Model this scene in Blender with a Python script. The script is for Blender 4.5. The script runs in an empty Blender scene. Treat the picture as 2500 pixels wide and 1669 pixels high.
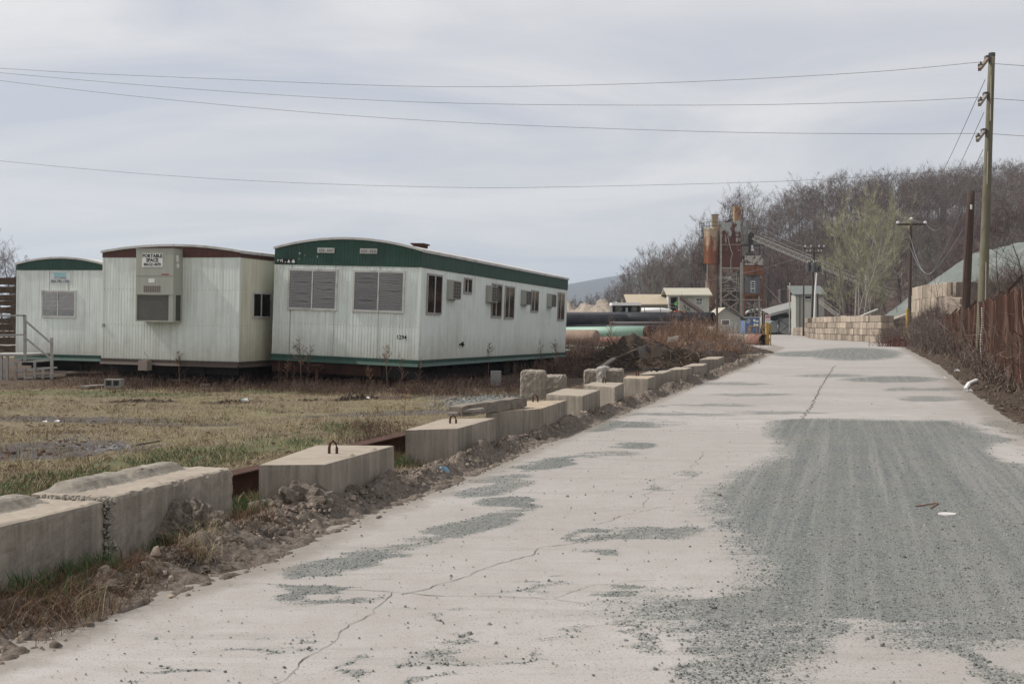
import bpy, bmesh, math, random
import numpy as np
from mathutils import Vector, Matrix, noise, Euler

random.seed(7)
RNG = np.random.default_rng(11)
SC = bpy.context.scene
COL = SC.collection
R = math.radians

# ------------------------------------------------------------------ camera
F, UC, VH, CAM_H = 2780.0, 1250.0, 793.0, 1.62
cam_d = bpy.data.cameras.new('camera'); cam = bpy.data.objects.new('camera', cam_d); COL.objects.link(cam)
cam.location = (0, 0, CAM_H); cam.rotation_euler = (R(90), 0, 0)
cam_d.sensor_width = 36; cam_d.lens = 36 * F / 2500
cam_d.shift_y = -(834.5 - VH) / 2500
cam_d.clip_start = 0.05; cam_d.clip_end = 20000
SC.camera = cam

# ------------------------------------------------------------------ light
SUN_EL = 46.0
az = Vector((-0.98, 0.20, 0)).normalized()
to_sun = Vector((az.x * math.cos(R(SUN_EL)), az.y * math.cos(R(SUN_EL)), math.sin(R(SUN_EL))))
sl = bpy.data.lights.new('sun', 'SUN'); sl.energy = 4.6; sl.angle = R(0.7); sl.color = (1.0, 0.945, 0.88)
so = bpy.data.objects.new('sun', sl); COL.objects.link(so); so.location = (-60, 20, 90)
so.rotation_euler = to_sun.to_track_quat('Z', 'Y').to_euler()

world = bpy.data.worlds.new('World'); SC.world = world; world.use_nodes = True
nt = world.node_tree; nt.nodes.clear()
def wn(t, **k):
    n = nt.nodes.new(t)
    for a, b in k.items(): setattr(n, a, b)
    return n
out = wn('ShaderNodeOutputWorld'); bg = wn('ShaderNodeBackground'); bg.inputs['Strength'].default_value = 0.1
sky = wn('ShaderNodeTexSky'); sky.sky_type = 'NISHITA'; sky.sun_disc = False
sky.sun_elevation = R(SUN_EL); sky.sun_rotation = math.atan2(az.x, az.y); sky.dust_density = 2.5; sky.altitude = 200
tc = wn('ShaderNodeTexCoord'); sep = wn('ShaderNodeSeparateXYZ'); nt.links.new(tc.outputs['Generated'], sep.inputs[0])
zc = wn('ShaderNodeMath', operation='MAXIMUM'); nt.links.new(sep.outputs['Z'], zc.inputs[0]); zc.inputs[1].default_value = 0.0
za = wn('ShaderNodeMath', operation='ADD'); nt.links.new(zc.outputs[0], za.inputs[0]); za.inputs[1].default_value = 0.13
dx = wn('ShaderNodeMath', operation='DIVIDE'); nt.links.new(sep.outputs['X'], dx.inputs[0]); nt.links.new(za.outputs[0], dx.inputs[1])
dy = wn('ShaderNodeMath', operation='DIVIDE'); nt.links.new(sep.outputs['Y'], dy.inputs[0]); nt.links.new(za.outputs[0], dy.inputs[1])
cmb = wn('ShaderNodeCombineXYZ'); nt.links.new(dx.outputs[0], cmb.inputs[0]); nt.links.new(dy.outputs[0], cmb.inputs[1])
mp1 = wn('ShaderNodeMapping'); mp1.inputs['Scale'].default_value = (0.95, 1.35, 1); mp1.inputs['Location'].default_value = (3.1, 0.6, 0)
mp1.inputs['Rotation'].default_value = (0, 0, R(-14)); nt.links.new(cmb.outputs[0], mp1.inputs['Vector'])
n1 = wn('ShaderNodeTexNoise'); n1.inputs['Scale'].default_value = 0.75; n1.inputs['Detail'].default_value = 8; n1.inputs['Roughness'].default_value = 0.52
n1.inputs['Distortion'].default_value = 0.9
nt.links.new(mp1.outputs[0], n1.inputs['Vector'])
cr = wn('ShaderNodeValToRGB'); nt.links.new(n1.outputs['Fac'], cr.inputs[0])
e = cr.color_ramp.elements
e[0].position = 0.33; e[0].color = (5.75, 5.95, 6.7, 1)
e[1].position = 0.62; e[1].color = (8.9, 8.65, 8.5, 1)
e2 = e.new(0.47); e2.color = (7.2, 7.15, 7.4, 1)
mx = wn('ShaderNodeMix'); mx.data_type = 'RGBA'; mx.inputs['Factor'].default_value = 0.93
nt.links.new(sky.outputs[0], mx.inputs['A']); nt.links.new(cr.outputs[0], mx.inputs['B'])
nt.links.new(mx.outputs['Result'], bg.inputs['Color']); nt.links.new(bg.outputs[0], out.inputs[0])

vs = SC.view_settings
vs.view_transform = 'Standard'; vs.look = 'None'; vs.exposure = 0.0; vs.gamma = 1.0; vs.use_curve_mapping = False
cy = SC.cycles
cy.max_bounces = 5; cy.diffuse_bounces = 3; cy.glossy_bounces = 2; cy.transmission_bounces = 3; cy.transparent_max_bounces = 8; cy.volume_bounces = 0
cy.use_adaptive_sampling = False
cy.caustics_reflective = False; cy.caustics_refractive = False
cy.use_denoising = True
try: cy.denoiser = 'OPENIMAGEDENOISE'; cy.denoising_input_passes = 'RGB_ALBEDO_NORMAL'; cy.denoising_prefilter = 'NONE'
except Exception: pass

# ------------------------------------------------------------------ helpers
def X(u, D): return (u - UC) / F * D
def Z(v, D): return CAM_H - (v - VH) / F * D
def P(u, v, D): return Vector((X(u, D), D, Z(v, D)))
def G(u, v, z=0.0):
    D = (CAM_H - z) * F / (v - VH)
    return Vector((X(u, D), D, z))
def U(p): return UC + F * p[0] / p[1]

class MB:
    def __init__(s, mp=None): s.V = []; s.Fc = []; s.MI = []; s.mp = mp
    def _add(s, pts):
        i = len(s.V)
        for p in pts:
            p = Vector(p)
            s.V.append(tuple(s.mp(p)) if s.mp else tuple(p))
        return i
    def face(s, pts, mi=0):
        i = s._add(pts); s.Fc.append(tuple(range(i, i + len(pts)))); s.MI.append(mi)
    def hexa(s, b, t, mi=0):
        i = s._add(list(b) + list(t)); n = len(b)
        s.Fc.append(tuple(range(i + n - 1, i - 1, -1))); s.Fc.append(tuple(range(i + n, i + 2 * n)))
        for k in range(n):
            s.Fc.append((i + k, i + (k + 1) % n, i + n + (k + 1) % n, i + n + k))
        s.MI += [mi] * (n + 2)
    def box(s, x0, x1, y0, y1, z0, z1, mi=0, M=None):
        b = [(x0, y0, z0), (x1, y0, z0), (x1, y1, z0), (x0, y1, z0)]
        t = [(x0, y0, z1), (x1, y0, z1), (x1, y1, z1), (x0, y1, z1)]
        if M is not None: b = [M @ Vector(p) for p in b]; t = [M @ Vector(p) for p in t]
        s.hexa(b, t, mi)
    def ring(s, c, d, r, n, ph=0.0):
        d = Vector(d).normalized(); a = d.orthogonal().normalized() if abs(d.z) < 0.9 else Vector((1, 0, 0))
        a = (a - d * a.dot(d)).normalized(); b = d.cross(a)
        return [Vector(c) + a * (r * math.cos(ph + 6.28318 * k / n)) + b * (r * math.sin(ph + 6.28318 * k / n)) for k in range(n)]
    def tube(s, p0, p1, r0, r1=None, n=8, mi=0, ph=0.0):
        r1 = r0 if r1 is None else r1; d = Vector(p1) - Vector(p0)
        s.hexa(s.ring(p0, d, r0, n, ph), s.ring(p1, d, r1, n, ph), mi)
    def bar(s, p0, p1, w, h=None, mi=0):
        h = w if h is None else h
        p0, p1 = Vector(p0), Vector(p1); d = (p1 - p0).normalized()
        up = Vector((0, 0, 1)) if abs(d.z) < 0.95 else Vector((1, 0, 0))
        a = d.cross(up).normalized() * (w / 2); b = a.cross(d).normalized() * (h / 2)
        s.hexa([p0 - a - b, p0 + a - b, p0 + a + b, p0 - a + b], [p1 - a - b, p1 + a - b, p1 + a + b, p1 - a + b], mi)
    def path(s, pts, r, n=6, mi=0):
        pts = [Vector(p) for p in pts]; rs = r if isinstance(r, (list, tuple)) else [r] * len(pts)
        idx = []
        for k, p in enumerate(pts):
            d = pts[min(k + 1, len(pts) - 1)] - pts[max(k - 1, 0)]
            idx.append(s._add(s.ring(p, d, rs[k], n)))
        for k in range(len(pts) - 1):
            for j in range(n):
                a, b = idx[k], idx[k + 1]
                s.Fc.append((a + j, a + (j + 1) % n, b + (j + 1) % n, b + j)); s.MI.append(mi)
        s.Fc.append(tuple(range(idx[0] + n - 1, idx[0] - 1, -1))); s.Fc.append(tuple(range(idx[-1], idx[-1] + n))); s.MI += [mi, mi]
    def build(s, name, mats, parent=None, smooth=False, kind=None, recalc=True):
        me = bpy.data.meshes.new(name); me.from_pydata(s.V, [], s.Fc)
        mats = mats if isinstance(mats, (list, tuple)) else [mats]
        for m in mats: me.materials.append(m)
        if len(mats) > 1: me.polygons.foreach_set('material_index', s.MI)
        if recalc and len(s.Fc) < 30000 and s.Fc:
            b = bmesh.new(); b.from_mesh(me); bmesh.ops.recalc_face_normals(b, faces=b.faces); b.to_mesh(me); b.free()
        if smooth: me.polygons.foreach_set('use_smooth', [True] * len(me.polygons))
        me.update()
        return link(name, me, parent, kind)

def link(name, me, parent=None, kind=None):
    o = bpy.data.objects.new(name, me); COL.objects.link(o)
    if parent is not None: o.parent = parent
    if kind: o['kind'] = kind
    return o

def npmesh(name, V, Fq, mat, parent=None, kind=None, smooth=False, attrs=None):
    V = np.asarray(V, dtype=np.float32).reshape(-1, 3); Fq = np.asarray(Fq, dtype=np.int32)
    me = bpy.data.meshes.new(name); k = Fq.shape[1]
    me.vertices.add(len(V)); me.vertices.foreach_set('co', V.ravel())
    me.loops.add(Fq.size); me.loops.foreach_set('vertex_index', Fq.ravel())
    me.polygons.add(len(Fq)); me.polygons.foreach_set('loop_start', np.arange(0, Fq.size, k, dtype=np.int32))
    try: me.polygons.foreach_set('loop_total', np.full(len(Fq), k, dtype=np.int32))
    except Exception: pass
    if smooth: me.polygons.foreach_set('use_smooth', np.ones(len(Fq), dtype=bool))
    me.materials.append(mat)
    if attrs:
        for an, av in attrs.items():
            a = me.attributes.new(an, 'FLOAT', 'POINT'); a.data.foreach_set('value', np.asarray(av, dtype=np.float32))
    me.update(calc_edges=True); me.validate()
    if name is None: return me
    return link(name, me, parent, kind)

def thing(name, label, cat, loc=(0, 0, 0), rot=(0, 0, 0), group=None):
    o = bpy.data.objects.new(name, None); COL.objects.link(o); o.location = loc; o.rotation_euler = rot
    o.empty_display_size = 0.2
    return tag(o, label, cat, group)
def tag(o, label, cat, group=None):
    o['label'] = label; o['category'] = cat
    if group: o['group'] = group
    return o
def dup(o, loc=None, rot=None, scale=None, label=None):
    r = o.copy(); COL.objects.link(r)
    if loc is not None: r.location = loc
    if rot is not None: r.rotation_euler = rot
    if scale is not None: r.scale = scale
    if label: r['label'] = label
    for ch in o.children:
        c = ch.copy(); COL.objects.link(c); c.parent = r
        for g in ch.children:
            d = g.copy(); COL.objects.link(d); d.parent = c
    return r

def fbm(x, y, z=0.0, o=4): return noise.fractal(Vector((x, y, z)), 1.0, 2.0, o)
def vnoise(x, y, seed=0):
    x = np.asarray(x, dtype=np.float64); y = np.asarray(y, dtype=np.float64)
    xi = np.floor(x).astype(np.int64); yi = np.floor(y).astype(np.int64); xf = x - xi; yf = y - yi
    def hsh(a, b):
        h = (a * 374761393 + b * 668265263 + seed * 974634777) & 0xffffffff
        h = ((h ^ (h >> 13)) * 1274126177) & 0xffffffff
        return ((h ^ (h >> 16)) & 0xffff) / 65535.0
    u = xf * xf * (3 - 2 * xf); v = yf * yf * (3 - 2 * yf)
    return (hsh(xi, yi) * (1 - u) + hsh(xi + 1, yi) * u) * (1 - v) + (hsh(xi, yi + 1) * (1 - u) + hsh(xi + 1, yi + 1) * u) * v
def vfbm(x, y, seed=0, o=4):
    t = 0; a = 0.5; s = 1.0
    for k in range(o): t = t + a * vnoise(x * s, y * s, seed + k); a *= 0.5; s *= 2.03
    return t / (1 - 0.5 ** o)
def sstep(a, b, x):
    t = np.clip((x - a) / (b - a), 0, 1); return t * t * (3 - 2 * t)

# ------------------------------------------------------------------ materials
class NG:
    def __init__(s, name):
        s.m = bpy.data.materials.new(name); s.m.use_nodes = True; s.t = s.m.node_tree; s.t.nodes.clear()
        s.o = s.t.nodes.new('ShaderNodeOutputMaterial'); s.p = s.t.nodes.new('ShaderNodeBsdfPrincipled')
        s.t.links.new(s.p.outputs[0], s.o.inputs[0])
    def n(s, t, **k):
        x = s.t.nodes.new(t)
        for a, b in k.items(): setattr(x, a, b)
        return x
    def l(s, a, b): s.t.links.new(a, b)
    def coord(s, kind='Object', scale=(1, 1, 1), rot=(0, 0, 0), loc=(0, 0, 0)):
        if kind == 'Pos': c = s.n('ShaderNodeNewGeometry').outputs['Position']
        else: c = s.n('ShaderNodeTexCoord').outputs[kind]
        mpn = s.n('ShaderNodeMapping'); mpn.inputs['Scale'].default_value = scale; mpn.inputs['Rotation'].default_value = rot
        mpn.inputs['Location'].default_value = loc
        if any(rot):   # rotate first, then scale
            mpn.vector_type = 'TEXTURE'; mpn.inputs['Rotation'].default_value = tuple(-q for q in rot); mpn.inputs['Scale'].default_value = tuple(1 / q for q in scale)
        s.l(c, mpn.inputs['Vector']); return mpn.outputs[0]
    def noise(s, vec, scale, detail=4, rough=0.55, dist=0.0):
        x = s.n('ShaderNodeTexNoise'); x.inputs['Scale'].default_value = scale; x.inputs['Detail'].default_value = detail
        x.inputs['Roughness'].default_value = rough; x.inputs['Distortion'].default_value = dist
        s.l(vec, x.inputs['Vector']); return x.outputs['Fac']
    def ramp(s, fac, stops):
        x = s.n('ShaderNodeValToRGB'); s.l(fac, x.inputs[0]); e = x.color_ramp.elements
        while len(e) < len(stops): e.new(0.5)
        for el, (p, c) in zip(e, stops):
            el.position = p; el.color = (c, c, c, 1) if not isinstance(c, (tuple, list)) else (*c[:3], 1)
        return x.outputs[0]
    def mix(s, fac, a, b, mode='MIX'):
        x = s.n('ShaderNodeMix'); x.data_type = 'RGBA'; x.blend_type = mode
        for v, i in ((fac, 'Factor'), (a, 'A'), (b, 'B')):
            if isinstance(v, bpy.types.NodeSocket): s.l(v, x.inputs[i])
            elif i == 'Factor': x.inputs[i].default_value = v
            else: x.inputs[i].default_value = (*v[:3], 1)
        return x.outputs['Result']
    def math(s, op, a, b=0.0):
        x = s.n('ShaderNodeMath', operation=op)
        for v, i in ((a, 0), (b, 1)):
            if isinstance(v, bpy.types.NodeSocket): s.l(v, x.inputs[i])
            else: x.inputs[i].default_value = v
        return x.outputs[0]
    def bump(s, h, strength=0.5, dist=0.02):
        x = s.n('ShaderNodeBump'); x.inputs['Strength'].default_value = strength; x.inputs['Distance'].default_value = dist
        s.l(h, x.inputs['Height']); s.l(x.outputs[0], s.p.inputs['Normal'])
    def fin(s, col, rough=0.8, spec=0.3, metal=0.0):
        if isinstance(col, bpy.types.NodeSocket): s.l(col, s.p.inputs['Base Color'])
        else: s.p.inputs['Base Color'].default_value = (*col[:3], 1)
        if isinstance(rough, bpy.types.NodeSocket): s.l(rough, s.p.inputs['Roughness'])
        else: s.p.inputs['Roughness'].default_value = rough
        s.p.inputs['Specular IOR Level'].default_value = spec; s.p.inputs['Metallic'].default_value = metal
        return s.m

def dim(c, k): return tuple(x * k for x in c)
def pmat(name, col, rough=0.8, var=0.18, scale=4, spec=0.25, metal=0.0, streak=None, samt=0.5, sscale=1.0, dirt=None, damt=0.5, dscale=1.2, bump=0.0, bscale=40, kind='Object', isl=0.0, rnd=0.0):
    g = NG(name); v = g.coord(kind)
    c = g.mix(g.noise(v, scale, 5), dim(col, 1 - var), dim(col, 1 + var))
    if isl or rnd:
        r = g.n('ShaderNodeNewGeometry').outputs['Random Per Island'] if isl else g.n('ShaderNodeObjectInfo').outputs['Random']
        a = isl or rnd
        c = g.mix(1.0, c, g.ramp(r, [(0, 1 - a), (1, 1 + a)]), 'MULTIPLY')
    if dirt: c = g.mix(g.ramp(g.noise(v, dscale, 6, 0.65), [(0.5, 0), (0.68, damt)]), c, dirt)
    if streak:
        vs_ = g.coord(kind, (7 * sscale, 7 * sscale, 0.35 * sscale)); f = g.ramp(g.noise(vs_, 1.6, 5, 0.6), [(0.42, 0), (0.72, samt)]); c = g.mix(f, c, streak)
    if bump: g.bump(g.noise(v, bscale, 6, 0.65), bump, 0.01)
    return g.fin(c, rough, spec, metal)

def rustmat(name, paint, rust=(0.115, 0.042, 0.022), cover=0.5, scale=2.2, kind='Object', dark=(0.045, 0.025, 0.02), sharp=0.05, zst=0.55, zgrad=None):
    g = NG(name); v = g.coord(kind, (1, 1, zst)); nf = g.noise(v, scale, 8, 0.68)
    if zgrad:
        sz = g.n('ShaderNodeSeparateXYZ'); g.l(g.coord(kind), sz.inputs[0]); nf = g.math('ADD', nf, g.math('MULTIPLY', g.math('SUBTRACT', sz.outputs[2], zgrad[0]), zgrad[1]))
    f = g.ramp(nf, [(max(0, 0.62 - cover * 0.32 - sharp), 1), (min(1, 0.62 - cover * 0.32 + sharp), 0)])
    f = g.math('SUBTRACT', 1.0, f)
    rc = g.mix(g.noise(v, scale * 3, 6), dim(rust, 0.55), dim(rust, 1.5)); rc = g.mix(g.ramp(g.noise(v, scale * 1.3, 5), [(0.5, 0), (0.7, 0.8)]), rc, dark)
    st = g.ramp(g.noise(g.coord(kind, (6, 6, 0.5)), 1.5, 4), [(0.45, 0), (0.75, 0.6)])
    pc = g.mix(g.noise(v, 5, 4), dim(paint, 0.85), dim(paint, 1.1)); pc = g.mix(st, pc, dim(rust, 1.6))
    return g.fin(g.mix(f, rc, pc), 0.85, 0.15)
SKIRTB = pmat('dull_brown_skirt', (0.085, 0.066, 0.056), 0.7, 0.3, 3, 0.2, streak=(0.05, 0.04, 0.035), samt=0.6)
WHITE = pmat('painted_siding', (0.715, 0.78, 0.745), 0.55, 0.06, 2, 0.3, streak=(0.36, 0.36, 0.30), samt=0.42, dirt=(0.50, 0.51, 0.45), damt=0.5, dscale=0.55)
WHITE_D = pmat('painted_siding_stained', (0.68, 0.68, 0.56), 0.6, 0.08, 2, 0.3, streak=(0.40, 0.33, 0.20), samt=0.45, dirt=(0.52, 0.47, 0.30), damt=0.55, dscale=0.45)
def splash(m, z0, col=(0.30, 0.26, 0.19)):
    t = m.node_tree; p = [x for x in t.nodes if x.type == 'BSDF_PRINCIPLED'][0]; src = p.inputs['Base Color'].links[0].from_socket; N_ = t.nodes.new
    tc_ = N_('ShaderNodeTexCoord'); sp = N_('ShaderNodeSeparateXYZ'); t.links.new(tc_.outputs['Object'], sp.inputs[0]); nz = N_('ShaderNodeTexNoise'); nz.inputs['Scale'].default_value = 5; nz.inputs['Detail'].default_value = 7; nz.inputs['Roughness'].default_value = 0.7; t.links.new(tc_.outputs['Object'], nz.inputs['Vector'])
    a = N_('ShaderNodeMath'); a.operation = 'MULTIPLY_ADD'; t.links.new(nz.outputs['Fac'], a.inputs[0]); a.inputs[1].default_value = -0.9; t.links.new(sp.outputs[2], a.inputs[2])
    r_ = N_('ShaderNodeMapRange'); t.links.new(a.outputs[0], r_.inputs['Value']); r_.inputs['From Min'].default_value = z0 - 0.45; r_.inputs['From Max'].default_value = z0 + 0.25; r_.inputs['To Min'].default_value = 0.42; r_.inputs['To Max'].default_value = 0.0
    mx_ = N_('ShaderNodeMix'); mx_.data_type = 'RGBA'; t.links.new(r_.outputs[0], mx_.inputs['Factor']); t.links.new(src, mx_.inputs['A']); mx_.inputs['B'].default_value = (*col, 1); t.links.new(mx_.outputs['Result'], p.inputs['Base Color'])
splash(WHITE, 0.73); splash(WHITE_D, 0.73)
GREEN = pmat('green_metal', (0.016, 0.062, 0.046), 0.5, 0.2, 3, 0.35, streak=(0.06, 0.085, 0.07), samt=0.5, dirt=(0.012, 0.03, 0.024), damt=0.5)
BROWN = pmat('brown_metal', (0.095, 0.042, 0.032), 0.6, 0.2, 3, 0.3, streak=(0.05, 0.03, 0.025), samt=0.5)
TRIM = pmat('aluminium_trim', (0.52, 0.52, 0.50), 0.5, 0.15, 6, 0.4, dirt=(0.16, 0.14, 0.11), damt=0.6, dscale=3)
DKTRIM = pmat('dull_window_frame', (0.33, 0.32, 0.30), 0.55, 0.2, 6, 0.4, dirt=(0.15, 0.12, 0.09), damt=0.6, dscale=3)
ROOFM = pmat('roof_metal', (0.50, 0.49, 0.46), 0.5, 0.15, 1, 0.3, dirt=(0.25, 0.2, 0.16), damt=0.5)
UNDER = pmat('undercarriage', (0.022, 0.02, 0.02), 0.85, 0.3, 3, 0.1)
RUSTD = pmat('rusty_steel', (0.07, 0.036, 0.027), 0.85, 0.4, 6, 0.15, dirt=(0.03, 0.018, 0.015), damt=0.8)
RUSTL = pmat('rusty_lifting_loop', (0.10, 0.05, 0.035), 0.85, 0.3, 20, 0.15)
RUBBER = pmat('tyre_rubber', (0.02, 0.02, 0.02), 0.8, 0.2)
DARKIN = pmat('dark_interior', (0.03, 0.028, 0.027), 0.9, 0.3, 2, 0.05)
BLINDD = pmat('dusty_blind_slats', (0.36, 0.325, 0.305), 0.7, 0.15, 3, 0.2)
BLIND = pmat('blind_slats', (0.48, 0.45, 0.425), 0.6, 0.1, 3, 0.3)
ACBEIGE = pmat('air_conditioner_metal', (0.38, 0.39, 0.345), 0.5, 0.06, 3, 0.35, streak=(0.26, 0.24, 0.20), samt=0.3)
COIL = pmat('condenser_coil', (0.075, 0.075, 0.062), 0.7, 0.25, 12, 0.3)
ACGRILL = pmat('grille_grey', (0.24, 0.23, 0.215), 0.6, 0.15, 8, 0.3)
STICK = pmat('white_sticker', (0.74, 0.74, 0.72), 0.6, 0.06)
INK = pmat('black_ink', (0.02, 0.02, 0.022), 0.6, 0.1)
FADED = pmat('faded_sticker', (0.58, 0.63, 0.63), 0.7, 0.12, 9)
TURQ = pmat('faded_turquoise', (0.30, 0.50, 0.52), 0.7, 0.15, 12)
INKF = pmat('faded_ink', (0.07, 0.08, 0.085), 0.7, 0.6, 30)
REDST = pmat('red_sticker', (0.30, 0.10, 0.09), 0.6)
WOODW = pmat('weathered_timber', (0.30, 0.27, 0.24), 0.9, 0.3, 9, 0.1, streak=(0.13, 0.11, 0.09), samt=0.7, bump=0.4, bscale=30)
WOODB = pmat('grey_beam_wood', (0.205, 0.178, 0.15), 0.9, 0.35, 9, 0.1, dirt=(0.08, 0.065, 0.052), damt=0.8, dscale=4, bump=0.6, bscale=25)
WOODD = pmat('dark_timber', (0.085, 0.06, 0.045), 0.9, 0.4, 7, 0.1, dirt=(0.2, 0.16, 0.13), damt=0.6, dscale=3, bump=0.6, bscale=12)
STEPG = pmat('weathered_grey_paint', (0.34, 0.34, 0.33), 0.7, 0.2, 8, 0.2, dirt=(0.20, 0.14, 0.11), damt=0.6, dscale=5)
def glassmat():
    g = NG('window_glass'); t = g.n('ShaderNodeBsdfTransparent'); t.inputs[0].default_value = (0.97, 0.97, 0.97, 1)
    gl = g.n('ShaderNodeBsdfGlossy'); gl.inputs['Roughness'].default_value = 0.05; fr = g.n('ShaderNodeFresnel'); fr.inputs[0].default_value = 1.5
    ms = g.n('ShaderNodeMixShader'); g.l(g.math('MULTIPLY', fr.outputs[0], 1.5), ms.inputs[0]); g.l(t.outputs[0], ms.inputs[1]); g.l(gl.outputs[0], ms.inputs[2])
    g.l(ms.outputs[0], g.o.inputs[0]); return g.m
GLASS = glassmat()
def blockmat(name, col, top=0.0):
    g = NG(name); v = g.coord('Pos')
    c = g.mix(g.noise(v, 2.2, 6, 0.6), dim(col, 0.55), dim(col, 1.42))
    c = g.mix(g.ramp(g.noise(g.coord('Pos', (9, 9, 0.7)), 1.3, 5, 0.6), [(0.42, 0), (0.7, 0.62)]), c, dim(col, 1.7))
    c = g.mix(g.ramp(g.noise(g.coord('Pos', (14, 14, 0.9), loc=(5, 2, 1)), 1.2, 4), [(0.50, 0), (0.75, 0.6)]), c, dim(col, 0.5))
    c = g.mix(g.ramp(g.noise(v, 60, 2), [(0.62, 0), (0.72, 0.45)]), c, dim(col, 0.35))
    g.bump(g.noise(v, 45, 8, 0.7), 0.45, 0.012)
    return g.fin(c, 0.92, 0.15)
BLOCK = blockmat('old_concrete', (0.238, 0.21, 0.175))
BLOCKT = blockmat('tan_concrete', (0.34, 0.275, 0.205)); BLOCKS = pmat('sunlit_concrete_top', (0.325, 0.283, 0.232), 0.92, 0.14, 5, 0.12, dirt=(0.24, 0.205, 0.165), damt=0.7, dscale=2.2, bump=0.4, bscale=45, kind='Pos'); BLOCKK = blockmat('key_concrete', (0.225, 0.203, 0.17))  # BLOCKS: paler tan for upward faces, sunlight put into the colour
BLOCKL = blockmat('pale_concrete', (0.34, 0.325, 0.29))

# ------------------------------------------------------------------ terrain functions
EL = np.array([(3.0, -3.3), (5.6, -2.64), (6.46, -2.42), (7.62, -1.88), (9.5, -1.46), (11.6, -0.80), (15.1, 0.147), (20.2, 1.67), (29.2, 4.31), (44.6, 8.97), (81.9, 19.3), (100, 22.0)])
ER = np.array([(3.0, 3.7), (18.5, 8.3), (25.7, 10.6), (45, 17.0), (69.3, 24.4), (90, 30.8), (100, 34)])
def xL(y): return np.interp(y, EL[:, 0], EL[:, 1])
def xR(y): return np.interp(y, ER[:, 0], ER[:, 1])
def xF(y): return 10.75 + (np.asarray(y) - 23.5) * 0.342          # fence line
def ground_h(x, y):
    x = np.asarray(x, float); y = np.asarray(y, float)
    h = (vfbm(x * 0.8, y * 0.8, 3) - 0.5) * 0.07 + (vfbm(x * 3.1, y * 3.1, 9, 2) - 0.5) * 0.03
    r = np.hypot(x, y); h = h * np.clip(1.2 - r / 300, 0.2, 1)
    inroad = sstep(0.55, 0.2, np.maximum(xL(y) - x, x - xR(y)) + 0.55) * (y < 97) * (y > -5)
    yard = sstep(80, 84, y) * sstep(232, 226, y) * sstep(14, 18, x) * sstep(50, 44, x + 0.02 * (y - 100))
    h = h * (1 - np.maximum(inroad, yard)) - 0.05 * np.maximum(inroad, yard)
    lot = (x < xL(y)) * sstep(0.2, 0.8, xL(y) - x) * (y < 60); h = h + lot * 0.02
    bank = sstep(0.3, 9.5, x - xF(y) - 0.8) * sstep(26, 70, y) * sstep(150, 118, y) * 3.7
    bank2 = sstep(0.0, 2.0, x - xR(y)) * sstep(6, 16, y) * sstep(100, 84, y) * 0.14
    bank = bank + 3.5 * np.exp(-(((x - 36.5) / 3.1) ** 2 + ((y - 89) / 4.5) ** 2)) + 3.2 * np.exp(-(((x - 37.4) / 2.5) ** 2 + ((y - 96.5) / 4.0) ** 2)); bank = np.minimum(bank, 4.2)
    hill = 25 * sstep(37, 74, x - 0.05 * (y - 230)) * sstep(140 + 62 * sstep(98, 66, x), 268, y - 0.25 * np.clip(x - 60, 0, 200) * sstep(70, 100, x)) * np.clip(1 + 0.1 * np.sin(x * 0.06), 0.8, 1.2)
    hill = hill * sstep(1300, 600, r)
    left = 3.0 * sstep(140, 400, y) * sstep(10, -60, x)
    return h + bank + bank2 + hill + left

def axis(lo, hi, d, L0, L1, g):
    a = list(np.arange(lo, hi, d)); s = d; v = lo
    while v > L0: s *= g; v -= s; a.append(v)
    s = d; v = a[int((hi - lo) / d) - 1] if False else max(a)
    while v < L1: s *= g; v += s; a.append(v)
    return np.array(sorted(a))

# patches on the lot, as ellipses on the ground (u, v, ru, rv) measured where they lie
def ell(x, y, c, a, b, ang=0.0):
    dxx = x - c[0]; dyy = y - c[1]; ca, sa = math.cos(ang), math.sin(ang)
    return ((dxx * ca + dyy * sa) / a) ** 2 + ((-dxx * sa + dyy * ca) / b) ** 2
def pxell(x, y, u, v, ru, rv, slope=0.0):
    """ellipse seen at (u,v): converted once to its real ground footprint"""
    u2 = UC + F * x / np.maximum(y, 0.5); v2 = VH + F * CAM_H / np.maximum(y, 0.5)
    return ((u2 - u) / ru) ** 2 + ((v2 - v - slope * (u2 - u)) / rv) ** 2

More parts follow.
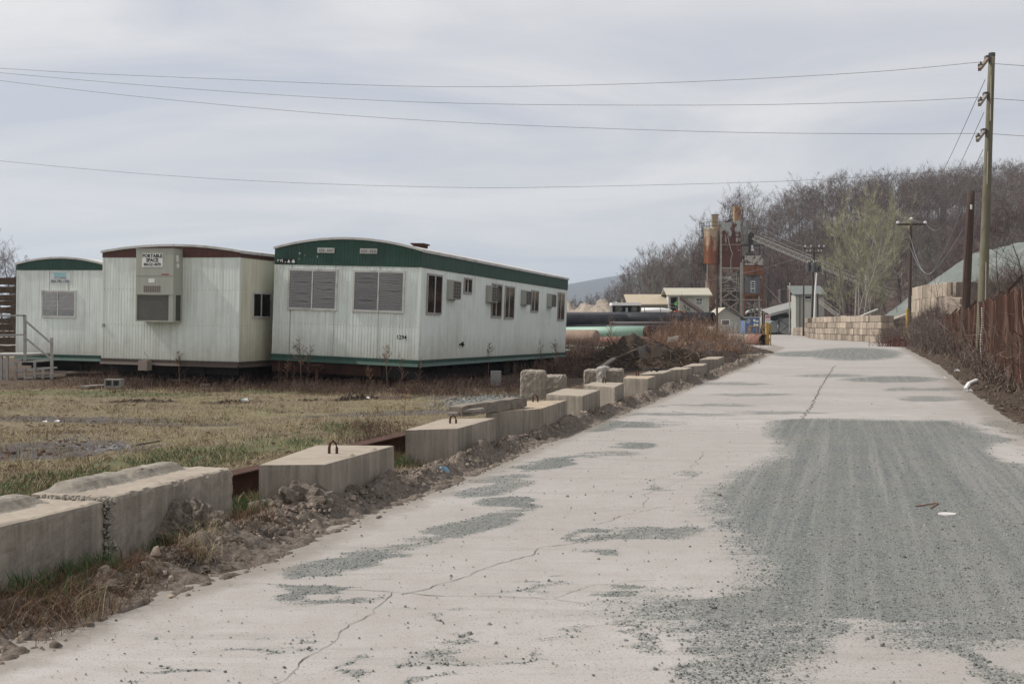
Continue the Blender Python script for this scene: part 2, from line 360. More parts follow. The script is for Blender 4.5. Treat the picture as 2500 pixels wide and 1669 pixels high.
def build_ground():
    xs = axis(-17, 14, 0.2, -5200, 5200, 1.085); ys = axis(4, 46, 0.2, -400, 7000, 1.075)
    gx, gy = np.meshgrid(xs, ys); h = ground_h(gx, gy)
    nx, ny = len(xs), len(ys)
    V = np.stack([gx.ravel(), gy.ravel(), h.ravel()], 1)
    i = np.arange(nx * ny).reshape(ny, nx)
    Fq = np.stack([i[:-1, :-1].ravel(), i[:-1, 1:].ravel(), i[1:, 1:].ravel(), i[1:, :-1].ravel()], 1)
    nz = (vfbm(gx * 1.3, gy * 1.3, 21) - 0.5)
    gr = np.zeros_like(gx)
    for (u, v, ru, rv, sl) in [(90, 1105, 170, 24, -0.05), (210, 1095, 110, 14, -0.08), (150, 1028, 260, 9, 0.02), (1210, 985, 80, 12, 0.0), (1150, 975, 120, 6, 0), (480, 1040, 120, 5, 0), (1000, 1010, 260, 6, -0.03)]:
        gr = np.maximum(gr, np.clip(1.6 - pxell(gx, gy, u, v, ru, rv, sl) - nz * 1.2, 0, 1) * (gy > 0))
    dk = np.zeros_like(gx)
    for (u, v, ru, rv, sl) in [(360, 982, 110, 4, 0.0), (900, 975, 110, 6, -0.04), (560, 983, 90, 4, -0.02), (160, 1057, 70, 4, 0), (1250, 960, 220, 9, -0.02)]:
        dk = np.maximum(dk, np.clip(1.5 - pxell(gx, gy, u, v, ru, rv, sl) - nz * 1.6, 0, 1) * (gy > 0))
    # bare dirt under and around the trailers, pipe yard, banks
    dk = np.maximum(dk, sstep(27.5, 29.5, gy + nz * 3) * sstep(60, 52, gy) * (gx < xL(gy) - 0.5) * 0.85)
    dk = np.maximum(dk, sstep(24, 30, gy - 3 * (gx - 1)) * 0)
    dk = np.maximum(dk, (gx > xR(gy) - 0.3) * sstep(110, 90, gy) * 0.9 * (gy > 0))
    dk = np.maximum(dk, sstep(0.9, 0.3, np.abs(gx - (xL(gy) - 0.4))) * (gy < 60) * (gy > 0))
    gn = np.zeros_like(gx)
    for (u, v, ru, rv, sl) in [(60, 1200, 200, 30, -0.15), (330, 1130, 170, 22, -0.2), (520, 1120, 200, 26, -0.18), (680, 1090, 120, 22, -0.1), (860, 1050, 70, 16, 0), (350, 966, 200, 5, 0), (700, 958, 120, 5, 0), (150, 960, 160, 6, 0)]:
        gn = np.maximum(gn, np.clip(1.5 - pxell(gx, gy, u, v, ru, rv, sl) + nz * 1.5, 0, 1) * (gy > 0))
    wood = np.maximum(sstep(95, 140, gy) * (gx > 30) * (1 - (gx < 52) * (gy < 205)), sstep(190, 230, gy)) + (gx > xF(gy) + 2) * (gy > 30)
    wood = np.clip(wood, 0, 1)
    far = sstep(60, 85, gy) * (1 - wood)
    g = NG('lot_ground'); v = g.coord('Pos')
    def att(n): a = g.n('ShaderNodeAttribute'); a.attribute_name = n; return a.outputs['Fac']
    straw = g.mix(g.noise(v, 1.1, 6, 0.6), (0.17, 0.143, 0.094), (0.31, 0.263, 0.178))
    straw = g.mix(g.ramp(g.noise(v, 24, 5, 0.7), [(0.35, 0.65), (0.7, 0)]), straw, (0.085, 0.064, 0.04))
    straw = g.mix(g.ramp(g.noise(v, 0.55, 4), [(0.45, 0), (0.65, 0.65)]), straw, (0.18, 0.165, 0.09)); straw = g.mix(g.ramp(g.noise(g.coord('Pos', (0.5, 1.3, 1), loc=(4, 9, 0)), 1.0, 7, 0.7), [(0.50, 0), (0.66, 0.75)]), straw, (0.12, 0.092, 0.066))
    green = g.mix(g.noise(v, 9, 5), (0.03, 0.062, 0.022), (0.11, 0.145, 0.055))
    grav = g.mix(g.noise(v, 38, 4, 0.7), (0.05, 0.046, 0.046), (0.19, 0.18, 0.17)); grav = g.mix(g.ramp(g.noise(v, 5, 4), [(0.4, 0.7), (0.6, 0)]), grav, (0.06, 0.05, 0.048))
    dirt = g.mix(g.noise(v, 6, 7, 0.7), (0.03, 0.022, 0.017), (0.15, 0.112, 0.085))
    litter = g.mix(g.noise(v, 1.7, 7, 0.7), (0.06, 0.043, 0.037), (0.18, 0.13, 0.11))
    yardc = g.mix(g.noise(v, 0.4, 6), (0.20, 0.17, 0.145), (0.32, 0.29, 0.26))
    c = g.mix(g.ramp(att('green'), [(0.25, 0), (0.75, 0.5)]), straw, green)
    fine = g.math('MULTIPLY', g.math('SUBTRACT', g.noise(v, 3.5, 7, 0.7), 0.5), 1.7)
    c = g.mix(g.ramp(g.math('ADD', att('gravel'), fine), [(0.38, 0), (0.75, 0.95)]), c, grav)
    c = g.mix(g.ramp(g.math('ADD', att('soil'), fine), [(0.35, 0), (0.65, 1)]), c, dirt)
    c = g.mix(att('far'), c, yardc); c = g.mix(att('wood'), c, litter)
    g.bump(g.noise(v, 22, 8, 0.7), 0.8, 0.04)
    m = g.fin(c, 0.95, 0.1)
    npmesh('ground', V, Fq, m, kind='structure', smooth=True, attrs={'gravel': gr.ravel(), 'soil': dk.ravel(), 'green': gn.ravel(), 'wood': wood.ravel(), 'far': far.ravel()})
    return gr, gn
build_ground()

# ------------------------------------------------------------------ road
D2S = 1.06428
def dsp(pts): return [(a * D2S, b * D2S) for a, b in pts]
GRAVEL_POLYS = [dsp([(1775, 963), (1840, 960), (2190, 966), (2250, 985), (2290, 1010), (2330, 1050), (2500, 1140), (2500, 1466), (2349, 1466), (2190, 1476), (2120, 1486), (2000, 1440), (1850, 1430), (1850, 1420), (1820, 1440), (1790, 1480), (1795, 1568), (1790, 1720), (1560, 1720), (1630, 1568), (1690, 1460), (1600, 1440), (1450, 1415), (1340, 1395), (1330, 1385), (1420, 1368), (1560, 1385), (1700, 1360), (1725, 1325), (1722, 1285), (1690, 1262), (1660, 1240), (1690, 1228), (1620, 1205), (1650, 1195), (1680, 1190), (1640, 1170), (1650, 1130), (1710, 1085), (1790, 1050), (1802, 1025), (1770, 995)])]
GRAVEL_ELL = [(d[0] * D2S, d[1] * D2S, d[2] * D2S, d[3] * D2S, d[4], d[5]) for d in [
    (800, 1287, 140, 24, -0.16, 1.0), (1010, 1222, 115, 20, -0.2, 1.0), (1130, 1166, 110, 20, -0.08, 1.0), (1250, 1064, 66, 10, -0.02, 0.9), (1490, 1016, 48, 8, 0, 0.9), (1420, 975, 140, 10, -0.03, 0.75),
    (1490, 1225, 60, 26, 0.1, 0.62), (1390, 1222, 40, 16, 0, 0.75), (1430, 1348, 44, 13, 0, 0.8), (760, 1353, 150, 12, 0.05, 0.85), (700, 1372, 60, 12, 0.1, 0.5), (480, 1520, 90, 14, 0, 0.6), (850, 1522, 55, 12, 0, 0.7), (640, 1500, 60, 8, 0, .4),
    (1150, 1120, 130, 14, -0.2, 0.6), (1180, 1095, 90, 9, -0.1, 0.6), (1400, 1040, 100, 7, -0.05, 0.55), (1560, 950, 150, 5, 0, .55), (1520, 1120, 60, 8, 0, 0.5), (1560, 1090, 40, 6, 0, .4), (1620, 930, 120, 4, 0, .5), (1680, 880, 110, 4, 0, .5), (1800, 945, 120, 4, 0, .5), (1720, 905, 90, 4, 0, .5),
    (1960, 812, 110, 15, 0, 1.0), (1850, 812, 90, 7, 0, 0.8), (2050, 870, 120, 7, 0, 0.65), (1900, 862, 90, 4, 0, .5), (2130, 915, 90, 6, 0, .5), (2200, 893, 100, 5, 0, .55), (2090, 893, 60, 4, 0, .5), (2240, 1000, 90, 10, 0.2, 0.6), (2340, 985, 80, 14, 0.2, 0.55),
    (1500, 1440, 160, 20, 0.05, 0.5), (1440, 1500, 90, 26, 0.1, 0.42), (1330, 1475, 70, 10, 0, 0.5), (2330, 1545, 130, 35, 0, 0.6), (2220, 1500, 60, 25, 0.3, 0.6), (1100, 1490, 120, 26, 0, 0.38), (1000, 1420, 60, 8, 0, 0.4), (1250, 1340, 80, 6, 0, 0.4), (950, 1555, 60, 8, 0, .5), (1700, 1500, 140, 70, 0, .55)]]
HOLES = [(d[0] * D2S, d[1] * D2S, d[2] * D2S, d[3] * D2S) for d in [(2349, 1040, 95, 28), (1900, 1432, 70, 6)]]
def inpoly(px, py, poly):
    r = np.zeros(px.shape, bool); n = len(poly)
    for k in range(n):
        x1, y1 = poly[k]; x2, y2 = poly[(k + 1) % n]
        c = ((y1 > py) != (y2 > py)) & (px < (x2 - x1) * (py - y1) / (y2 - y1 + 1e-9) + x1); r ^= c
    return r
def gravel_mask(x, y):
    x = np.asarray(x, float); y = np.asarray(y, float)
    n = vfbm(x * 1.7, y * 0.8, 5) - 0.5; n2 = vfbm(x * 0.9 + 7, y * 6, 17, 3) - 0.5
    sx = x + n * 0.35 + n2 * 0.25; sy = y + n2 * 0.5
    u = UC + F * sx / sy; v = VH + F * CAM_H / sy
    ex = x + n * 1.1 + n2 * 0.5; ey = y + n2 * 0.9 + n * 1.2; ue = UC + F * ex / ey; ve = VH + F * CAM_H / ey
    a = np.zeros(x.shape)
    for p in GRAVEL_POLYS:
        q = 0
        for (jx, jy) in ((0, 0), (.14, .1), (-.14, -.1), (.1, -.35), (-.1, .35), (.25, 0.2), (-.25, -0.2)): q = q + inpoly(UC + F * (sx + jx) / (sy + jy), VH + F * CAM_H / (sy + jy), p) / 7.0
        a = np.maximum(a, q)
    for (cu, cv, ru, rv, sl, k) in GRAVEL_ELL:
        q = ((ue - cu) / ru) ** 2 + ((ve - cv - sl * (ue - cu)) / rv) ** 2
        a = np.maximum(a, min(1.0, k + 0.12) * np.clip(1.45 - q, 0, 0.95))
    for (cu, cv, ru, rv) in HOLES: a = a * np.clip(((u - cu) / ru) ** 2 + ((v - cv) / rv) ** 2 - 0.3, 0, 1)
    return a
def build_road():
    ys = [3.0]
    while ys[-1] < 96: ys.append(ys[-1] + max(0.035, 0.0042 * ys[-1] ** 1.15))
    ys = np.array(ys); ns = 190; s = np.linspace(0, 1, ns)
    gy = np.repeat(ys[:, None], ns, 1); l = xL(ys) - 0.5; r = xR(ys) + 0.35
    gx = l[:, None] + (r - l)[:, None] * s[None]
    a = gravel_mask(gx, gy)
    z = (vfbm(gx * 0.5, gy * 0.5, 31, 3) - 0.5) * 0.02 + np.clip(a, 0, 1) * 0.004
    z = np.where(gy > 80, z * np.clip((96 - gy) / 16, 0, 1), z)
    i = np.arange(gx.size).reshape(gx.shape)
    Fq = np.stack([i[:-1, :-1].ravel(), i[:-1, 1:].ravel(), i[1:, 1:].ravel(), i[1:, :-1].ravel()], 1)
    edge = np.maximum(sstep(0.7, 0.15, gx - (l[:, None] + 0.5)), sstep(1.0, 0.1, (r[:, None] - 0.35) - gx))
    m = roadmat()
    npmesh('road', np.stack([gx.ravel(), gy.ravel(), z.ravel()], 1), Fq, m, kind='structure', smooth=True, attrs={'gravel': a.ravel(), 'edge': edge.ravel()})
def roadmat(yard=False):
    g = NG('dusty_concrete_road' if not yard else 'dusty_yard'); v = g.coord('Pos'); rot = (0, 0, R(17))
    along = g.coord('Pos', (1, 1, 1), rot)
    c = g.mix(g.noise(v, 0.45, 6, 0.6), (0.305, 0.288, 0.273), (0.44, 0.418, 0.40)); c = g.mix(g.ramp(g.noise(g.coord('Pos', (1, 1, 1), loc=(11, 3, 0)), 0.2, 5, 0.6), [(0.42, 0.5), (0.6, 0)]), c, (0.285, 0.268, 0.248))
    c = g.mix(g.ramp(g.noise(v, 3.5, 6, 0.65), [(0.4, 0.4), (0.62, 0)]), c, (0.285, 0.255, 0.23))
    c = g.mix(g.ramp(g.noise(g.coord('Pos', (0.35, 3.2, 1), (0, 0, R(3))), 1.2, 8, 0.72), [(0.52, 0), (0.70, 0.55)]), c, (0.225, 0.225, 0.205))
    c = g.mix(g.ramp(g.noise(v, 95, 2, 0.5), [(0.60, 0), (0.68, 0.75)]), c, (0.17, 0.15, 0.135))
    c = g.mix(g.ramp(g.noise(g.coord('Pos', (1, 1, 1), loc=(3, 8, 0)), 38, 3, 0.6), [(0.66, 0), (0.70, 0.9)]), c, (0.13, 0.12, 0.108))
    if not yard:
        vo = g.n('ShaderNodeTexVoronoi'); vo.inputs['Scale'].default_value = 75; g.l(v, vo.inputs['Vector'])
        sepc = g.n('ShaderNodeSeparateColor'); g.l(vo.outputs['Color'], sepc.inputs[0])
        gc = g.mix(sepc.outputs[0], (0.09, 0.098, 0.094), (0.205, 0.213, 0.203))
        tr = g.noise(g.coord('Pos', (4.5, 0.07, 1), (0, 0, R(16.5))), 1.6, 5, 0.65)
        gc = g.mix(g.ramp(tr, [(0.48, 0), (0.66, 0.5)]), gc, (0.27, 0.265, 0.245))
        gc = g.mix(g.ramp(g.noise(v, 0.8, 5), [(0.42, 0.0), (0.7, 0.4)]), gc, (0.21, 0.2, 0.17))
        gc = g.mix(g.ramp(tr, [(0.3, 0.4), (0.45, 0)]), gc, (0.095, 0.108, 0.107))
        at = g.n('ShaderNodeAttribute'); at.attribute_name = 'gravel'; ed = g.n('ShaderNodeAttribute'); ed.attribute_name = 'edge'
        grain = g.math('ADD', g.math('MULTIPLY', g.math('SUBTRACT', g.noise(v, 55, 2, 0.6), 0.5), 1.9), g.math('MULTIPLY', g.math('SUBTRACT', g.noise(g.coord('Pos', (0.5, 2.6, 1)), 3.2, 6, 0.7), 0.5), 1.3))
        halo = g.ramp(g.math('ADD', at.outputs['Fac'], g.math('MULTIPLY', g.math('SUBTRACT', g.noise(g.coord('Pos', (0.55, 1.4, 1), (0, 0, R(8))), 0.7, 8, 0.7), 0.5), 1.6)), [(0.12, 0), (0.75, 0.65)]); c = g.mix(halo, c, (0.25, 0.25, 0.232))
        f = g.ramp(g.math('ADD', at.outputs['Fac'], grain), [(0.38, 0), (0.70, 1)])
        c = g.mix(f, c, gc)
        fe = g.ramp(g.math('ADD', ed.outputs['Fac'], g.math('MULTIPLY', g.math('SUBTRACT', g.noise(v, 3, 6, 0.7), 0.5), 1.6)), [(0.3, 0), (0.9, 0.75)])
        c = g.mix(fe, c, (0.205, 0.185, 0.158))
        hb = g.math('ADD', g.math('MULTIPLY', vo.outputs['Distance'], f), g.math('MULTIPLY', g.noise(v, 70, 5, 0.7), 0.35))
        g.bump(hb, 0.55, 0.012)
    else:
        g.bump(g.noise(v, 30, 5, 0.7), 0.3, 0.01)
    return g.fin(c, 0.93, 0.12)
build_road()
def build_yard():
    mb = MB(); pts = [(15.5, 82.5), (19.2, 81.8), (30.5, 92), (34.2, 104), (36, 125), (41, 150), (48, 185), (46, 228), (22, 228), (18, 160), (12, 110)]
    mb.face([(x, y, -0.006) for x, y in pts]); mb.build('yard', roadmat(True), kind='structure')
build_yard()
def ribbon(mb, pts, w, z, seed):
    rr = random.Random(seed); L = []
    for k in range(len(pts) - 1):
        n = max(2, int((pts[k + 1] - pts[k]).length / 0.06))
        for j in range(n): L.append(pts[k].lerp(pts[k + 1], j / n))
    L.append(pts[-1]); Q = []
    for k, p in enumerate(L):
        d = (L[min(k + 1, len(L) - 1)] - L[max(0, k - 1)]).normalized(); s = Vector((-d.y, d.x, 0))
        o = noise.noise(Vector((p.x * 3, p.y * 3, seed))) * 0.07 + noise.noise(Vector((p.x * 11, p.y * 11, seed))) * 0.035
        ww = 0.33 * w * (0.3 + 0.9 * abs(noise.noise(Vector((p.x * 5, p.y * 5, seed + 9))) * 2))
        Q.append((p + s * (o + ww / 2), p + s * (o - ww / 2)))
    for a, b in zip(Q[:-1], Q[1:]):
        mb.face([(q.x, q.y, z + ROADZ(q.x, q.y)) for q in (a[0], b[0], b[1], a[1])])
def ROADZ(x, y):
    return float((vfbm(np.array([x * 0.5]), np.array([y * 0.5]), 31, 3)[0] - 0.5) * 0.02)
CRK = pmat('crack_dirt', (0.13, 0.117, 0.105), 0.95, 0.35, 25, 0.05, kind='Pos')
mb = MB()
def gp(l): return [G(a * D2S, b * D2S) for a, b in l]
for k, (l, w) in enumerate([
    ([(540, 1620), (690, 1530), (760, 1470), (810, 1440), (850, 1400), (915, 1360)], 0.018),
    ([(915, 1360), (990, 1350), (1180, 1285), (1250, 1255), (1370, 1236), (1420, 1225)], 0.024),
    ([(1370, 1205), (1420, 1187), (1490, 1165), (1560, 1160)], 0.018), ([(1480, 1165), (1500, 1100), (1580, 1075), (1620, 1035)], 0.014),
    ([(560, 1338), (700, 1345), (915, 1360), (1100, 1367), (1270, 1372), (1340, 1385)], 0.02), ([(1270, 1372), (1360, 1340), (1500, 1330)], 0.013),
    ([(1090, 1130), (1300, 1133), (1640, 1135)], 0.012), ([(1395, 957), (1600, 960), (1850, 962)], 0.035), ([(1838, 962), (1862, 930), (1885, 885), (1915, 838)], 0.10),
    ([(1500, 1120), (1580, 1100), (1615, 1080)], 0.012), ([(1450, 905), (1640, 905), (1880, 905)], 0.03), ([(1700, 868), (1900, 868)], 0.05), ([(1860, 905), (2100, 925)], 0.03)]):
    ribbon(mb, gp(l), w, 0.004, k)
mb.build('road_crack', CRK, kind='stuff', recalc=False)
# ------------------------------------------------------------------ trailers
def ribbed(mb, a0, a1, z0f, z1f, pitch, dep, mi=0, y=0.0):
    """vertical corrugated sheet facing -y between a0 and a1"""
    n = max(2, int(round((a1 - a0) / pitch))); p = (a1 - a0) / n; prof = []
    for k in range(n):
        b = a0 + k * p; prof += [(b, 0), (b + p * 0.58, 0), (b + p * 0.68, dep), (b + p * 0.9, dep)]
    prof.append((a1, 0)); n2 = len(prof)
    zz0 = z0f if callable(z0f) else (lambda a: z0f); zz1 = z1f if callable(z1f) else (lambda a: z1f)
    i = mb._add([(a, y + d, zz0(a)) for a, d in prof]); j = mb._add([(a, y + d, zz1(a)) for a, d in prof])
    for k in range(n2 - 1): mb.Fc.append((i + k, i + k + 1, j + k + 1, j + k)); mb.MI.append(mi)

def FRONT(p): return Vector((p.x, -p.y, p.z))           # a, out, z -> front wall (y = 0)
def SIDE(p): return Vector((p.y, p.x, p.z))             # a, out, z -> right side wall (x = 0)

def slats(mb, a0, a1, z0, z1, pitch, seed, wav=0.012, out=0.014):
    n = int((z1 - z0) / pitch); rr = random.Random(seed); m = 10
    ph = [rr.random() * 6 for _ in range(3)]; gaps = [rr.uniform(0.1, 0.9) for _ in range(3)] if wav > 0 else []
    for k in range(n + 1):
        zc = z1 - k * pitch; t = k / n; amp = wav * math.sin(3.1 * t) ; sag = 0
        for g_ in gaps: sag += 1.15 * pitch * math.copysign(1, t - g_) * math.exp(-abs(t - g_) * 22)
        row = []
        for j in range(m + 1):
            s = j / m; w = amp * (math.sin(ph[0] + s * 5 + t * 2) + 0.5 * math.sin(ph[1] + s * 11 + t * 5)) - sag * math.sin(3.14 * min(1, s * 1.05)) ** 1.0 * (0.6 + 0.4 * math.sin(ph[2] + s * 4))
            row.append((a0 + (a1 - a0) * s, zc + w))
        i = mb._add([(a, out + 0.006, z - pitch * 0.31) for a, z in row]); j0 = mb._add([(a, out - 0.008, z + pitch * 0.29) for a, z in row])
        for j in range(m): mb.Fc.append((i + j, i + j + 1, j0 + j + 1, j0 + j)); mb.MI.append(0)

def window(root, mp, a0, a1, z0, z1, fr=0.05, split=0.5, blind=None, seed=1, frm=None, half=False, bz=0.0):
    frm = frm or DKTRIM
    m = MB(mp); o = 0.035
    m.box(a0, a1, 0.0, o, z0, z0 + fr); m.box(a0, a1, 0.0, o, z1 - fr, z1); m.box(a0, a0 + fr, 0.0, o, z0 + fr, z1 - fr); m.box(a1 - fr, a1, 0.0, o, z0 + fr, z1 - fr)
    w = m.build('window', frm, root)
    m = MB(mp); ac = a0 + (a1 - a0) * split; m.box(ac - 0.018, ac + 0.018, 0.012, o + 0.006, z0 + fr, z1 - fr); m.build('mullion', TRIM, w)
    m = MB(mp); m.box(a0 + fr, a1 - fr, 0.001, 0.004, z0 + fr, z1 - fr); m.build('dark_interior', DARKIN, w)
    if blind:
        for q, (b0, b1) in enumerate(((a0 + fr, ac - 0.018), (ac + 0.018, a1 - fr))):
            if blind == 'right' and q == 0 or blind == 'left' and q == 1: continue
            m = MB(mp); slats(m, b0 + 0.004, b1 - 0.004, z0 + fr + 0.015 + bz * (z1 - z0), z1 - fr - 0.02, 0.042, seed + q, (0.013 if q else 0.004) if blind != 'flat' else 0.0)
            m.build('blind', BLIND if (q and blind != 'flat') else BLINDD, w, kind='stuff', recalc=False)
    for q, (b0, b1) in enumerate(((a0 + fr, ac - 0.018), (ac + 0.018, a1 - fr))):
        m = MB(mp); m.box(b0, b1, 0.024 + 0.003 * q, 0.026 + 0.003 * q, z0 + fr, z1 - fr); m.build('pane', GLASS, w)
    return w

def text(name, s, size, mat, parent, loc, bold=0.0, rot=(R(90), 0, 0), sx=1.0):
    c = bpy.data.curves.new(name, 'FONT'); c.body = s; c.size = size; c.align_x = 'CENTER'; c.align_y = 'CENTER'; c.offset = bold; c.extrude = 0.0008
    c.resolution_u = 2
    tmp = bpy.data.objects.new('tmp_text', c); me = bpy.data.meshes.new_from_object(tmp); bpy.data.objects.remove(tmp); bpy.data.curves.remove(c); me.name = name; me.materials.clear(); me.materials.append(mat)
    o = bpy.data.objects.new(name, me); COL.objects.link(o); o.parent = parent; o.location = loc; o.rotation_euler = rot; o.scale = (sx, 1, 1); return o

def arc_fn(W, ztop, rise):
    return lambda a: ztop + rise * (1 - ((a + W / 2) / (W / 2)) ** 2)

def trailer_shell(root, W, L, zb, zf, zt, rise, wallm, sidem, fascm, skirtm, skirt, rib, fascia_side=True, ribd=0.012):
    top = arc_fn(W, zt, rise)
    m = MB(); ribbed(m, -W, 0, zb, zf, rib, ribd); m.build('front_wall', wallm, root, recalc=False)
    m = MB(lambda p: Vector((-p.y, p.x, p.z))); ribbed(m, 0, L, zb, zf, rib * 1.05, ribd * 0.55); m.build('side_wall', sidem, root, recalc=False)
    m = MB(); m.box(-W + 0.015, -W + 0.03, 0.02, L, zb, zf); m.box(-W, 0, L - 0.02, L, zb, zt); m.box(-W + 0.02, -0.02, 0.02, L - .03, zb - 0.02, zb + 0.02); m.build('rear_walls', sidem, root)
    # corner trims
    m = MB(); m.box(-0.045, 0.006, -0.006, 0.045, zb, zf); m.build('corner_trim', wallm, root); m = MB(); m.box(-W - 0.006, -W + 0.04, -0.006, 0.04, zb, zf); m.build('corner_trim', wallm, root)
    m = MB(); ribbed(m, -W - 0.012, 0.012, zf, top, rib, ribd * 0.7, y=-0.014); m.build('front_fascia', fascm, root, recalc=False)
    m = MB(lambda p: Vector((0.014 - p.y, p.x, p.z))); ribbed(m, -0.012, L, zf, zt, rib, ribd * 0.5); m.build('side_fascia', fascm, root, recalc=False)
    # roof: arched sheet + edge trims
    n = 24; m = MB()
    for k in range(n):
        a, b = -W - 0.03 + (W + 0.06) * k / n, -W - 0.03 + (W + 0.06) * (k + 1) / n
        m.hexa([(a, -0.03, top(a)), (b, -0.03, top(b)), (b, L, top(b)), (a, L, top(a))], [(a, -0.03, top(a) + 0.03), (b, -0.03, top(b) + 0.03), (b, L, top(b) + 0.03), (a, L, top(a) + 0.03)])
    m.build('roof', ROOFM, root)
    m = MB()
    for k in range(n):
        a, b = -W - 0.04 + (W + 0.08) * k / n, -W - 0.04 + (W + 0.08) * (k + 1) / n
        m.hexa([(a, -0.05, top(a) - 0.025), (b, -0.05, top(b) - 0.025), (b, -0.032, top(b) - 0.025), (a, -0.032, top(a) - 0.025)], [(a, -0.05, top(a) + 0.034), (b, -0.05, top(b) + 0.034), (b, -0.032, top(b) + 0.034), (a, -0.032, top(a) + 0.034)])
    m.box(0.032, 0.05, -0.03, L, top(0.0) - 0.05, top(0.0) + 0.022); m.build('roof_edge_trim', TRIM, root)
    if skirt:
        m = MB()
        for (pa, pb) in (((-W - 0.02, -0.03), (0.02, -0.03)), ((0.02, -0.03), (0.02, L))):
            pa, pb = Vector((*pa, 0)), Vector((*pb, 0)); d = (pb - pa).normalized(); o = Vector((d.y, -d.x, 0))
            for (z0, z1, q0, q1) in ((zb - skirt * 0.55, zb, 0.0, 0.0), (zb - skirt, zb - skirt * 0.55, 0.035, 0.0)):
                m.face([pa + o * q0 + Vector((0, 0, z0)), pb + o * q0 + Vector((0, 0, z0)), pb + o * q1 + Vector((0, 0, z1)), pa + o * q1 + Vector((0, 0, z1))])
            m.face([pa + o * 0.035 + Vector((0, 0, zb - skirt)), pb + o * 0.035 + Vector((0, 0, zb - skirt)), pb - o * 0.05 + Vector((0, 0, zb - skirt)), pa - o * 0.05 + Vector((0, 0, zb - skirt))])
        m.build('skirt', skirtm, root, recalc=False)
    # undercarriage, with an added box to darken the gap below
    m = MB()
    for a in (-W * 0.27, -W * 0.73): m.box(a - 0.06, a + 0.06, 0.1, L - 0.2, zb - skirt - 0.24, zb - 0.03)
    for k in range(int(L / 1.2)): m.box(-W + 0.1, -0.1, 0.5 + k * 1.2, 0.58 + k * 1.2, zb - skirt - 0.12, zb - 0.04)
    m.box(-W + 0.1, -0.1, 0.15, 0.2, zb - skirt - 0.2, zb - 0.03)
    m.box(-W + 0.3, -0.35, 0.35, L - 0.5, 0.16, zb - skirt - 0.02)  # added solid dark box, blocks low sun and stands in for shade
    m.build('chassis_and_shade_box', UNDER, root)
    for a in (-W + 0.3, -0.3):
        for k in range(2):
            m = MB(); yy = L * 0.55 + k * 0.95; m.tube((a - 0.11, yy, 0.36), (a + 0.11, yy, 0.36), 0.36, n=18); w = m.build('wheel', RUBBER, root)
            m = MB(); m.tube((a - 0.12, yy, 0.36), (a + 0.12, yy, 0.36), 0.19, n=12); m.build('rim', RUSTD, w)
    return top

def wall_ac(root, mp, a0, a1, z0, z1, dep):
    m = MB(mp); m.box(a0, a1, 0.0, dep, z0, z1); m.box(a0 - 0.015, a1 + 0.015, 0.0, 0.03, z0 - 0.02, z1 + 0.02)
    b = m.build('air_conditioner', ACBEIGE, root)
    m = MB(mp); am = a0 + (a1 - a0) * 0.08
    m.box(am, a1 - 0.02, dep, dep + 0.004, z0 + 0.03, z1 - 0.03); m.build('recess', COIL, b)
    m = MB(mp); n = 5
    for k in range(n + 1):
        z = z0 + 0.03 + (z1 - z0 - 0.06) * k / n; m.box(am, a1 - 0.02, dep + 0.004, dep + 0.016, z - 0.007, z + 0.007)
    for k in range(4):
        a = am + (a1 - 0.02 - am) * k / 3; m.box(a - 0.008, a + 0.008, dep + 0.005, dep + 0.02, z0 + 0.03, z1 - 0.03)
    m.build('grille', ACGRILL, b)

YAW = R(-17.0); DV = Vector((math.sin(R(17)), math.cos(R(17)), 0)); RV = Vector((math.cos(R(17)), -math.sin(R(17)), 0))
def side_y(o, u):
    """distance along a side wall from its near corner at which it is seen at picture column u"""
    k = (u - UC) / F; return (k * o.y - o.x) / (DV.x - k * DV.y)

# --- nearest trailer: green fascia
D3 = 28.7; o3 = Vector((X(1018, D3), D3, 0)); W3 = 4.12; L3 = 15.0; zb = 0.73; zf = zb + 2.34; zt = zf + 0.43
t3 = thing('office_trailer', 'nearest white office trailer with green fascia, number 1294 and a row of side windows', 'office trailer', o3, (R(-0.52), R(2.0), YAW), 'portable office trailers')
top3 = trailer_shell(t3, W3, L3, zb, zf, zt, 0.27, WHITE, WHITE, GREEN, GREEN, 0.17, 0.085, ribd=0.009)
W1s = [(-W3 + 0.41, -W3 + 1.83), (-W3 + 2.26, -W3 + 3.70)]
for q, (a0, a1) in enumerate(W1s): window(t3, FRONT, a0, a1, zb + 1.17, zb + 2.24, 0.055, 0.5, 'wavy', 20 + 7 * q, TRIM)
def su(zx): return side_y(o3, 640 + zx / 3.0908)
for k, (x0, x1, z0, z1, bl) in enumerate([(1213, 1327, 1.17, 2.22, 'flat'), (1493, 1553, 1.80, 2.25, None), (1707, 1783, 1.17, 2.20, None), (1807, 1878, 1.15, 2.18, None), (2007, 2062, 1.42, 2.16, 'right'), (2210, 2260, 1.18, 2.22, 'right')]):
    window(t3, SIDE, su(x0), su(x1), zb + z0, zb + z1, 0.05, 0.42 if k else 0.5, bl, 60 + k, DKTRIM, bz=0.55 if k == 0 else 0.0)
for (x0, x1, z0, z1) in [(1362, 1440, 1.60, 2.11), (1662, 1728, 1.62, 2.10), (1928, 1982, 1.63, 2.10), (2126, 2174, 1.64, 2.10)]:
    a = su(x0); wall_ac(t3, SIDE, a + 0.06, a + 0.06 + 0.62, zb + z0, zb + z1, 0.17)
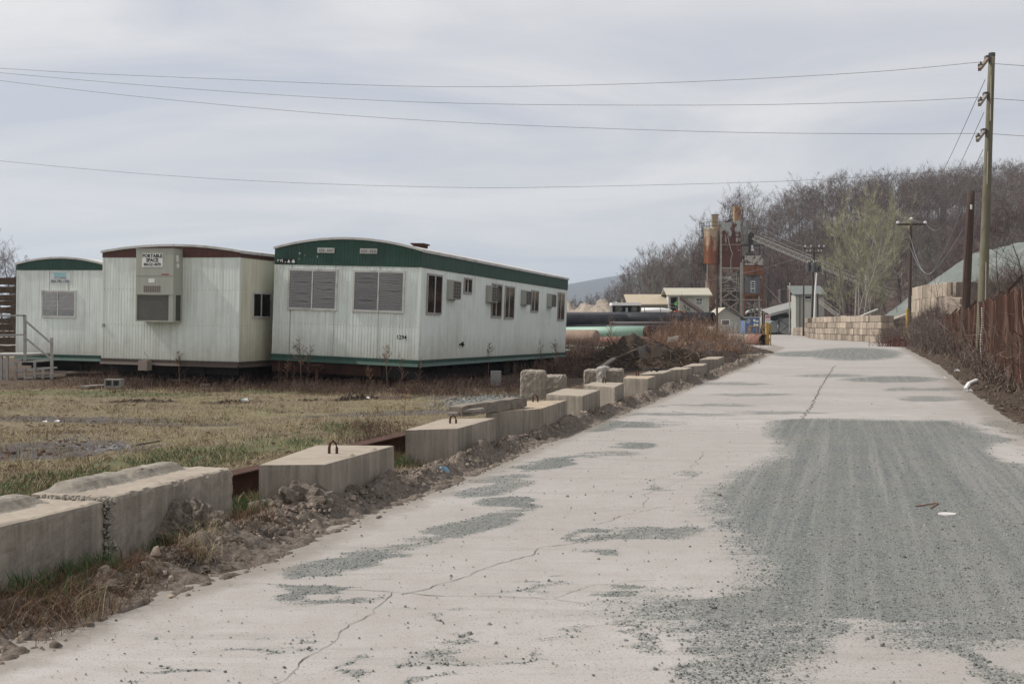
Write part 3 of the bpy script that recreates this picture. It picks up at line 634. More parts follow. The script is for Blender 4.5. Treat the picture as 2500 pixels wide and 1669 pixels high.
for a in (-W3 + 1.47, -W3 + 2.67):
    m = MB(FRONT); m.box(a - 0.24, a + 0.24, 0.014, 0.035, zf + 0.32, zf + 0.45); v_ = m.build('fascia_vent', TRIM, t3)
    m = MB(FRONT)
    for q in ((0, 1, 2), (4, 5, 6)):
        m = MB(FRONT)
        for k in q: m.box(a - 0.2 + k * 0.06, a - 0.16 + k * 0.06, 0.036, 0.04, zf + 0.35, zf + 0.42)
        m.build('louvre', ACGRILL, v_)
text('lettering', '1294', 0.145, INK, t3, (-0.47, -0.008, zb + 0.56), 0.003)
m = MB(FRONT); m.box(-W3 + 0.06, -W3 + 0.62, 0.016, 0.019, zf + 0.03, zf + 0.15); pl = m.build('fascia_plate', INK, t3)
m = MB(FRONT); zz = zf + 0.05
for (a, b, c_, d_) in [(0.08, 0.10, 0.02, 0.08), (0.11, 0.13, 0.06, 0.08), (0.16, 0.18, 0.02, 0.07), (0.165, 0.20, 0.055, 0.072), (0.21, 0.23, 0.01, 0.09), (0.50, 0.53, 0.0, 0.05), (0.51, 0.57, 0.06, 0.075)]:
    m.box(-W3 + a, -W3 + b, 0.019, 0.021, zz + c_, zz + d_)
for (a, w_, h_) in [(0.31, 0.03, 0.03), (0.41, 0.08, 0.08), (0.56, 0.06, 0.09)]:
    m.hexa([(-W3 + a - w_ / 2, 0.019, zz), (-W3 + a + w_ / 2, 0.019, zz), (-W3 + a + w_ / 2, 0.021, zz), (-W3 + a - w_ / 2, 0.021, zz)], [(-W3 + a - 0.008, 0.019, zz + h_), (-W3 + a, 0.019, zz + h_), (-W3 + a, 0.021, zz + h_), (-W3 + a - 0.008, 0.021, zz + h_)])
for (a, z, w_, h_) in [(0.70, 0.27, 0.018, 0.05), (0.735, 0.29, 0.012, 0.02), (0.86, 0.24, 0.012, 0.02), (0.70, 0.14, 0.012, 0.03), (1.22, 0.20, 0.012, 0.05)]: m.box(-W3 + a, -W3 + a + w_, 0.0155, 0.0175, zf + z, zf + z + h_)
m.build('lettering', STICK, pl)
m = MB(); m.box(-W3 + 0.02, -1.0, 0.0, 0.12, zb - 0.46, zb - 0.175); m.build('hitch_crossmember', pmat('dark_rusty_beam', (0.045, 0.024, 0.019), 0.9, 0.5, 3, 0.1, dirt=(0.02, 0.014, 0.012), damt=0.8), t3)
m = MB(); m.box(-0.98, -0.02, 0.02, 0.16, zb - 0.48, zb - 0.18); m.build('step_well', UNDER, t3)
m = MB(); m.tube((-W3 + 1.5, -0.35, 0.1), (-W3 + 1.5, -0.35, 0.5), 0.045); m.box(-W3 + 1.38, -W3 + 1.62, -0.47, -0.23, 0.48, 0.52); m.box(-W3 + 1.36, -W3 + 1.64, -0.5, -0.2, 0.02, 0.06); m.bar((-W3 + 1.5, -0.35, 0.35), (-W3 + 1.5, 0.05, 0.42), 0.06); m.build('jack_stand', RUSTD, t3)
m = MB()
for k in range(42):
    a = -W3 + 0.05 + k * (W3 - 0.1) / 41
    for z in (zb + 0.82, zb + 0.02):
        m.box(a - 0.008, a + 0.008, -0.006, 0.0, z - 0.008, z + 0.008)
    if k % 3 == 0: m.box(a - 0.008, a + 0.008, -0.006, 0.0, zb + 1.9, zb + 1.916)
m.build('rivets', DKTRIM, t3, kind='stuff', recalc=False)
m = MB(FRONT)
for a in (-W3 + 0.5, -W3 + 1.75, -W3 + 3.0): m.box(a - 0.004, a + 0.004, 0.0, 0.005, zb, zf)
m.build('wall_seam', ACGRILL, t3)
m = MB(SIDE); a = su(1480); m.tube((a, 0.0, zb + 0.38), (a, 0.12, zb + 0.38), 0.025); m.tube((a, 0.08, zb + 0.30), (a, 0.1, zb + 0.46), 0.02); m.tube((a - 0.1, 0.09, zb + 0.42), (a + 0.1, 0.09, zb + 0.36), 0.02); m.build('outdoor_tap', INK, t3)
# roof ventilator box
m = MB(); yv = 2.2; m.box(-1.16, -0.86, yv, yv + 0.4, top3(-1.0) + 0.02, top3(-1.0) + 0.10); m.box(-1.20, -0.82, yv - 0.04, yv + 0.44, top3(-1.0) + 0.10, top3(-1.0) + 0.14); m.build('roof_vent', RUSTD, t3)

# --- middle trailer: brown fascia and tall air conditioner
D2 = 29.0; o2 = Vector((X(581, D2), D2, 0)); W2 = 4.09; L2 = 13.5; zb2 = 0.68; zf2 = zb2 + 2.66; zt2 = zf2 + 0.15
t2 = thing('office_trailer', 'white office trailer with brown fascia and a tall air conditioner hung on its end wall', 'office trailer', o2, (0, R(0.9), YAW), 'portable office trailers')
top2 = trailer_shell(t2, W2, L2, zb2, zf2, zt2, 0.16, WHITE, WHITE_D, BROWN, SKIRTB, 0.15, 0.088, ribd=0.0045)
def a2(zx): return (zx - 1955) / 1122.0 * W2
m = MB(); ax0, ax1 = a2(1195), a2(1500); z0, z1 = zb2 + 1.02, zb2 + 2.85; dp = 0.42
m.box(ax0, ax1, -dp, -0.002, z0 + 0.66, z1); m.box(ax0, ax0 + 0.04, -dp, -0.002, z0, z0 + 0.66); m.box(ax1 - 0.13, ax1 - 0.0, -dp, -dp + 0.12, z0, z0 + 0.66)
m.box(ax1 - 0.05, ax1, -0.06, -0.002, z0, z0 + 0.66); m.box(ax0, ax1, -dp, -0.002, z0 - 0.035, z0)
ac = m.build('air_conditioner', ACBEIGE, t2)
m = MB(); m.box(ax0 + 0.04, ax1 - 0.13, -dp + 0.02, -0.02, z0, z0 + 0.66); m.box(ax1 - 0.13, ax1 - 0.02, -dp + 0.12, -0.06, z0, z0 + 0.66); cl = m.build('condenser_coil', COIL, ac)
m = MB()
for k in range(26): z = z0 + 0.012 + k * 0.025; m.box(ax0 + 0.04, ax1 - 0.13, -dp + 0.008, -dp + 0.02, z, z + 0.006)
m.build('coil_guard', DKTRIM, cl, kind='stuff', recalc=False)
m = MB(); m.box(ax0 + 0.01, ax1 - 0.01, -dp - 0.004, -dp, z0 + 1.15, z0 + 1.158); m.build('panel_seam', DKTRIM, ac); m = MB(); m.box(ax0 + 0.01, ax1 - 0.01, -dp - 0.006, -dp, z0 + 0.655, z0 + 0.675); m.build('panel_seam', DKTRIM, ac); m = MB(); m.box(ax0 - 0.01, ax1 + 0.012, -dp - 0.015, -0.002, z1 + 0.001, z1 + 0.02); m.build('top_cap', DKTRIM, ac)
m = MB()
vx0 = ax0 + 0.235
for k in range(8): m.box(vx0 + k * 0.064, vx0 + k * 0.064 + 0.05, -dp - 0.003, -dp + 0.001, z0 + 0.73, z0 + 0.89)
m.build('vent_slot', pmat('vent_slot_shadowed', (0.17, 0.15, 0.14), 0.8), ac)
m = MB(); m.box(ax0 + 0.18, ax0 + 0.79, -dp - 0.004, -dp, z1 - 0.46, z1 - 0.105); st = m.build('sign', STICK, ac)
xc = ax0 + 0.485
text('lettering', 'PORTABLE', 0.127, INK, st, (xc, -dp - 0.007, z1 - 0.175), 0.0045, sx=0.98)
text('lettering', 'SPACE', 0.127, INK, st, (xc, -dp - 0.007, z1 - 0.287), 0.0045, sx=1.0)
text('lettering', '800-521-8070', 0.100, INK, st, (xc, -dp - 0.007, z1 - 0.395), 0.003, sx=0.90)
m = MB(); m.box(ax0 + 0.38, ax0 + 0.56, -dp - 0.004, -dp, z0 + 0.97, z0 + 1.07); m.build('small_sticker', STICK, ac)
m = MB(); m.box(ax0 + 0.76, ax0 + 0.98, -dp - 0.004, -dp, z0 + 1.165, z0 + 1.20); m.build('red_badge', REDST, ac)
m = MB(); m.box(ax1, ax1 + 0.003, -0.30, -0.20, z1 - 0.32, z1 - 0.15); m.box(ax1, ax1 + 0.003, -0.28, -0.17, z1 - 0.47, z1 - 0.36); m.build('data_plate', STICK, ac)
y0, y1 = side_y(o2, 612.5), side_y(o2, 657)
window(t2, SIDE, y0, y1, zb2 + 1.12, zb2 + 1.80, 0.05, 0.45, None, 5, TRIM)
m = MB(lambda p: Vector((p.y, p.x, p.z))); m.box(y0 + 0.05 + (y1 - y0) * 0.42, y1 - 0.05, 0.012, 0.014, zb2 + 1.17, zb2 + 1.75); m.build('curtain', pmat('curtain_cream', (0.42, 0.40, 0.33), 0.8), t2)
m = MB()
for k in range(36):
    a = -W2 + 0.06 + k * (W2 - 0.12) / 35
    for z in (zb2 + 0.90, zb2 + 1.83, zb2 + 0.02):
        if z > zb2 + 1 and ax0 < a < ax1: continue
        m.box(a - 0.007, a + 0.007, -0.006, 0, z - 0.007, z + 0.007)
for k in range(20):
    for z in (zb2 + 0.92, zb2 + 1.84): m.box(0, 0.006, 0.1 + k * 0.16 - 0.007, 0.1 + k * 0.16 + 0.007, z - 0.007, z + 0.007)
m.build('rivets', ACGRILL, t2, kind='stuff', recalc=False)
m = MB(FRONT); m.box(-W2 + 0.01, -W2 + 0.09, 0.0, 0.03, zb2 + 0.83, zb2 + 0.87); m.box(-W2 + 0.02, -W2 + 0.08, 0.0, 0.03, zb2 + 0.88, zb2 + 0.92); m.build('hinge', DKTRIM, t2)
m = MB(); m.box(a2(1195), a2(1268), -0.28, -0.06, 0.40, 0.66); jb = m.build('junction_box', pmat('junction_box_grey', (0.24, 0.20, 0.17), 0.8), t2)

# --- left trailer: green arched fascia
D1 = 35.9; W1 = 3.2; o1 = Vector((X(38, D1), D1, 0)) + RV * W1; L1 = 11; zb1 = 0.68; zf1 = zb1 + 2.62; zt1 = zf1 + 0.19
t1 = thing('office_trailer', 'farthest left white office trailer with arched green fascia and a faded company sticker', 'office trailer', o1, (0, R(0.8), YAW), 'portable office trailers')
trailer_shell(t1, W1, L1, zb1, zf1, zt1, 0.19, WHITE, WHITE, GREEN, GREEN, 0.18, 0.09, ribd=0.004)
def a1f(zx): return -W1 + (zx - 127) / 3.356 / F * (D1 - 0.4) / math.cos(R(17)) * 1.0 - 0.0
window(t1, FRONT, a1f(368), a1f(690), zb1 + 1.14, zb1 + 2.0, 0.06, 0.49, 'flat', 90, TRIM, bz=0.2)
m = MB(FRONT); s0, s1 = a1f(442), a1f(636); m.box(s0, s1, 0.002, 0.006, zb1 + 2.22, zb1 + 2.58); sg = m.build('sign', FADED, t1)
m = MB(FRONT); m.box(s0 + (s1 - s0) * 0.2, s1 - (s1 - s0) * 0.22, 0.006, 0.008, zb1 + 2.41, zb1 + 2.54); m.build('colour_band', TURQ, sg)
sc_ = (s0 + s1) / 2
text('lettering', 'SCOTSMAN', 0.085, INKF, sg, (sc_, -0.009, zb1 + 2.375), 0.0, sx=1.0)
text('lettering', '800-782-1500', 0.115, INKF, sg, (sc_, -0.009, zb1 + 2.275), 0.002, sx=1.05)
m = MB(FRONT)
for a in (a1f(437), a1f(617)): m.box(a - 0.006, a + 0.006, 0.0, 0.004, zb1 + 2.0, zf1)
m.build('wall_seam', ACGRILL, t1)

# --- entry steps
def PD(zx, zy, D): return P(zx / 3.356, 550 + zy / 3.356, D)
st_ = thing('entry_steps', 'grey weathered entry steps with handrail in front of the left trailer', 'steps', (X(70, 33.5), 33.5, 0))
base = st_.location
def L_(zx, zy, dy=0.0): p = PD(zx, zy, 33.2); return Vector((p.x, p.y + dy, p.z)) - base
m = MB(); m.bar(L_(-160, 738), L_(207, 738), 0.07, 0.05); m.bar(L_(207, 780), L_(418, 962), 0.06, 0.05); m.build('handrail', STEPG, st_)
m = MB(); m.bar(L_(-160, 900), L_(207, 896), 0.06, 0.045); m.bar(L_(212, 925), L_(418, 1092), 0.06, 0.045); m.build('mid_rail', STEPG, st_)
for zx, zt_, zb_ in ((205, 735, 1110), (425, 920, 1290), (-150, 735, 1300)):
    m = MB(); m.bar(L_(zx, zb_), L_(zx - 2, zt_), 0.07, 0.07); m.build('post', STEPG, st_)
m = MB(); p = L_(-170, 1056); q = L_(218, 1056); m.box(p.x, q.x, -0.35, 1.5, p.z - 0.05, p.z + 0.01); m.build('platform', STEPG, st_)
for (x0, x1, zy) in ((130, 287, 1112), (205, 352, 1172), (270, 425, 1236)):
    p, q = L_(x0, zy), L_(x1, zy); m = MB(); m.box(p.x, q.x, -0.3, 0.75, p.z - 0.035, p.z + 0.01); m.build('tread', STEPG if x0 < 250 else WOODW, st_)
for zx, zt_ in ((12, 1062), (60, 1062), (130, 1118), (205, 1178), (285, 1118), (352, 1178), (275, 1240)):
    m = MB(); m.bar(L_(zx, 1296), L_(zx, zt_), 0.06, 0.06); m.build('leg', STEPG, st_)
for qa, qb in ((L_(60, 1130), L_(135, 1135)), (L_(130, 1190), L_(210, 1192)), (L_(205, 1250), L_(285, 1245))):
    m = MB(); m.bar(qa, qb, 0.05); m.build('stringer', STEPG, st_)

# --- timber stack left of the trailers
rr = random.Random(5)
lay = [(676, 696, 0), (698, 716, 1), (718, 735, 0), (734, 746, 1), (748, 766, 0), (776, 790, 1), (790, 808, 0), (808, 822, 1), (822, 842, 0), (842, 862, 1)]
for k, (v0, v1, par) in enumerate(lay):
    D = 39.0; z0, z1 = Z(v1, D), Z(v0, D)
    cz = (z0 + z1) / 2; h = (z1 - z0) * 0.92; w = rr.uniform(0.9, 1.1)
    m = MB(); n = 9; xx0, xx1 = X(-120, D) + rr.uniform(-.2, .2), X(47, D) + rr.uniform(-0.05, 0.08)
    rings = []
    for j in range(n + 1):
        x = xx0 + (xx1 - xx0) * j / n; y = D + rr.uniform(-0.05, 0.05); hh = h / 2 * rr.uniform(0.86, 1.05)
        rings.append([(x, y, cz - hh), (x, y + 0.24, cz - hh), (x, y + 0.24, cz + hh), (x, y, cz + hh)])
    for r0, r1 in zip(rings[:-1], rings[1:]): m.hexa(r0, r1)
    names = ['topmost', 'second', 'third', 'fourth', 'fifth', 'sixth', 'seventh', 'eighth', 'ninth', 'lowest']
    tag(m.build('timber', WOODD), '%s rotting brown timber from the top of the stack left of the trailers' % names[k] if k not in (0, 9) else '%s rotting brown timber in the stack left of the trailers' % names[k], 'timber', 'stacked timbers')
    for q in range(1 if par else 0):
        m = MB(); x = X(12, D); m.box(x, x + 0.3, D + 0.34 + 0.02 * k, D + 2.2, cz - h * 0.45, cz + h * 0.45)
        tag(m.build('timber', WOODD), 'dark timber lying crosswise behind the front of the stack beside the trailer', 'timber', 'crosswise stacked timbers')

# --- bits on the ground by the trailers
CMU = pmat('cinder_block_grey', (0.27, 0.26, 0.24), 0.95, 0.15, 20, 0.1, bump=0.4, bscale=80)
def cmu(label, u, v, D, rz=0.1):
    r = thing('cinder_block', label, 'cinder block', P(u, v, D), (0, 0, rz))
    m = MB(); w, d, h, t = 0.42, 0.2, 0.2, 0.035
    m.box(-w / 2, w / 2, 0.0, d, 0, t); m.box(-w / 2, w / 2, 0.0, d, h - t, h)
    for a in (-w / 2, -t / 2, w / 2 - t): m.box(a, a + t, 0.001, d, t, h - t)
    m.build('shell', CMU, r); m = MB(); m.box(-w / 2 + t, w / 2 - t, d * 0.9, d * 0.93, t, h - t); m.build('web', CMU, r); return r
cmu('grey hollow cinder block on a plank in front of the brown fascia trailer', 274, 945.5, 27.6, -0.12)
m = MB(); p0, p1 = G(205, 951), G(352, 938); m.bar(p0 + Vector((0, 0, .07)), p1 + Vector((0, 0, .06)), 0.26, 0.05); tag(m.build('plank', WOODW), 'weathered plank lying in the grass under a cinder block', 'plank')
m = MB(); p = G(499, 948); m.box(p.x - 0.1, p.x + 0.1, p.y, p.y + 0.2, 0.0, 0.12); tag(m.build('paving_block', CMU), 'small pale block on the grass edge under the brown fascia trailer', 'block')
m = MB(); p = G(372, 930); m.box(p.x - 0.32, p.x + 0.32, p.y, p.y + 0.4, 0.0, 0.16); m.box(p.x - 0.1, p.x + 0.12, p.y + 0.1, p.y + 0.3, 0.16, 0.5); tag(m.build('trailer_pier', CMU), 'grey block pier propping the trailer beside the hanging box', 'pier')
m = MB(); p = G(1210, 945); m.box(p.x - 0.14, p.x + 0.14, p.y + 0.4, p.y + 0.8, 0.0, 0.2); m.box(p.x - 0.14, p.x + 0.14, p.y + .42, p.y + .78, 0.2, 0.4); tag(m.build('trailer_pier', CMU), 'grey block pier under the long side of the nearest trailer', 'pier')
for (u, v, du, dv, lab) in [(8, 1112, 26, 4, 'short dark plank lying on the gravel patch at the left edge'), (330, 1092, 60, -7, 'thin dark stick lying across the dry lawn by the gravel patch'), (1090, 978, 24, -1, 'short pale board lying in the grass before the nearest trailer')]:
    m = MB(); m.bar(G(u, v) + Vector((0, 0, 0.03)), G(u + du, v + dv) + Vector((0, 0, 0.05)), 0.06 if du != 60 else 0.02, 0.04 if du != 60 else 0.02); tag(m.build('plank' if du != 60 else 'stick', WOODD if du != 24 else WOODW), lab, 'plank' if du != 60 else 'stick')
# ------------------------------------------------------------------ concrete barrier blocks
def rough_block(name, corners, z0, z1, mat, seed, n=(18, 22, 14), rad=0.022, amp=0.006, chip=0.05, seams=(), key=False, topmat=None, parent=None):
    """corners: NL, NR, FR, FL on the ground (x, y); a rounded, chipped hexahedron"""
    NL, NR, FR, FL = [Vector((c[0], c[1], 0)) for c in corners]
    wx = ((NR - NL).length + (FR - FL).length) / 2; wy = ((FL - NL).length + (FR - NR).length) / 2; wz = z1 - z0
    hs = (wx / 2, wy / 2, wz / 2); V = []; Fq = []; idx = {}
    def vid(i, j, k):
        key_ = (i, j, k)
        if key_ in idx: return idx[key_]
        p = [(-1 + 2 * i / n[0]) * hs[0], (-1 + 2 * j / n[1]) * hs[1], (-1 + 2 * k / n[2]) * hs[2]]
        q = noise.noise(Vector((p[0] * 5 + seed, p[1] * 5, p[2] * 5)))
        q2 = noise.noise(Vector((p[0] * 14 + seed, p[1] * 14, p[2] * 14)))
        r = rad + chip * max(0.0, q * 0.7 + q2 * 0.6 + 0.4 * noise.noise(Vector((p[0] * 34 + seed, p[1] * 34, p[2] * 34))) - 0.1)
        r = min(r, min(hs) * 0.9)
        inner = [max(-(h - r), min(h - r, c)) for c, h in zip(p, hs)]
        d = Vector([a - b for a, b in zip(p, inner)])
        if d.length > r: d = d.normalized() * r
        p = [a + b for a, b in zip(inner, d)]
        off = amp * (noise.noise(Vector((p[0] * 9, p[1] * 9 + seed, p[2] * 9))) + 0.6 * q2)
        for c_ in seams:
            if p[0] > hs[0] * 0.9 and abs(p[1] / hs[1] - c_) < 1.2 / n[1] * 1.0: off -= 0.024
        l = Vector(p).length or 1
        dirs = [p[t] / hs[t] for t in range(3)]; mxd = max(range(3), key=lambda t: abs(dirs[t])); p[mxd] += math.copysign(off, p[mxd])
        s, t, w = (p[0] / hs[0] + 1) / 2, (p[1] / hs[1] + 1) / 2, (p[2] / hs[2] + 1) / 2
        b = NL * (1 - s) * (1 - t) + NR * s * (1 - t) + FR * s * t + FL * (1 - s) * t
        V.append((b.x, b.y, z0 + w * wz)); idx[key_] = len(V) - 1; return idx[key_]
    for a, b, c_, fixed in ((0, 1, 2, 0), (0, 1, 2, 1), (0, 2, 1, 0), (0, 2, 1, 1), (1, 2, 0, 0), (1, 2, 0, 1)):
        for i in range(n[a]):
            for j in range(n[b]):
                def g_(ii, jj):
                    t = [0, 0, 0]; t[a] = ii; t[b] = jj; t[c_] = fixed * n[c_]; return vid(*t)
                Fq.append((g_(i, j), g_(i + 1, j), g_(i + 1, j + 1), g_(i, j + 1)))
    me = bpy.data.meshes.new(name); me.from_pydata(V, [], Fq); me.materials.append(mat)
    b = bmesh.new(); b.from_mesh(me); bmesh.ops.recalc_face_normals(b, faces=b.faces); b.to_mesh(me); b.free()
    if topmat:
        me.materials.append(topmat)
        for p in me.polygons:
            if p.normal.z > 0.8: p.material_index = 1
    return link(name, me, parent)
def loop(root, c, d, h=0.16, w=0.13, stub=False, r=0.0135):
    m = MB(); h *= 0.72; w *= 0.62; c = Vector(c); d = Vector(d).normalized() * w / 2
    if stub:
        m.path([c - d * 0.4, c - d * 0.3 + Vector((0, 0, 0.06))], r, 6); m.path([c + d * 0.4, c + d * 0.15 + Vector((0, 0, 0.06))], r, 6)
    else:
        m.path([c - d * 0.95 - Vector((0, 0, .03)), c - d * 0.95 + Vector((0, 0, h * 0.45)), c - d * 0.7 + Vector((0, 0, h * 0.8)), c + Vector((0, 0, h)), c + d * 0.7 + Vector((0, 0, h * 0.8)), c + d * 0.95 + Vector((0, 0, h * 0.45)), c + d * 0.95 - Vector((0, 0, .03))], r, 7)
    m.build('lifting_loop', RUSTL, root, smooth=True)
def bp(pts, z): return [tuple(G(u, v, z)[:2]) for u, v in pts]
BG = 'concrete blocks along the road edge'
GAPV = Vector((0, 0, 0))
def block(label, corners, z1, seed, loop_at=None, mat=None, **k):
    c = [Vector((p[0], p[1], 0)) for p in corners]; ctr = (c[0] + c[1] + c[2] + c[3]) / 4
    r = thing('concrete_block', label, 'concrete block', ctr, (0, 0, 0), BG)
    rel = [(p.x - ctr.x, p.y - ctr.y) for p in c]
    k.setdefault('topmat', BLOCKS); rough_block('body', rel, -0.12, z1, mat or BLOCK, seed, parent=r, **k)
    if loop_at:
        loop(r, Vector((loop_at[0] - ctr.x, loop_at[1] - ctr.y, z1)), (0.95, -0.25, 0), **(loop_at[2] if len(loop_at) > 2 else {}))
    return r
zA = 0.47
a_far = G(257, 1222, zA); dirA = Vector((0.27, 0.963, 0)); lefA = Vector((-0.963, 0.27, 0))
def rect(nr, L, W, d=dirA):
    l = Vector((-d.y, d.x, 0)); nr = Vector((nr[0], nr[1], 0)); return [tuple((nr + l * W)[:2]), tuple(nr[:2]), tuple((nr + d * L)[:2]), tuple((nr + d * L + l * W)[:2])]
nrA = a_far - dirA * 1.75
bA = block('chipped grey concrete block at the left edge, nearest to the camera', rect(nrA, 1.74, 0.62), zA, 1, n=(26, 70, 22), rad=0.016, amp=0.012, chip=0.12)
b_far = G(570, 1142, zA + 0.02); nrB = a_far + dirA * 0.02 + Vector((0.02, 0, 0)); LB = (Vector((b_far.x, b_far.y, 0)) - Vector((nrB.x, nrB.y, 0))).length
dB = (Vector((b_far.x, b_far.y, 0)) - Vector((nrB.x, nrB.y, 0))).normalized()
bB = block('chipped grey concrete block with raised key and two broken loop stubs', rect(nrB, LB, 0.62, dB), zA + 0.02, 2, n=(26, 70, 22), rad=0.016, amp=0.012, chip=0.13)
def key_ridge(root, ctr, d, L, z, w=0.38, h=0.066, seed=0):
    l = Vector((-d.y, d.x, 0)); n = 34; m = MB()
    R_ = []
    prof = [(-.5, -.01), (-.42, .12), (-.33, .45), (-.25, .8), (-.16, 1.0), (0.0, 1.03), (.16, 1.0), (.25, .8), (.33, .45), (.42, .12), (.5, -.01)]
    for j in range(n + 1):
        t = j / n; hh = h * min(1, min(t, 1 - t) * 8.0) * (1 + 0.1 * noise.noise(Vector((t * 9, seed, 0)))); c = ctr + d * (L * (t - 0.5))
        ww = w * (0.9 + 0.1 * noise.noise(Vector((t * 7, seed, 3))))
        R_.append([c + l * (ww * a_) + Vector((0, 0, z + hh * b_ + (0.003 * noise.noise(Vector((t * 14, a_ * 6, seed))) + 0.005 * noise.noise(Vector((t * 60, a_ * 25, seed)))) * (1 if abs(a_) < .5 else 0))) for a_, b_ in prof])
    for a, b in zip(R_[:-1], R_[1:]):
        for q in range(10): m.face([a[q], a[q + 1], b[q + 1], b[q]])
    m.build('raised_key', BLOCKK, root, recalc=True)
cA = Vector(bA.location); key_ridge(bA, Vector((0, 0, 0)) + lefA * 0.13 + dirA * 0.15, dirA, 1.2, zA, seed=2)
lB = Vector((-dB.y, dB.x, 0))
key_ridge(bB, lB * 0.14 - dB * LB * 0.24, dB, LB * 0.46, zA + 0.02, seed=3); key_ridge(bB, lB * 0.14 + dB * LB * 0.2, dB, LB * 0.44, zA + 0.02, w=0.36, h=0.062, seed=5)
sB = G(345, 1163, zA + 0.02); loop(bB, Vector((sB.x, sB.y, 0)) - Vector((bB.location.x, bB.location.y, 0)) + Vector((0, 0, zA + 0.02)), dB, stub=True)
zC = 0.42
zC_ = zA
qs = np.random.default_rng(17); ns_ = 420; P_ = []
for k in range(ns_):
    t = qs.random()
    if t < 0.55: b_ = Vector((nrB.x, nrB.y, 0)) + dirA * qs.normal(0.0, 0.035) + lefA * (-0.004 + abs(qs.normal(0, 0.03))); z_ = qs.uniform(0.02, zA)
    elif t < 1.8: b_ = Vector((nrB.x, nrB.y, 0)) + dirA * qs.normal(0.0, 0.03) + lefA * qs.uniform(0, 0.55); z_ = zA + 0.006
    else: b_ = Vector((nrB.x, nrB.y, 0)) + dB * abs(qs.normal(0, 0.3)) + lefA * qs.normal(0.01, 0.012); z_ = zA - abs(qs.normal(0, 0.02)) + 0.02
    P_.append((b_.x - bB.location.x, b_.y - bB.location.y, z_))
SEAM = (-0.2, 0.45)
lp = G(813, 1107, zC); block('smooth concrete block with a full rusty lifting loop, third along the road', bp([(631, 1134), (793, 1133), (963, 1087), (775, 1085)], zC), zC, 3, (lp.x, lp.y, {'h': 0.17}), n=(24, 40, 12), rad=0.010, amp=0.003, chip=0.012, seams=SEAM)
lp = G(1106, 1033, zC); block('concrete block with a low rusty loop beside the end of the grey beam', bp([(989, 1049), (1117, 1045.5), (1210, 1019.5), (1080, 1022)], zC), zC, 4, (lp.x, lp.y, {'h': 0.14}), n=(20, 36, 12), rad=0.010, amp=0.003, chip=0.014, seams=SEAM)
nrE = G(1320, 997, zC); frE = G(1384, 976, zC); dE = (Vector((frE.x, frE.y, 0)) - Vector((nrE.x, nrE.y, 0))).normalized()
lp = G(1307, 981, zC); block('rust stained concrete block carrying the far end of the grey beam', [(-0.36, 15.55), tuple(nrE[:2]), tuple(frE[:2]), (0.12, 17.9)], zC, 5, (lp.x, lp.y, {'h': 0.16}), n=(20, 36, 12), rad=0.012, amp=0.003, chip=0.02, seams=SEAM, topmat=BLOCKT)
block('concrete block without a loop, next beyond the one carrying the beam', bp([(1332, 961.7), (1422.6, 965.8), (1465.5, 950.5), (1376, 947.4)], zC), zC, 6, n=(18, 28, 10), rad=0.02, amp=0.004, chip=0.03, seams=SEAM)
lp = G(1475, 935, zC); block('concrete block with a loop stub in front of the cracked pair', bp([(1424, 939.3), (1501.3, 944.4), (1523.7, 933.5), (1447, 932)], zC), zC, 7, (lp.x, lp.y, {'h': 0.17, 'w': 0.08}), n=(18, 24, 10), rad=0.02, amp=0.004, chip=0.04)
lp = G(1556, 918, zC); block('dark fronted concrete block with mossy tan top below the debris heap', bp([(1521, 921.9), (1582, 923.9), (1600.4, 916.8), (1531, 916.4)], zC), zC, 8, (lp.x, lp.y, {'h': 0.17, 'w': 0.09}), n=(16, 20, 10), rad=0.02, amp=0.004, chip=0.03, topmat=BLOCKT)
block('concrete block with a black scrap on top below the debris heap', bp([(1559.5, 913.7), (1618.8, 910.6), (1641, 903.5), (1586, 904.5)], zC), zC, 9, n=(16, 20, 10), rad=0.02, chip=0.03)
block('streaked concrete block between the black scrap block and the overgrown one', bp([(1626, 902.8), (1674, 901.0), (1690, 896.0), (1648, 895.6)], zC), zC, 10, n=(14, 18, 8), rad=0.02, chip=0.03)
block('overgrown concrete block by tall dry stems, second farthest of the row', bp([(1664, 894.5), (1716, 891.8), (1727, 886.5), (1690, 886.5)], zC), zC, 11, n=(14, 16, 8), rad=0.02, chip=0.03)
block('farthest concrete block of the row, half hidden in brush', bp([(1706, 877.5), (1752, 876), (1768, 870), (1728, 870)], zC), zC, 12, n=(12, 14, 8), rad=0.02, chip=0.03)
m = MB(); p = G(1598, 907, zC); m.path([p + Vector((-.1, 0, .02)), p + Vector((-.03, .02, .08)), p + Vector((.06, 0, .03)), p + Vector((.14, .01, .07))], 0.035, 6); tag(m.build('rubber_scrap', RUBBER), 'crumpled black scrap lying on a concrete block', 'scrap')
# blocks standing behind the row
def chunk(label, u0, u1, v0, vb, D, seed, depth=0.6, slope=0.0, mat=None, lean=0.0):
    x0, x1 = X(u0, D), X(u1, D); z1 = Z(v0, D)
    r = thing('concrete_block', label, 'concrete block', ((x0 + x1) / 2, D, 0), (0, R(lean), R(-8)), 'loose concrete blocks behind the row')
    w = (x1 - x0) / 2
    rough_block('body', [(-w, 0), (w * 0.96, -0.05), (w, depth), (-w * 0.9, depth)], -0.1, z1, mat or BLOCK, seed, parent=r, n=(18, 16, 16), rad=0.05, amp=0.022, chip=0.14); return r
chunk('rough upright concrete block with rounded broken top', 1268, 1326, 905, 976, 24.3, 21, 0.55, lean=2)
chunk('broken concrete block leaning beside the rough upright one', 1322, 1377, 917, 968, 25.2, 22, 0.7)
chunk('left block of the cracked pair with a thin loop stub', 1425, 1462, 903, 935, 29.2, 23, 0.8)
chunk('right block of the cracked pair below the debris heap', 1461, 1520, 902, 935, 29.0, 24, 0.9)
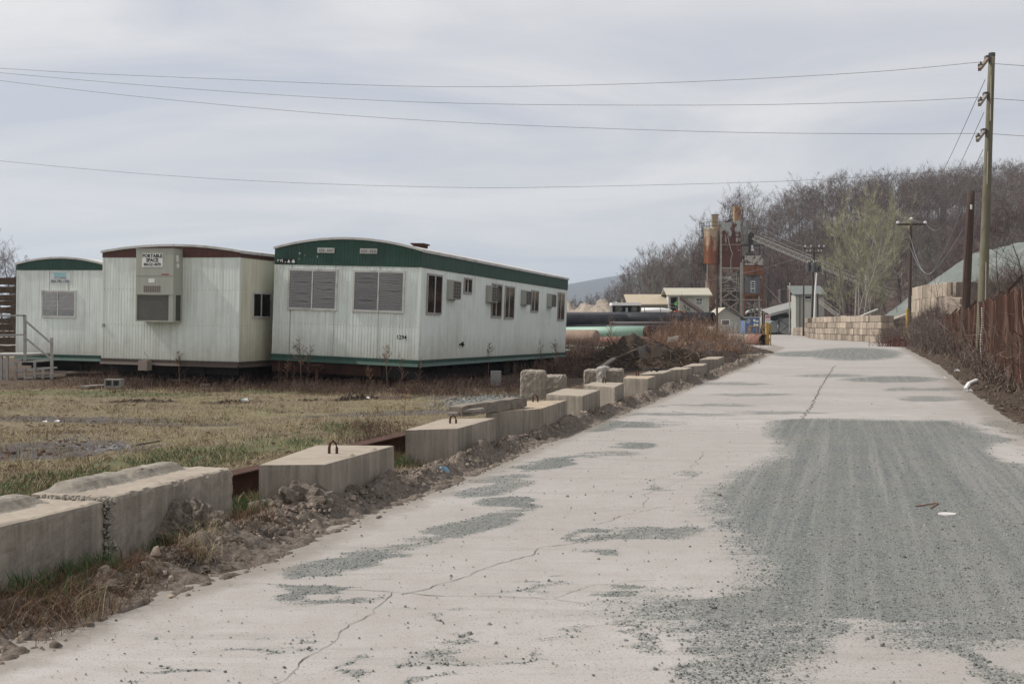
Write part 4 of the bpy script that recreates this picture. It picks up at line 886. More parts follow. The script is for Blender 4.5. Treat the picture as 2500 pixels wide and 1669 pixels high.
mm = rough_block('concrete_slab', [(X(1456, 28.7), 28.7), (X(1470, 28.7), 28.6), (X(1492, 29.3), 29.5), (X(1474, 29.3), 29.5)], 0.1, Z(896, 28.9), BLOCKL, 25, n=(10, 10, 12), rad=0.03, amp=0.03, chip=0.1); tag(mm, 'pale broken slab wedged between the cracked pair of blocks', 'slab')
# grey beam across two blocks
p0, p1 = G(1112, 1003, 0.50), Vector((0.13, 16.6, 0.50))
p0 = Vector((p0.x, p0.y, 0.497))
m = MB(); d = (p1 - p0); n = 16; l = Vector((-d.y, d.x, 0)).normalized(); rr = random.Random(3); rg = []
for k in range(n + 1):
    c = p0 + d * (k / n); h = 0.072 * (1 + 0.12 * noise.noise(Vector((k * 0.5, 1, 2)))); w = 0.10 * (1 + 0.15 * noise.noise(Vector((k * 0.7, 5, 2))))
    if k in (0, n): h *= 0.8
    rg.append([c - l * w - Vector((0, 0, h)), c + l * w - Vector((0, 0, h)), c + l * w * 0.95 + Vector((0, 0, h * 1.0)), c - l * w + Vector((0, 0, h))])
for a, b in zip(rg[:-1], rg[1:]): m.hexa(a, b)
tag(m.build('timber_beam', WOODB), 'weathered grey timber beam lying across two concrete blocks', 'timber')
# rusty steel beam behind the row
q0, q1 = Vector((-3.0, 9.3, 0.11)), Vector((-1.32, 14.5, 0.11)); r = thing('steel_beam', 'long rusty steel beam lying behind the concrete blocks', 'steel beam', q0)
d = q1 - q0; l = Vector((-d.y, d.x, 0)).normalized()
m = MB(); m.bar((0, 0, 0), d, 0.012, 0.27); m.build('web', RUSTD, r)
for s in (-0.135, 0.135):
    m = MB(); m.bar(Vector((0, 0, s)), d + Vector((0, 0, s)), 0.2, 0.014); m.build('flange', RUSTD, r)
# ------------------------------------------------------------------ earth berms
EARTH = NG('berm_earth'); v = EARTH.coord('Pos')
ce = EARTH.mix(EARTH.noise(v, 3, 7, 0.7), (0.12, 0.098, 0.08), (0.32, 0.275, 0.232)); ce = EARTH.mix(EARTH.ramp(EARTH.noise(v, 26, 5, 0.7), [(0.3, 0.8), (0.6, 0)]), ce, (0.05, 0.038, 0.03))
EARTH.bump(EARTH.noise(v, 30, 8, 0.75), 0.9, 0.03); EARTH = EARTH.fin(ce, 0.95, 0.08)
EARTHD = NG('dark_bank_soil'); v = EARTHD.coord('Pos')
ce = EARTHD.mix(EARTHD.noise(v, 3, 7, 0.7), (0.025, 0.018, 0.014), (0.125, 0.095, 0.075)); ce = EARTHD.mix(EARTHD.ramp(EARTHD.noise(v, 20, 5, 0.7), [(0.6, 0), (0.75, 0.8)]), ce, (0.20, 0.165, 0.13))
EARTHD.bump(EARTHD.noise(v, 24, 8, 0.75), 1.0, 0.04); EARTHD = EARTHD.fin(ce, 0.95, 0.08)
def berm(name, fx, s0, s1, y0, y1, hfun, mat, seed, step=0.03, sgn=1):
    ys = [y0]
    while ys[-1] < y1: ys.append(ys[-1] + max(step, 0.003 * ys[-1]))
    ys = np.array(ys); ss = np.linspace(s0, s1, int((s1 - s0) / max(step, 0.025)) + 1)
    gy = np.repeat(ys[:, None], len(ss), 1); S = np.repeat(ss[None], len(ys), 0); gx = fx(ys)[:, None] + S * sgn
    lump = vfbm(gx * 3.2, gy * 3.2, seed, 5) ; fine = vfbm(gx * 11, gy * 11, seed + 3, 4)
    h = hfun(S, gy) * (0.1 + 1.9 * np.clip(lump - 0.2, 0, 1)) + (fine - 0.5) * 0.11 + (vfbm(gx * 26, gy * 26, seed + 5, 2) - 0.5) * 0.035 * np.clip(hfun(S, gy) * 14, 0, 1)
    e = np.minimum(S - s0, s1 - S); h = np.where(e < 0.06, h - (0.06 - e) * 1.2, h)
    i = np.arange(gx.size).reshape(gx.shape)
    Fq = np.stack([i[:-1, :-1].ravel(), i[:-1, 1:].ravel(), i[1:, 1:].ravel(), i[1:, :-1].ravel()], 1)
    return npmesh(name, np.stack([gx.ravel(), gy.ravel(), h.ravel() + 0.0], 1), Fq, mat, kind='stuff', smooth=False)
def hl(S, y):
    c = np.where(y < 9.2, -0.30, np.where(y < 11.5, -0.16, -0.11)); w = np.where(y < 9.2, 0.24, 0.15)
    a = 0.12 + 0.12 * vfbm(y * 0.9, y * 0 + 3, 41, 3); a = np.where(y < 7.4, 0.11, a)
    return a * np.exp(-((S - c) / w) ** 2)
berm('earth_berm', xL, -0.9, 0.28, 4.6, 60, hl, EARTH, 51, 0.02)
def hr(S, y): return 0.22 * sstep(0.0, 0.8, S) * (0.8 + 0.4 * vfbm(y * 0.5, y * 0, 5, 2))
berm('roadside_bank', xR, -0.15, 2.6, 9, 92, hr, EARTHD, 61, 0.05)
# clods: one deformed lump mesh per size, many individuals
def lump_mesh(name, seed, sub=3, amp=0.35):
    b = bmesh.new(); bmesh.ops.create_icosphere(b, subdivisions=sub, radius=1)
    for v_ in b.verts:
        n_ = 1 + amp * noise.fractal(v_.co * 1.3 + Vector((seed, 0, 0)), 1, 2, 4) + 0.2 * noise.fractal(v_.co * 4 + Vector((seed, 3, 0)), 0.6, 2, 6); v_.co *= n_; v_.co.z *= 0.72
    me = bpy.data.meshes.new(name); b.to_mesh(me); b.free(); me.materials.append(EARTH); return me
LM = [lump_mesh('clod', s, 5 if s < 3 else 4) for s in range(5)]
for k, (u, v, rx, rz, lab) in enumerate([(478, 1345, 0.25, 0.30, 'largest crumbling clod of grey earth against the second concrete block'), (395, 1330, 0.19, 0.24, 'dark mossy clod of earth leaning on the second concrete block'), (430, 1395, 0.17, 0.14, 'flat clod of earth at the road edge below the second block'),
        (735, 1262, 0.24, 0.26, 'tall crumbling clod of earth before the block with the full loop'), (655, 1268, 0.17, 0.15, 'lower clod of earth left of the tall one before the looped block'), (840, 1232, 0.2, 0.16, 'clod of earth below the right side of the block with the full loop'), (545, 1335, 0.16, 0.14, 'clod of earth by the gap between the second and third blocks'), (228, 1462, 0.16, 0.1, 'dark clod of earth under the grass by the nearest block')]):
    p = G(u, v); o = bpy.data.objects.new('dirt_clod', LM[k % 5]); COL.objects.link(o); o.location = (p.x, p.y + 0.05, rz * 0.15); o.scale = (rx * 1.2, rx, rz * 1.25); o.rotation_euler = (0, 0, k); tag(o, lab, 'clod', 'large clods of earth along the berm')
def stones(name, pts, size, mat, seed, flat=0.6):
    """many small angular stones as one mesh"""
    r = np.random.default_rng(seed); n = len(pts); base_ = np.array([(1, .7, -.6), (-.7, 1, -.6), (-1, -.7, -.6), (.7, -1, -.6), (.6, .5, .75), (-.5, .6, .75), (-.6, -.5, .75), (.5, -.6, .75)], float)
    f = np.array([(0, 1, 5, 4), (1, 2, 6, 5), (2, 3, 7, 6), (3, 0, 4, 7), (4, 5, 6, 7)])
    V = base_[None] * (size[:, None, None] * r.uniform(0.6, 1.05, (n, 8, 1))) + r.uniform(-0.22, 0.22, (n, 8, 3)) * size[:, None, None]
    a = r.uniform(0, 6.28, n); c, s = np.cos(a)[:, None], np.sin(a)[:, None]
    x = V[:, :, 0] * c - V[:, :, 1] * s; y = V[:, :, 0] * s + V[:, :, 1] * c
    V = np.stack([x, y, V[:, :, 2] * flat], 2) + pts[:, None, :]
    return npmesh(name, V, (f[None] + 8 * np.arange(n)[:, None, None]).reshape(-1, 4), mat, kind='stuff')
o = stones('broken_edge', np.array(P_), np.clip(qs.lognormal(-4.5, 0.4, ns_), 0.006, 0.03), BLOCKK, 31, 1.0); o.parent = bB
STONE = pmat('gravel_stone', (0.165, 0.172, 0.162), 0.9, 0.2, 30, 0.15, kind='Pos', isl=0.5)
CLOD = pmat('small_clods', (0.20, 0.165, 0.135), 0.95, 0.3, 20, 0.05, kind='Pos', isl=0.5)
DSTONE = pmat('dark_stone', (0.12, 0.115, 0.105), 0.9, 0.2, 30, 0.15, kind='Pos', isl=0.5)
r = np.random.default_rng(4)
yy = 4.8 + 15 * r.random(150000) ** 1.9; xx = xL(yy) + (np.minimum(xR(yy), yy * 0.47 + 0.3) - xL(yy)) * r.random(150000)
gm = gravel_mask(xx, yy); keep = r.random(150000) < np.where(gm > 0.45, 0.36, np.where(gm > 0.2, 0.13, 0.012)); xx, yy = xx[keep], yy[keep]
sz = np.clip(r.lognormal(-5.4, 0.45, len(xx)), 0.0025, 0.02); stones('road_gravel', np.stack([xx, yy, np.full(len(xx), 0.006) + (vfbm(xx * .5, yy * .5, 31, 3) - 0.5) * 0.02], 1), sz, STONE, 5)
n = 150; yy = 4.9 + 20 * r.random(n) ** 1.5; xx = xL(yy) + (np.minimum(xR(yy), yy * 0.47) - xL(yy)) * r.random(n)
stones('scattered_stones', np.stack([xx, yy, np.full(n, 0.008)], 1), np.clip(r.lognormal(-4.85, 0.45, n), 0.004, 0.03), DSTONE, 6)
n = 11000; yy = 4.8 + 40 * r.random(n) ** 1.6; ss = -0.3 + 0.26 * r.standard_normal(n); ss = np.where(ss > 0.35, r.uniform(0, 0.35, n), ss); xx = xL(yy) + ss
zz = np.clip(hl(ss, yy), 0, 1) * 0.9; stones('dirt_clods', np.stack([xx, yy, zz], 1), np.clip(r.lognormal(-4.6, 0.6, n), 0.003, 0.045), CLOD, 7, 0.8)
n = 6000; yy = 12 + 60 * r.random(n) ** 1.3; ss = r.uniform(-0.1, 2.3, n); xx = xR(yy) + ss
stones('bank_clods', np.stack([xx, yy, hr(ss, yy) * 0.9], 1), np.clip(r.lognormal(-4.0, 0.5, n), 0.01, 0.07), pmat('bank_clod', (0.085, 0.065, 0.05), 0.95, 0.3, 20, 0.05, kind='Pos', isl=0.6), 8, 0.8)
n = 5000; u = 1210 + 62 * r.standard_normal(n); v = 985 + 8 * r.standard_normal(n); pts = np.array([tuple(G(a, max(b, 965))) for a, b in zip(u, v)]); pts[:, 2] = 0.02
stones('lot_gravel', pts, np.clip(r.lognormal(-3.9, 0.4, n), 0.01, 0.05), STONE, 9)
n = 13000; u = 90 + 130 * r.standard_normal(n); v = 1102 + 17 * r.standard_normal(n) - 0.06 * (u - 90); pts = np.array([tuple(G(a, max(b, 1060))) for a, b in zip(u, v)]); pts[:, 2] = 0.0
stones('lot_gravel', pts, np.clip(r.lognormal(-4.2, 0.5, n), 0.006, 0.05), pmat('lot_stone', (0.16, 0.155, 0.16), 0.9, 0.2, 30, 0.1, kind='Pos', isl=0.5), 10)
n = 9000; r = np.random.default_rng(55); yy = 8.5 * (31 / 8.5) ** r.random(n); xx = -yy * 0.47 - 0.5 + (xL(yy) - 0.6 + yy * 0.47 + 0.5) * r.random(n); kk = vfbm(xx * 0.7, yy * 1.2, 91) + 0.35 * sstep(22, 29, yy) > r.uniform(0.35, 0.75, n); xx, yy = xx[kk], yy[kk]
stones('leaf_litter', np.stack([xx, yy, ground_h(xx, yy) + 0.008], 1), np.clip(r.lognormal(-3.95, 0.5, len(xx)), 0.008, 0.06), pmat('dead_leaf', (0.10, 0.068, 0.046), 0.9, 0.3, 9, 0.05, kind='Pos', isl=0.6), 56, 0.35)
# turned-over soil ridges on the lot
def ridge_soil(name, pts, w, h, seed):
    V = []; Fq = []; n = 60; m_ = 9
    for k in range(n + 1):
        t = k / n; c = pts[0].lerp(pts[1], t)
        for j in range(m_ + 1):
            s = -1 + 2 * j / m_; x = c.x + 0.02 * noise.noise(Vector((t * 30, s, seed))); y = c.y + s * w
            V.append((x, y, -0.03 + h * (1 - s * s) * max(0.05, 0.5 + 1.0 * noise.noise(Vector((t * 14, s * 1.5, seed)))) * math.sin(3.14 * t) ** 0.5 + 0.02 * noise.noise(Vector((t * 60, s * 5, seed)))))
    for k in range(n):
        for j in range(m_): a = k * (m_ + 1) + j; Fq.append((a, a + 1, a + m_ + 2, a + m_ + 1))
    return npmesh(name, V, Fq, EARTHD, kind='stuff')
ridge_soil('turned_soil', (G(800, 982), G(930, 972)), 0.45, 0.22, 1); ridge_soil('turned_soil', (G(250, 984), G(450, 980)), 0.35, 0.13, 2); ridge_soil('turned_soil', (G(520, 984), G(600, 980)), 0.3, 0.12, 3); ridge_soil('turned_soil', (G(695, 980), G(800, 980)), 0.3, 0.1, 4)
# ------------------------------------------------------------------ grass
def blades(name, pts, h, w, lean, mat, seed, seg=1):
    r = np.random.default_rng(seed); n = len(pts); a = r.uniform(0, 6.283, n); b = r.uniform(0, 6.283, n)
    side = np.stack([np.cos(a), np.sin(a), np.zeros(n)], 1) * (w / 2)[:, None]; ln = np.stack([np.cos(b), np.sin(b), np.zeros(n)], 1) * (h * lean * r.uniform(0.2, 1.3, n))[:, None]
    tip = pts + ln + np.stack([np.zeros(n), np.zeros(n), h], 1)
    if seg == 1:
        V = np.stack([pts - side, pts + side, tip], 1); Fq = np.arange(3 * n).reshape(n, 3)
        return npmesh(name, V, Fq, mat, kind='stuff')
    mid = pts + ln * 0.3 + np.stack([np.zeros(n), np.zeros(n), h * 0.6], 1)
    V = np.stack([pts - side, pts + side, mid + side * 0.7, mid - side * 0.7, tip], 1); o = 5 * np.arange(n)[:, None]
    Fq = np.concatenate([o + np.array([[0, 1, 2]]), o + np.array([[0, 2, 3]]), o + np.array([[3, 2, 4]])]); return npmesh(name, V, Fq, mat, kind='stuff')
STRAW = pmat('dry_straw', (0.30, 0.248, 0.155), 0.8, 0.15, 2, 0.15, kind='Pos', isl=0.45)
BROWNG = pmat('brown_dead_grass', (0.145, 0.088, 0.055), 0.85, 0.2, 2, 0.1, kind='Pos', isl=0.5)
GRASS = pmat('green_grass', (0.045, 0.095, 0.028), 0.7, 0.25, 3, 0.2, kind='Pos', isl=0.5)
def lotpts(n, y0, y1, seed, k=2.0):
    r = np.random.default_rng(seed); y = y0 * (y1 / y0) ** r.random(n); x = -y * 0.47 - 0.5 + (xL(y) - 0.55 + y * 0.47 + 0.5) * r.random(n); return x, y, r
x, y, r = lotpts(150000, 8.2, 31, 1); nz = vfbm(x * 1.3, y * 1.3, 71) ; ok = nz > 0.36
for (u, v, ru, rv, sl) in [(90, 1105, 190, 24, -0.05), (210, 1095, 110, 14, -0.08), (1210, 985, 90, 14, 0)]: ok &= pxell(x, y, u, v, ru, rv, sl) > 1.1 + (nz - 0.5)
x, y = x[ok], y[ok]; h = r.uniform(0.012, 0.05, len(x)) * (0.7 + nz[ok]); blades('dry_grass', np.stack([x, y, ground_h(x, y) - 0.005], 1), h, r.uniform(0.004, 0.009, len(x)), 1.6, STRAW, 2)
x, y, r = lotpts(60000, 8.2, 30, 3); nz = vfbm(x * 1.1 + 5, y * 1.1, 73); g_ = np.zeros(len(x))
for (u, v, ru, rv, sl) in [(60, 1200, 230, 34, -0.15), (330, 1130, 170, 20, -0.2), (520, 1120, 220, 26, -0.18), (680, 1085, 150, 26, -0.12), (860, 1050, 90, 18, 0), (350, 966, 220, 6, 0), (700, 958, 140, 6, 0), (420, 1010, 400, 30, 0)]:
    g_ = np.maximum(g_, np.clip(1.25 - pxell(x, y, u, v, ru, rv, sl), 0, 1) * (0.25 if ru == 400 else 1))
ok = (nz + g_ * 0.5 > 0.86) & (nz > 0.48); x, y = x[ok], y[ok]; blades('green_grass', np.stack([x, y, ground_h(x, y) - 0.005], 1), r.uniform(0.03, 0.10, len(x)), r.uniform(0.006, 0.012, len(x)), 0.9, GRASS, 4)
x, y, r = lotpts(40000, 8.2, 18, 5); nz = vfbm(x * 0.9 + 9, y * 0.9, 75); near = sstep(2.6, 0.6, xL(y) - x); ok = (near * nz > 0.36); x, y = x[ok], y[ok]
blades('dead_grass', np.stack([x, y, ground_h(x, y) - 0.005], 1), r.uniform(0.04, 0.16, len(x)), r.uniform(0.004, 0.008, len(x)), 0.9, BROWNG, 6)
def patch(name, spots, mat, h0, h1, w, lean, seed, seg=2):
    r = np.random.default_rng(seed); P_ = []
    for (u, v, n, sx, sy) in spots:
        c = G(u, v); a = r.standard_normal((n, 2)); P_.append(np.stack([c.x + a[:, 0] * sx, c.y + a[:, 1] * sy, np.full(n, 0.01)], 1))
    p = np.concatenate(P_); p[:, 0] = np.minimum(p[:, 0], xL(p[:, 1]) + 0.22); s_ = p[:, 0] - xL(p[:, 1]); p[:, 2] = hl(s_, p[:, 1]) * 0.8 * (s_ > -0.9); n = len(p)
    return blades(name, p, r.uniform(h0, h1, n), r.uniform(w * 0.6, w * 1.3, n), lean, mat, seed, seg)
patch('green_grass', [(60, 1490, 260, .18, .12), (150, 1440, 300, .15, .12), (220, 1425, 260, .12, .1), (300, 1370, 280, .08, .1), (345, 1360, 160, .06, .06), (590, 1255, 400, .08, .14), (600, 1290, 260, .1, .1), (975, 1105, 300, .18, .3), (1010, 1085, 260, .2, .2), (985, 1140, 160, .1, .1), (800, 1205, 60, .04, .04), (1240, 1040, 200, .25, .25), (420, 1360, 120, .05, .05)], GRASS, 0.05, 0.19, 0.007, 0.55, 21)
patch('dead_grass', [(40, 1530, 700, .2, .15), (120, 1500, 700, .2, .14), (200, 1475, 600, .16, .12), (260, 1440, 500, .14, .1), (330, 1420, 300, .1, .1), (450, 1390, 200, .08, .08), (560, 1330, 300, .1, .1), (620, 1310, 260, .1, .1), (600, 1240, 220, .08, .12), (960, 1130, 300, .2, .2), (1000, 1100, 300, .2, .2), (1290, 1045, 300, .2, .3), (1250, 1052, 200, .2, .2), (900, 1060, 500, .5, .5), (940, 1040, 400, .4, .5), (1400, 1015, 300, .25, .3), (1500, 965, 300, .3, .4), (1560, 945, 300, .3, .5), (1640, 925, 300, .4, .6), (1700, 905, 300, .5, .8)], BROWNG, 0.04, 0.14, 0.0035, 1.9, 22)
qt = np.random.default_rng(66); nt_ = 420; yt = 9 * (29 / 9) ** qt.random(nt_); xt = -yt * 0.46 + (xL(yt) - 0.8 + yt * 0.46) * qt.random(nt_); pt_ = np.repeat(np.stack([xt, yt], 1), 16, 0) + qt.standard_normal((nt_ * 16, 2)) * 0.07
blades('straw_tuft', np.stack([pt_[:, 0], pt_[:, 1], ground_h(pt_[:, 0], pt_[:, 1]) - 0.005], 1), qt.uniform(0.05, 0.15, nt_ * 16), qt.uniform(0.004, 0.008, nt_ * 16), 1.0, STRAW, 67, 2)
nt_ = 260; yt = 9 * (29 / 9) ** qt.random(nt_); xt = -yt * 0.46 + (xL(yt) - 0.8 + yt * 0.46) * qt.random(nt_); pt_ = np.repeat(np.stack([xt, yt], 1), 18, 0) + qt.standard_normal((nt_ * 18, 2)) * 0.10
blades('dead_grass', np.stack([pt_[:, 0], pt_[:, 1], ground_h(pt_[:, 0], pt_[:, 1]) - 0.005], 1), qt.uniform(0.04, 0.13, nt_ * 18), qt.uniform(0.004, 0.008, nt_ * 18), 1.3, BROWNG, 68, 2)
patch('straw_tuft', [(150, 1520, 80, .15, .1), (180, 1500, 80, .12, .08), (490, 1390, 160, .06, .06), (520, 1360, 100, .06, .06), (600, 1300, 60, .1, .1), (690, 1230, 60, .1, .1), (1250, 1040, 100, .2, .2), (1340, 1030, 120, .2, .3), (1440, 990, 160, .2, .3)], STRAW, 0.06, 0.2, 0.003, 1.8, 23)
def AB(root):
    b = Vector(root.location); return MB(lambda p: p - b)
GALV = pmat('weathered_steel', (0.33, 0.30, 0.25), 0.75, 0.2, 3, 0.25, dirt=(0.16, 0.085, 0.05), damt=0.6, dscale=1.5)
SILOM = rustmat('silo_paint_rust', (0.40, 0.33, 0.23), cover=0.5, scale=0.8, rust=(0.20, 0.07, 0.026), dark=(0.10, 0.045, 0.03), sharp=0.07, zst=0.4, zgrad=(17.5, 0.04))
TOWERM = rustmat('flaking_tower_paint', (0.37, 0.40, 0.375), cover=0.30, scale=0.7, rust=(0.105, 0.036, 0.024), dark=(0.055, 0.024, 0.02), sharp=0.03, zgrad=(17.0, 0.04))
BINM = rustmat('flaking_bin_paint', (0.45, 0.43, 0.38), cover=0.5, scale=1.3, rust=(0.09, 0.04, 0.03), sharp=0.025, zst=1)
ORUST = rustmat('orange_rust', (0.22, 0.085, 0.032), cover=0.6, scale=1.1, rust=(0.085, 0.03, 0.016), dark=(0.03, 0.015, 0.012), sharp=0.1)
TANP = pmat('tan_stack_paint', (0.33, 0.275, 0.185), 0.8, 0.15, 1, 0.2, streak=(0.17, 0.10, 0.05), samt=0.6)
DKST = pmat('dark_structural_steel', (0.055, 0.047, 0.04), 0.85, 0.4, 2, 0.15, dirt=(0.13, 0.06, 0.035), damt=0.7, dscale=0.8)
CABM = pmat('cabin_corrugated', (0.17, 0.165, 0.16), 0.7, 0.2, 2, 0.25, streak=(0.09, 0.06, 0.045), samt=0.6)
CREAM = pmat('cream_siding', (0.50, 0.515, 0.46), 0.7, 0.08, 1, 0.2, streak=(0.30, 0.28, 0.22), samt=0.5)
SHINGLE = pmat('tan_shingles', (0.40, 0.345, 0.26), 0.9, 0.12, 2, 0.1, dirt=(0.36, 0.29, 0.2), damt=0.5)
SHINGLEG = pmat('pale_shingles', (0.41, 0.39, 0.32), 0.9, 0.12, 2, 0.1, dirt=(0.36, 0.32, 0.25), damt=0.5)
GREYROOF = pmat('grey_roofing', (0.16, 0.175, 0.165), 0.85, 0.15, 1, 0.2)
WHITEP = pmat('white_paint', (0.74, 0.74, 0.73), 0.5, 0.06, 1, 0.3, streak=(0.5, 0.46, 0.42), samt=0.3)
BLACKPIPE = pmat('black_pipe_coating', (0.022, 0.022, 0.028), 0.55, 0.35, 1, 0.35, dirt=(0.075, 0.072, 0.08), damt=0.5)
GREYPIPE = pmat('dark_grey_pipe', (0.085, 0.078, 0.08), 0.7, 0.2, 1.5, 0.2)
GREENPIPE = pmat('green_epoxy_pipe', (0.255, 0.385, 0.31), 0.5, 0.08, 0.8, 0.35, streak=(0.20, 0.30, 0.23), samt=0.4)
RPIPE = pmat('rusty_tan_pipe', (0.245, 0.18, 0.14), 0.85, 0.2, 1.2, 0.15, dirt=(0.33, 0.24, 0.18), damt=0.6)
PPIPE = pmat('pinkish_rust_pipe', (0.20, 0.105, 0.085), 0.85, 0.2, 1.5, 0.15)
CPIPE = pmat('concrete_pipe', (0.27, 0.24, 0.205), 0.9, 0.2, 2, 0.1)
YELLOW = rustmat('worn_yellow_paint', (0.40, 0.27, 0.085), cover=0.62, scale=6, rust=(0.16, 0.09, 0.04), sharp=0.05, zst=1)
BLUEP = rustmat('blue_container_paint', (0.085, 0.16, 0.30), cover=0.85, scale=2, rust=(0.14, 0.1, 0.09))
POLEW = pmat('treated_pole', (0.165, 0.158, 0.115), 0.9, 0.2, 4, 0.1, streak=(0.11, 0.085, 0.055), samt=0.8)
POLED = pmat('dark_old_pole', (0.065, 0.05, 0.042), 0.9, 0.3, 4, 0.1, streak=(0.105, 0.062, 0.045), samt=0.7)
WIREM = pmat('cable', (0.17, 0.17, 0.18), 0.6, 0.1)
PORC = pmat('insulator', (0.05, 0.05, 0.055), 0.3, 0.1, spec=0.5)
PORCW = pmat('pale_insulator', (0.55, 0.56, 0.56), 0.3, 0.1, spec=0.5)
HOLE = pmat('pipe_bore', (0.012, 0.010, 0.010), 0.95)

# ------------------------------------------------------------------ pipe yard
def pipe(name, label, cat, p0, p1, r, mat, group='pipes in the pipe yard', rim=None, n=28):
    p0, p1 = Vector(p0), Vector(p1); root = thing(name, label, cat, p0, group=group); d = p1 - p0
    m = MB(); q = m.ring((0, 0, 0), d, r, n); s = m.ring(d, d, r, n); i = m._add(q); j = m._add(s)
    ri = r * 0.93; i2 = m._add(m.ring((0, 0, 0), d, ri, n)); j2 = m._add(m.ring(d, d, ri, n))
    for k in range(n):
        l = (k + 1) % n; m.Fc += [(i + k, i + l, j + l, j + k), (i2 + l, i2 + k, j2 + k, j2 + l)]; m.MI += [0, 1]
        m.Fc += [(j + k, j + l, j2 + l, j2 + k), (i + l, i + k, i2 + k, i2 + l)]; m.MI += [2, 2]
    b = m.build('pipe_wall', [mat, HOLE, rim or mat], root, smooth=False, recalc=False)
    me = b.data; me.polygons.foreach_set('use_smooth', [p.material_index < 2 for p in me.polygons]); return root
def px_pipe(name, label, u0, u1, D0, D1, vc0, vc1, r, mat, **k): return pipe(name, label, 'pipe', P(u0, vc0, D0), P(u1, vc1, D1), r, mat, **k)
px_pipe('steel_pipe', 'black coated steel pipe ending beside the white roofed equipment box, front of the upper layer', 1300, 1526, 100, 104, 781, 781, 0.60, BLACKPIPE)
px_pipe('steel_pipe', 'longest black coated steel pipe at the back of the stack, ending by the gabled shed', 1300, 1741, 111, 100, 777, 779, 0.62, BLACKPIPE)
px_pipe('steel_pipe', 'thin dark grey pipe lying just under the black pipes', 1490, 1690, 100, 98, 789.5, 789.5, 0.17, GREYPIPE)
px_pipe('steel_pipe', 'dark pipe in the lower layer just beyond the end of the green pipe', 1480, 1680, 100, 98, 802, 803, 0.34, BLACKPIPE)
px_pipe('steel_pipe', 'dark pipe in the lower layer hidden behind the rusty tank', 1300, 1500, 101, 101, 806, 806, 0.5, BLACKPIPE)
gp_ = px_pipe('steel_pipe', 'long pale green coated pipe with a rusty brown end', 1300, 1587, 100, 90, 812, 809.5, 0.46, GREENPIPE, rim=RUSTD)
d = (P(1587, 809.5, 90) - P(1300, 812, 100)); m = MB(); m.tube(d * 0.974, d * 1.0005, 0.468, n=28); m.build('bare_end', RUSTD, gp_, smooth=False)
tk = thing('rusty_tank', 'tan rusty tank with a rounded end lying before the green pipe', 'tank', P(1340, 826, 82), group=None)
m = MB(); e0, e1 = P(1330, 826, 82), P(1461, 825, 80); d = (e1 - e0); base = Vector(tk.location); rp = []; N = 30
prof = [(0.0, 0.60), (0.93, 0.60), (0.955, 0.585), (0.975, 0.54), (0.99, 0.44), (1.0, 0.0001)]
ids = [m._add(m.ring(e0 + d * t - base, d, r_, N)) for t, r_ in prof]
for a, b in zip(ids[:-1], ids[1:]):
    for k in range(N): l = (k + 1) % N; m.Fc.append((a + k, a + l, b + l, b + k)); m.MI.append(0)
m.build('shell', RPIPE, tk, smooth=True)
px_pipe('steel_pipe', 'short pinkish rusty pipe beside the round end of the tan tank', 1440, 1527, 84, 83, 833.5, 833.5, 0.27, PPIPE)
px_pipe('steel_pipe', 'long thin reddish pipe half buried behind the debris heap', 1450, 1660, 88, 86, 827, 828, 0.16, PPIPE)
px_pipe('steel_pipe', 'pinkish pipe lying in the brush right of the debris heap', 1655, 1735, 70, 70, 843, 845, 0.22, RPIPE)
px_pipe('steel_pipe', 'thin pale green pipe lying in the weeds below the tan tank', 1385, 1512, 66, 58, 845, 853, 0.075, GREENPIPE)
px_pipe('steel_pipe', 'short stub of thin green pipe at the corner of the nearest trailer', 1381, 1397, 52, 52, 855, 855, 0.05, GREENPIPE)
px_pipe('concrete_pipe', 'concrete pipe half buried in brush beside the yellow gate', 1772, 1838, 100, 94, 827, 829, 0.46, CPIPE)
px_pipe('concrete_pipe', 'dark end section of concrete pipe next to the yellow gate post', 1834, 1866, 93.5, 91, 829, 830, 0.48, PPIPE)
cp = thing('drain_coil', 'short length of pale ribbed drain hose on the debris heap', 'hose', P(1630, 830, 60)); m = AB(cp)
for k in range(9):
    c = P(1631 + k * 2.9, 830 - k * 0.55, 60); ring = [c + Vector((0.02 * math.sin(a), 0.12 * math.cos(a), 0.13 * math.sin(a))) for a in [0.35 * q for q in range(19)]]; m.path(ring, 0.016, 5)
m.build('hose_rib', pmat('pale_hose', (0.42, 0.40, 0.36), 0.7), cp, kind='stuff')
# tan spoil heap
def mound(name, label, cx, cy, rx, ry, h, mat, seed, cat='heap', n=46, rough=0.25, z0=-0.1, flat=1.0, kind=None):
    V = []; Fq = []
    for j in range(n + 1):
        for i in range(n + 1):
            s, t = -1 + 2 * i / n, -1 + 2 * j / n; q = math.hypot(s, t); x, y = cx + s * rx, cy + t * ry
            b = max(0, 1 - q ** 1.3) ** flat; nn = noise.fractal(Vector((s * 2.2 + seed, t * 2.2, seed)), 1, 2, 5)
            V.append((x, y, z0 + h * b * (1 + rough * nn * 1.3) + rough * 0.35 * h * noise.noise(Vector((s * 9, t * 9, seed))) * min(1, b * 4)))
    for j in range(n):
        for i in range(n): a = j * (n + 1) + i; Fq.append((a, a + 1, a + n + 2, a + n + 1))
    o = npmesh(name, V, Fq, mat, kind=kind, smooth=True)
    if not kind: tag(o, label, cat)
    return o
SPOIL = pmat('pale_spoil', (0.29, 0.25, 0.205), 0.95, 0.25, 0.8, 0.1, dirt=(0.2, 0.165, 0.14), damt=0.7, dscale=0.5, kind='Pos', bump=0.6, bscale=3)
mound('spoil_heap', 'pale tan spoil heap behind the black pipes, right end', X(1462, 132), 134, 4.6, 6, Z(738, 132), SPOIL, 3, 'spoil heap', rough=0.22, flat=0.35)
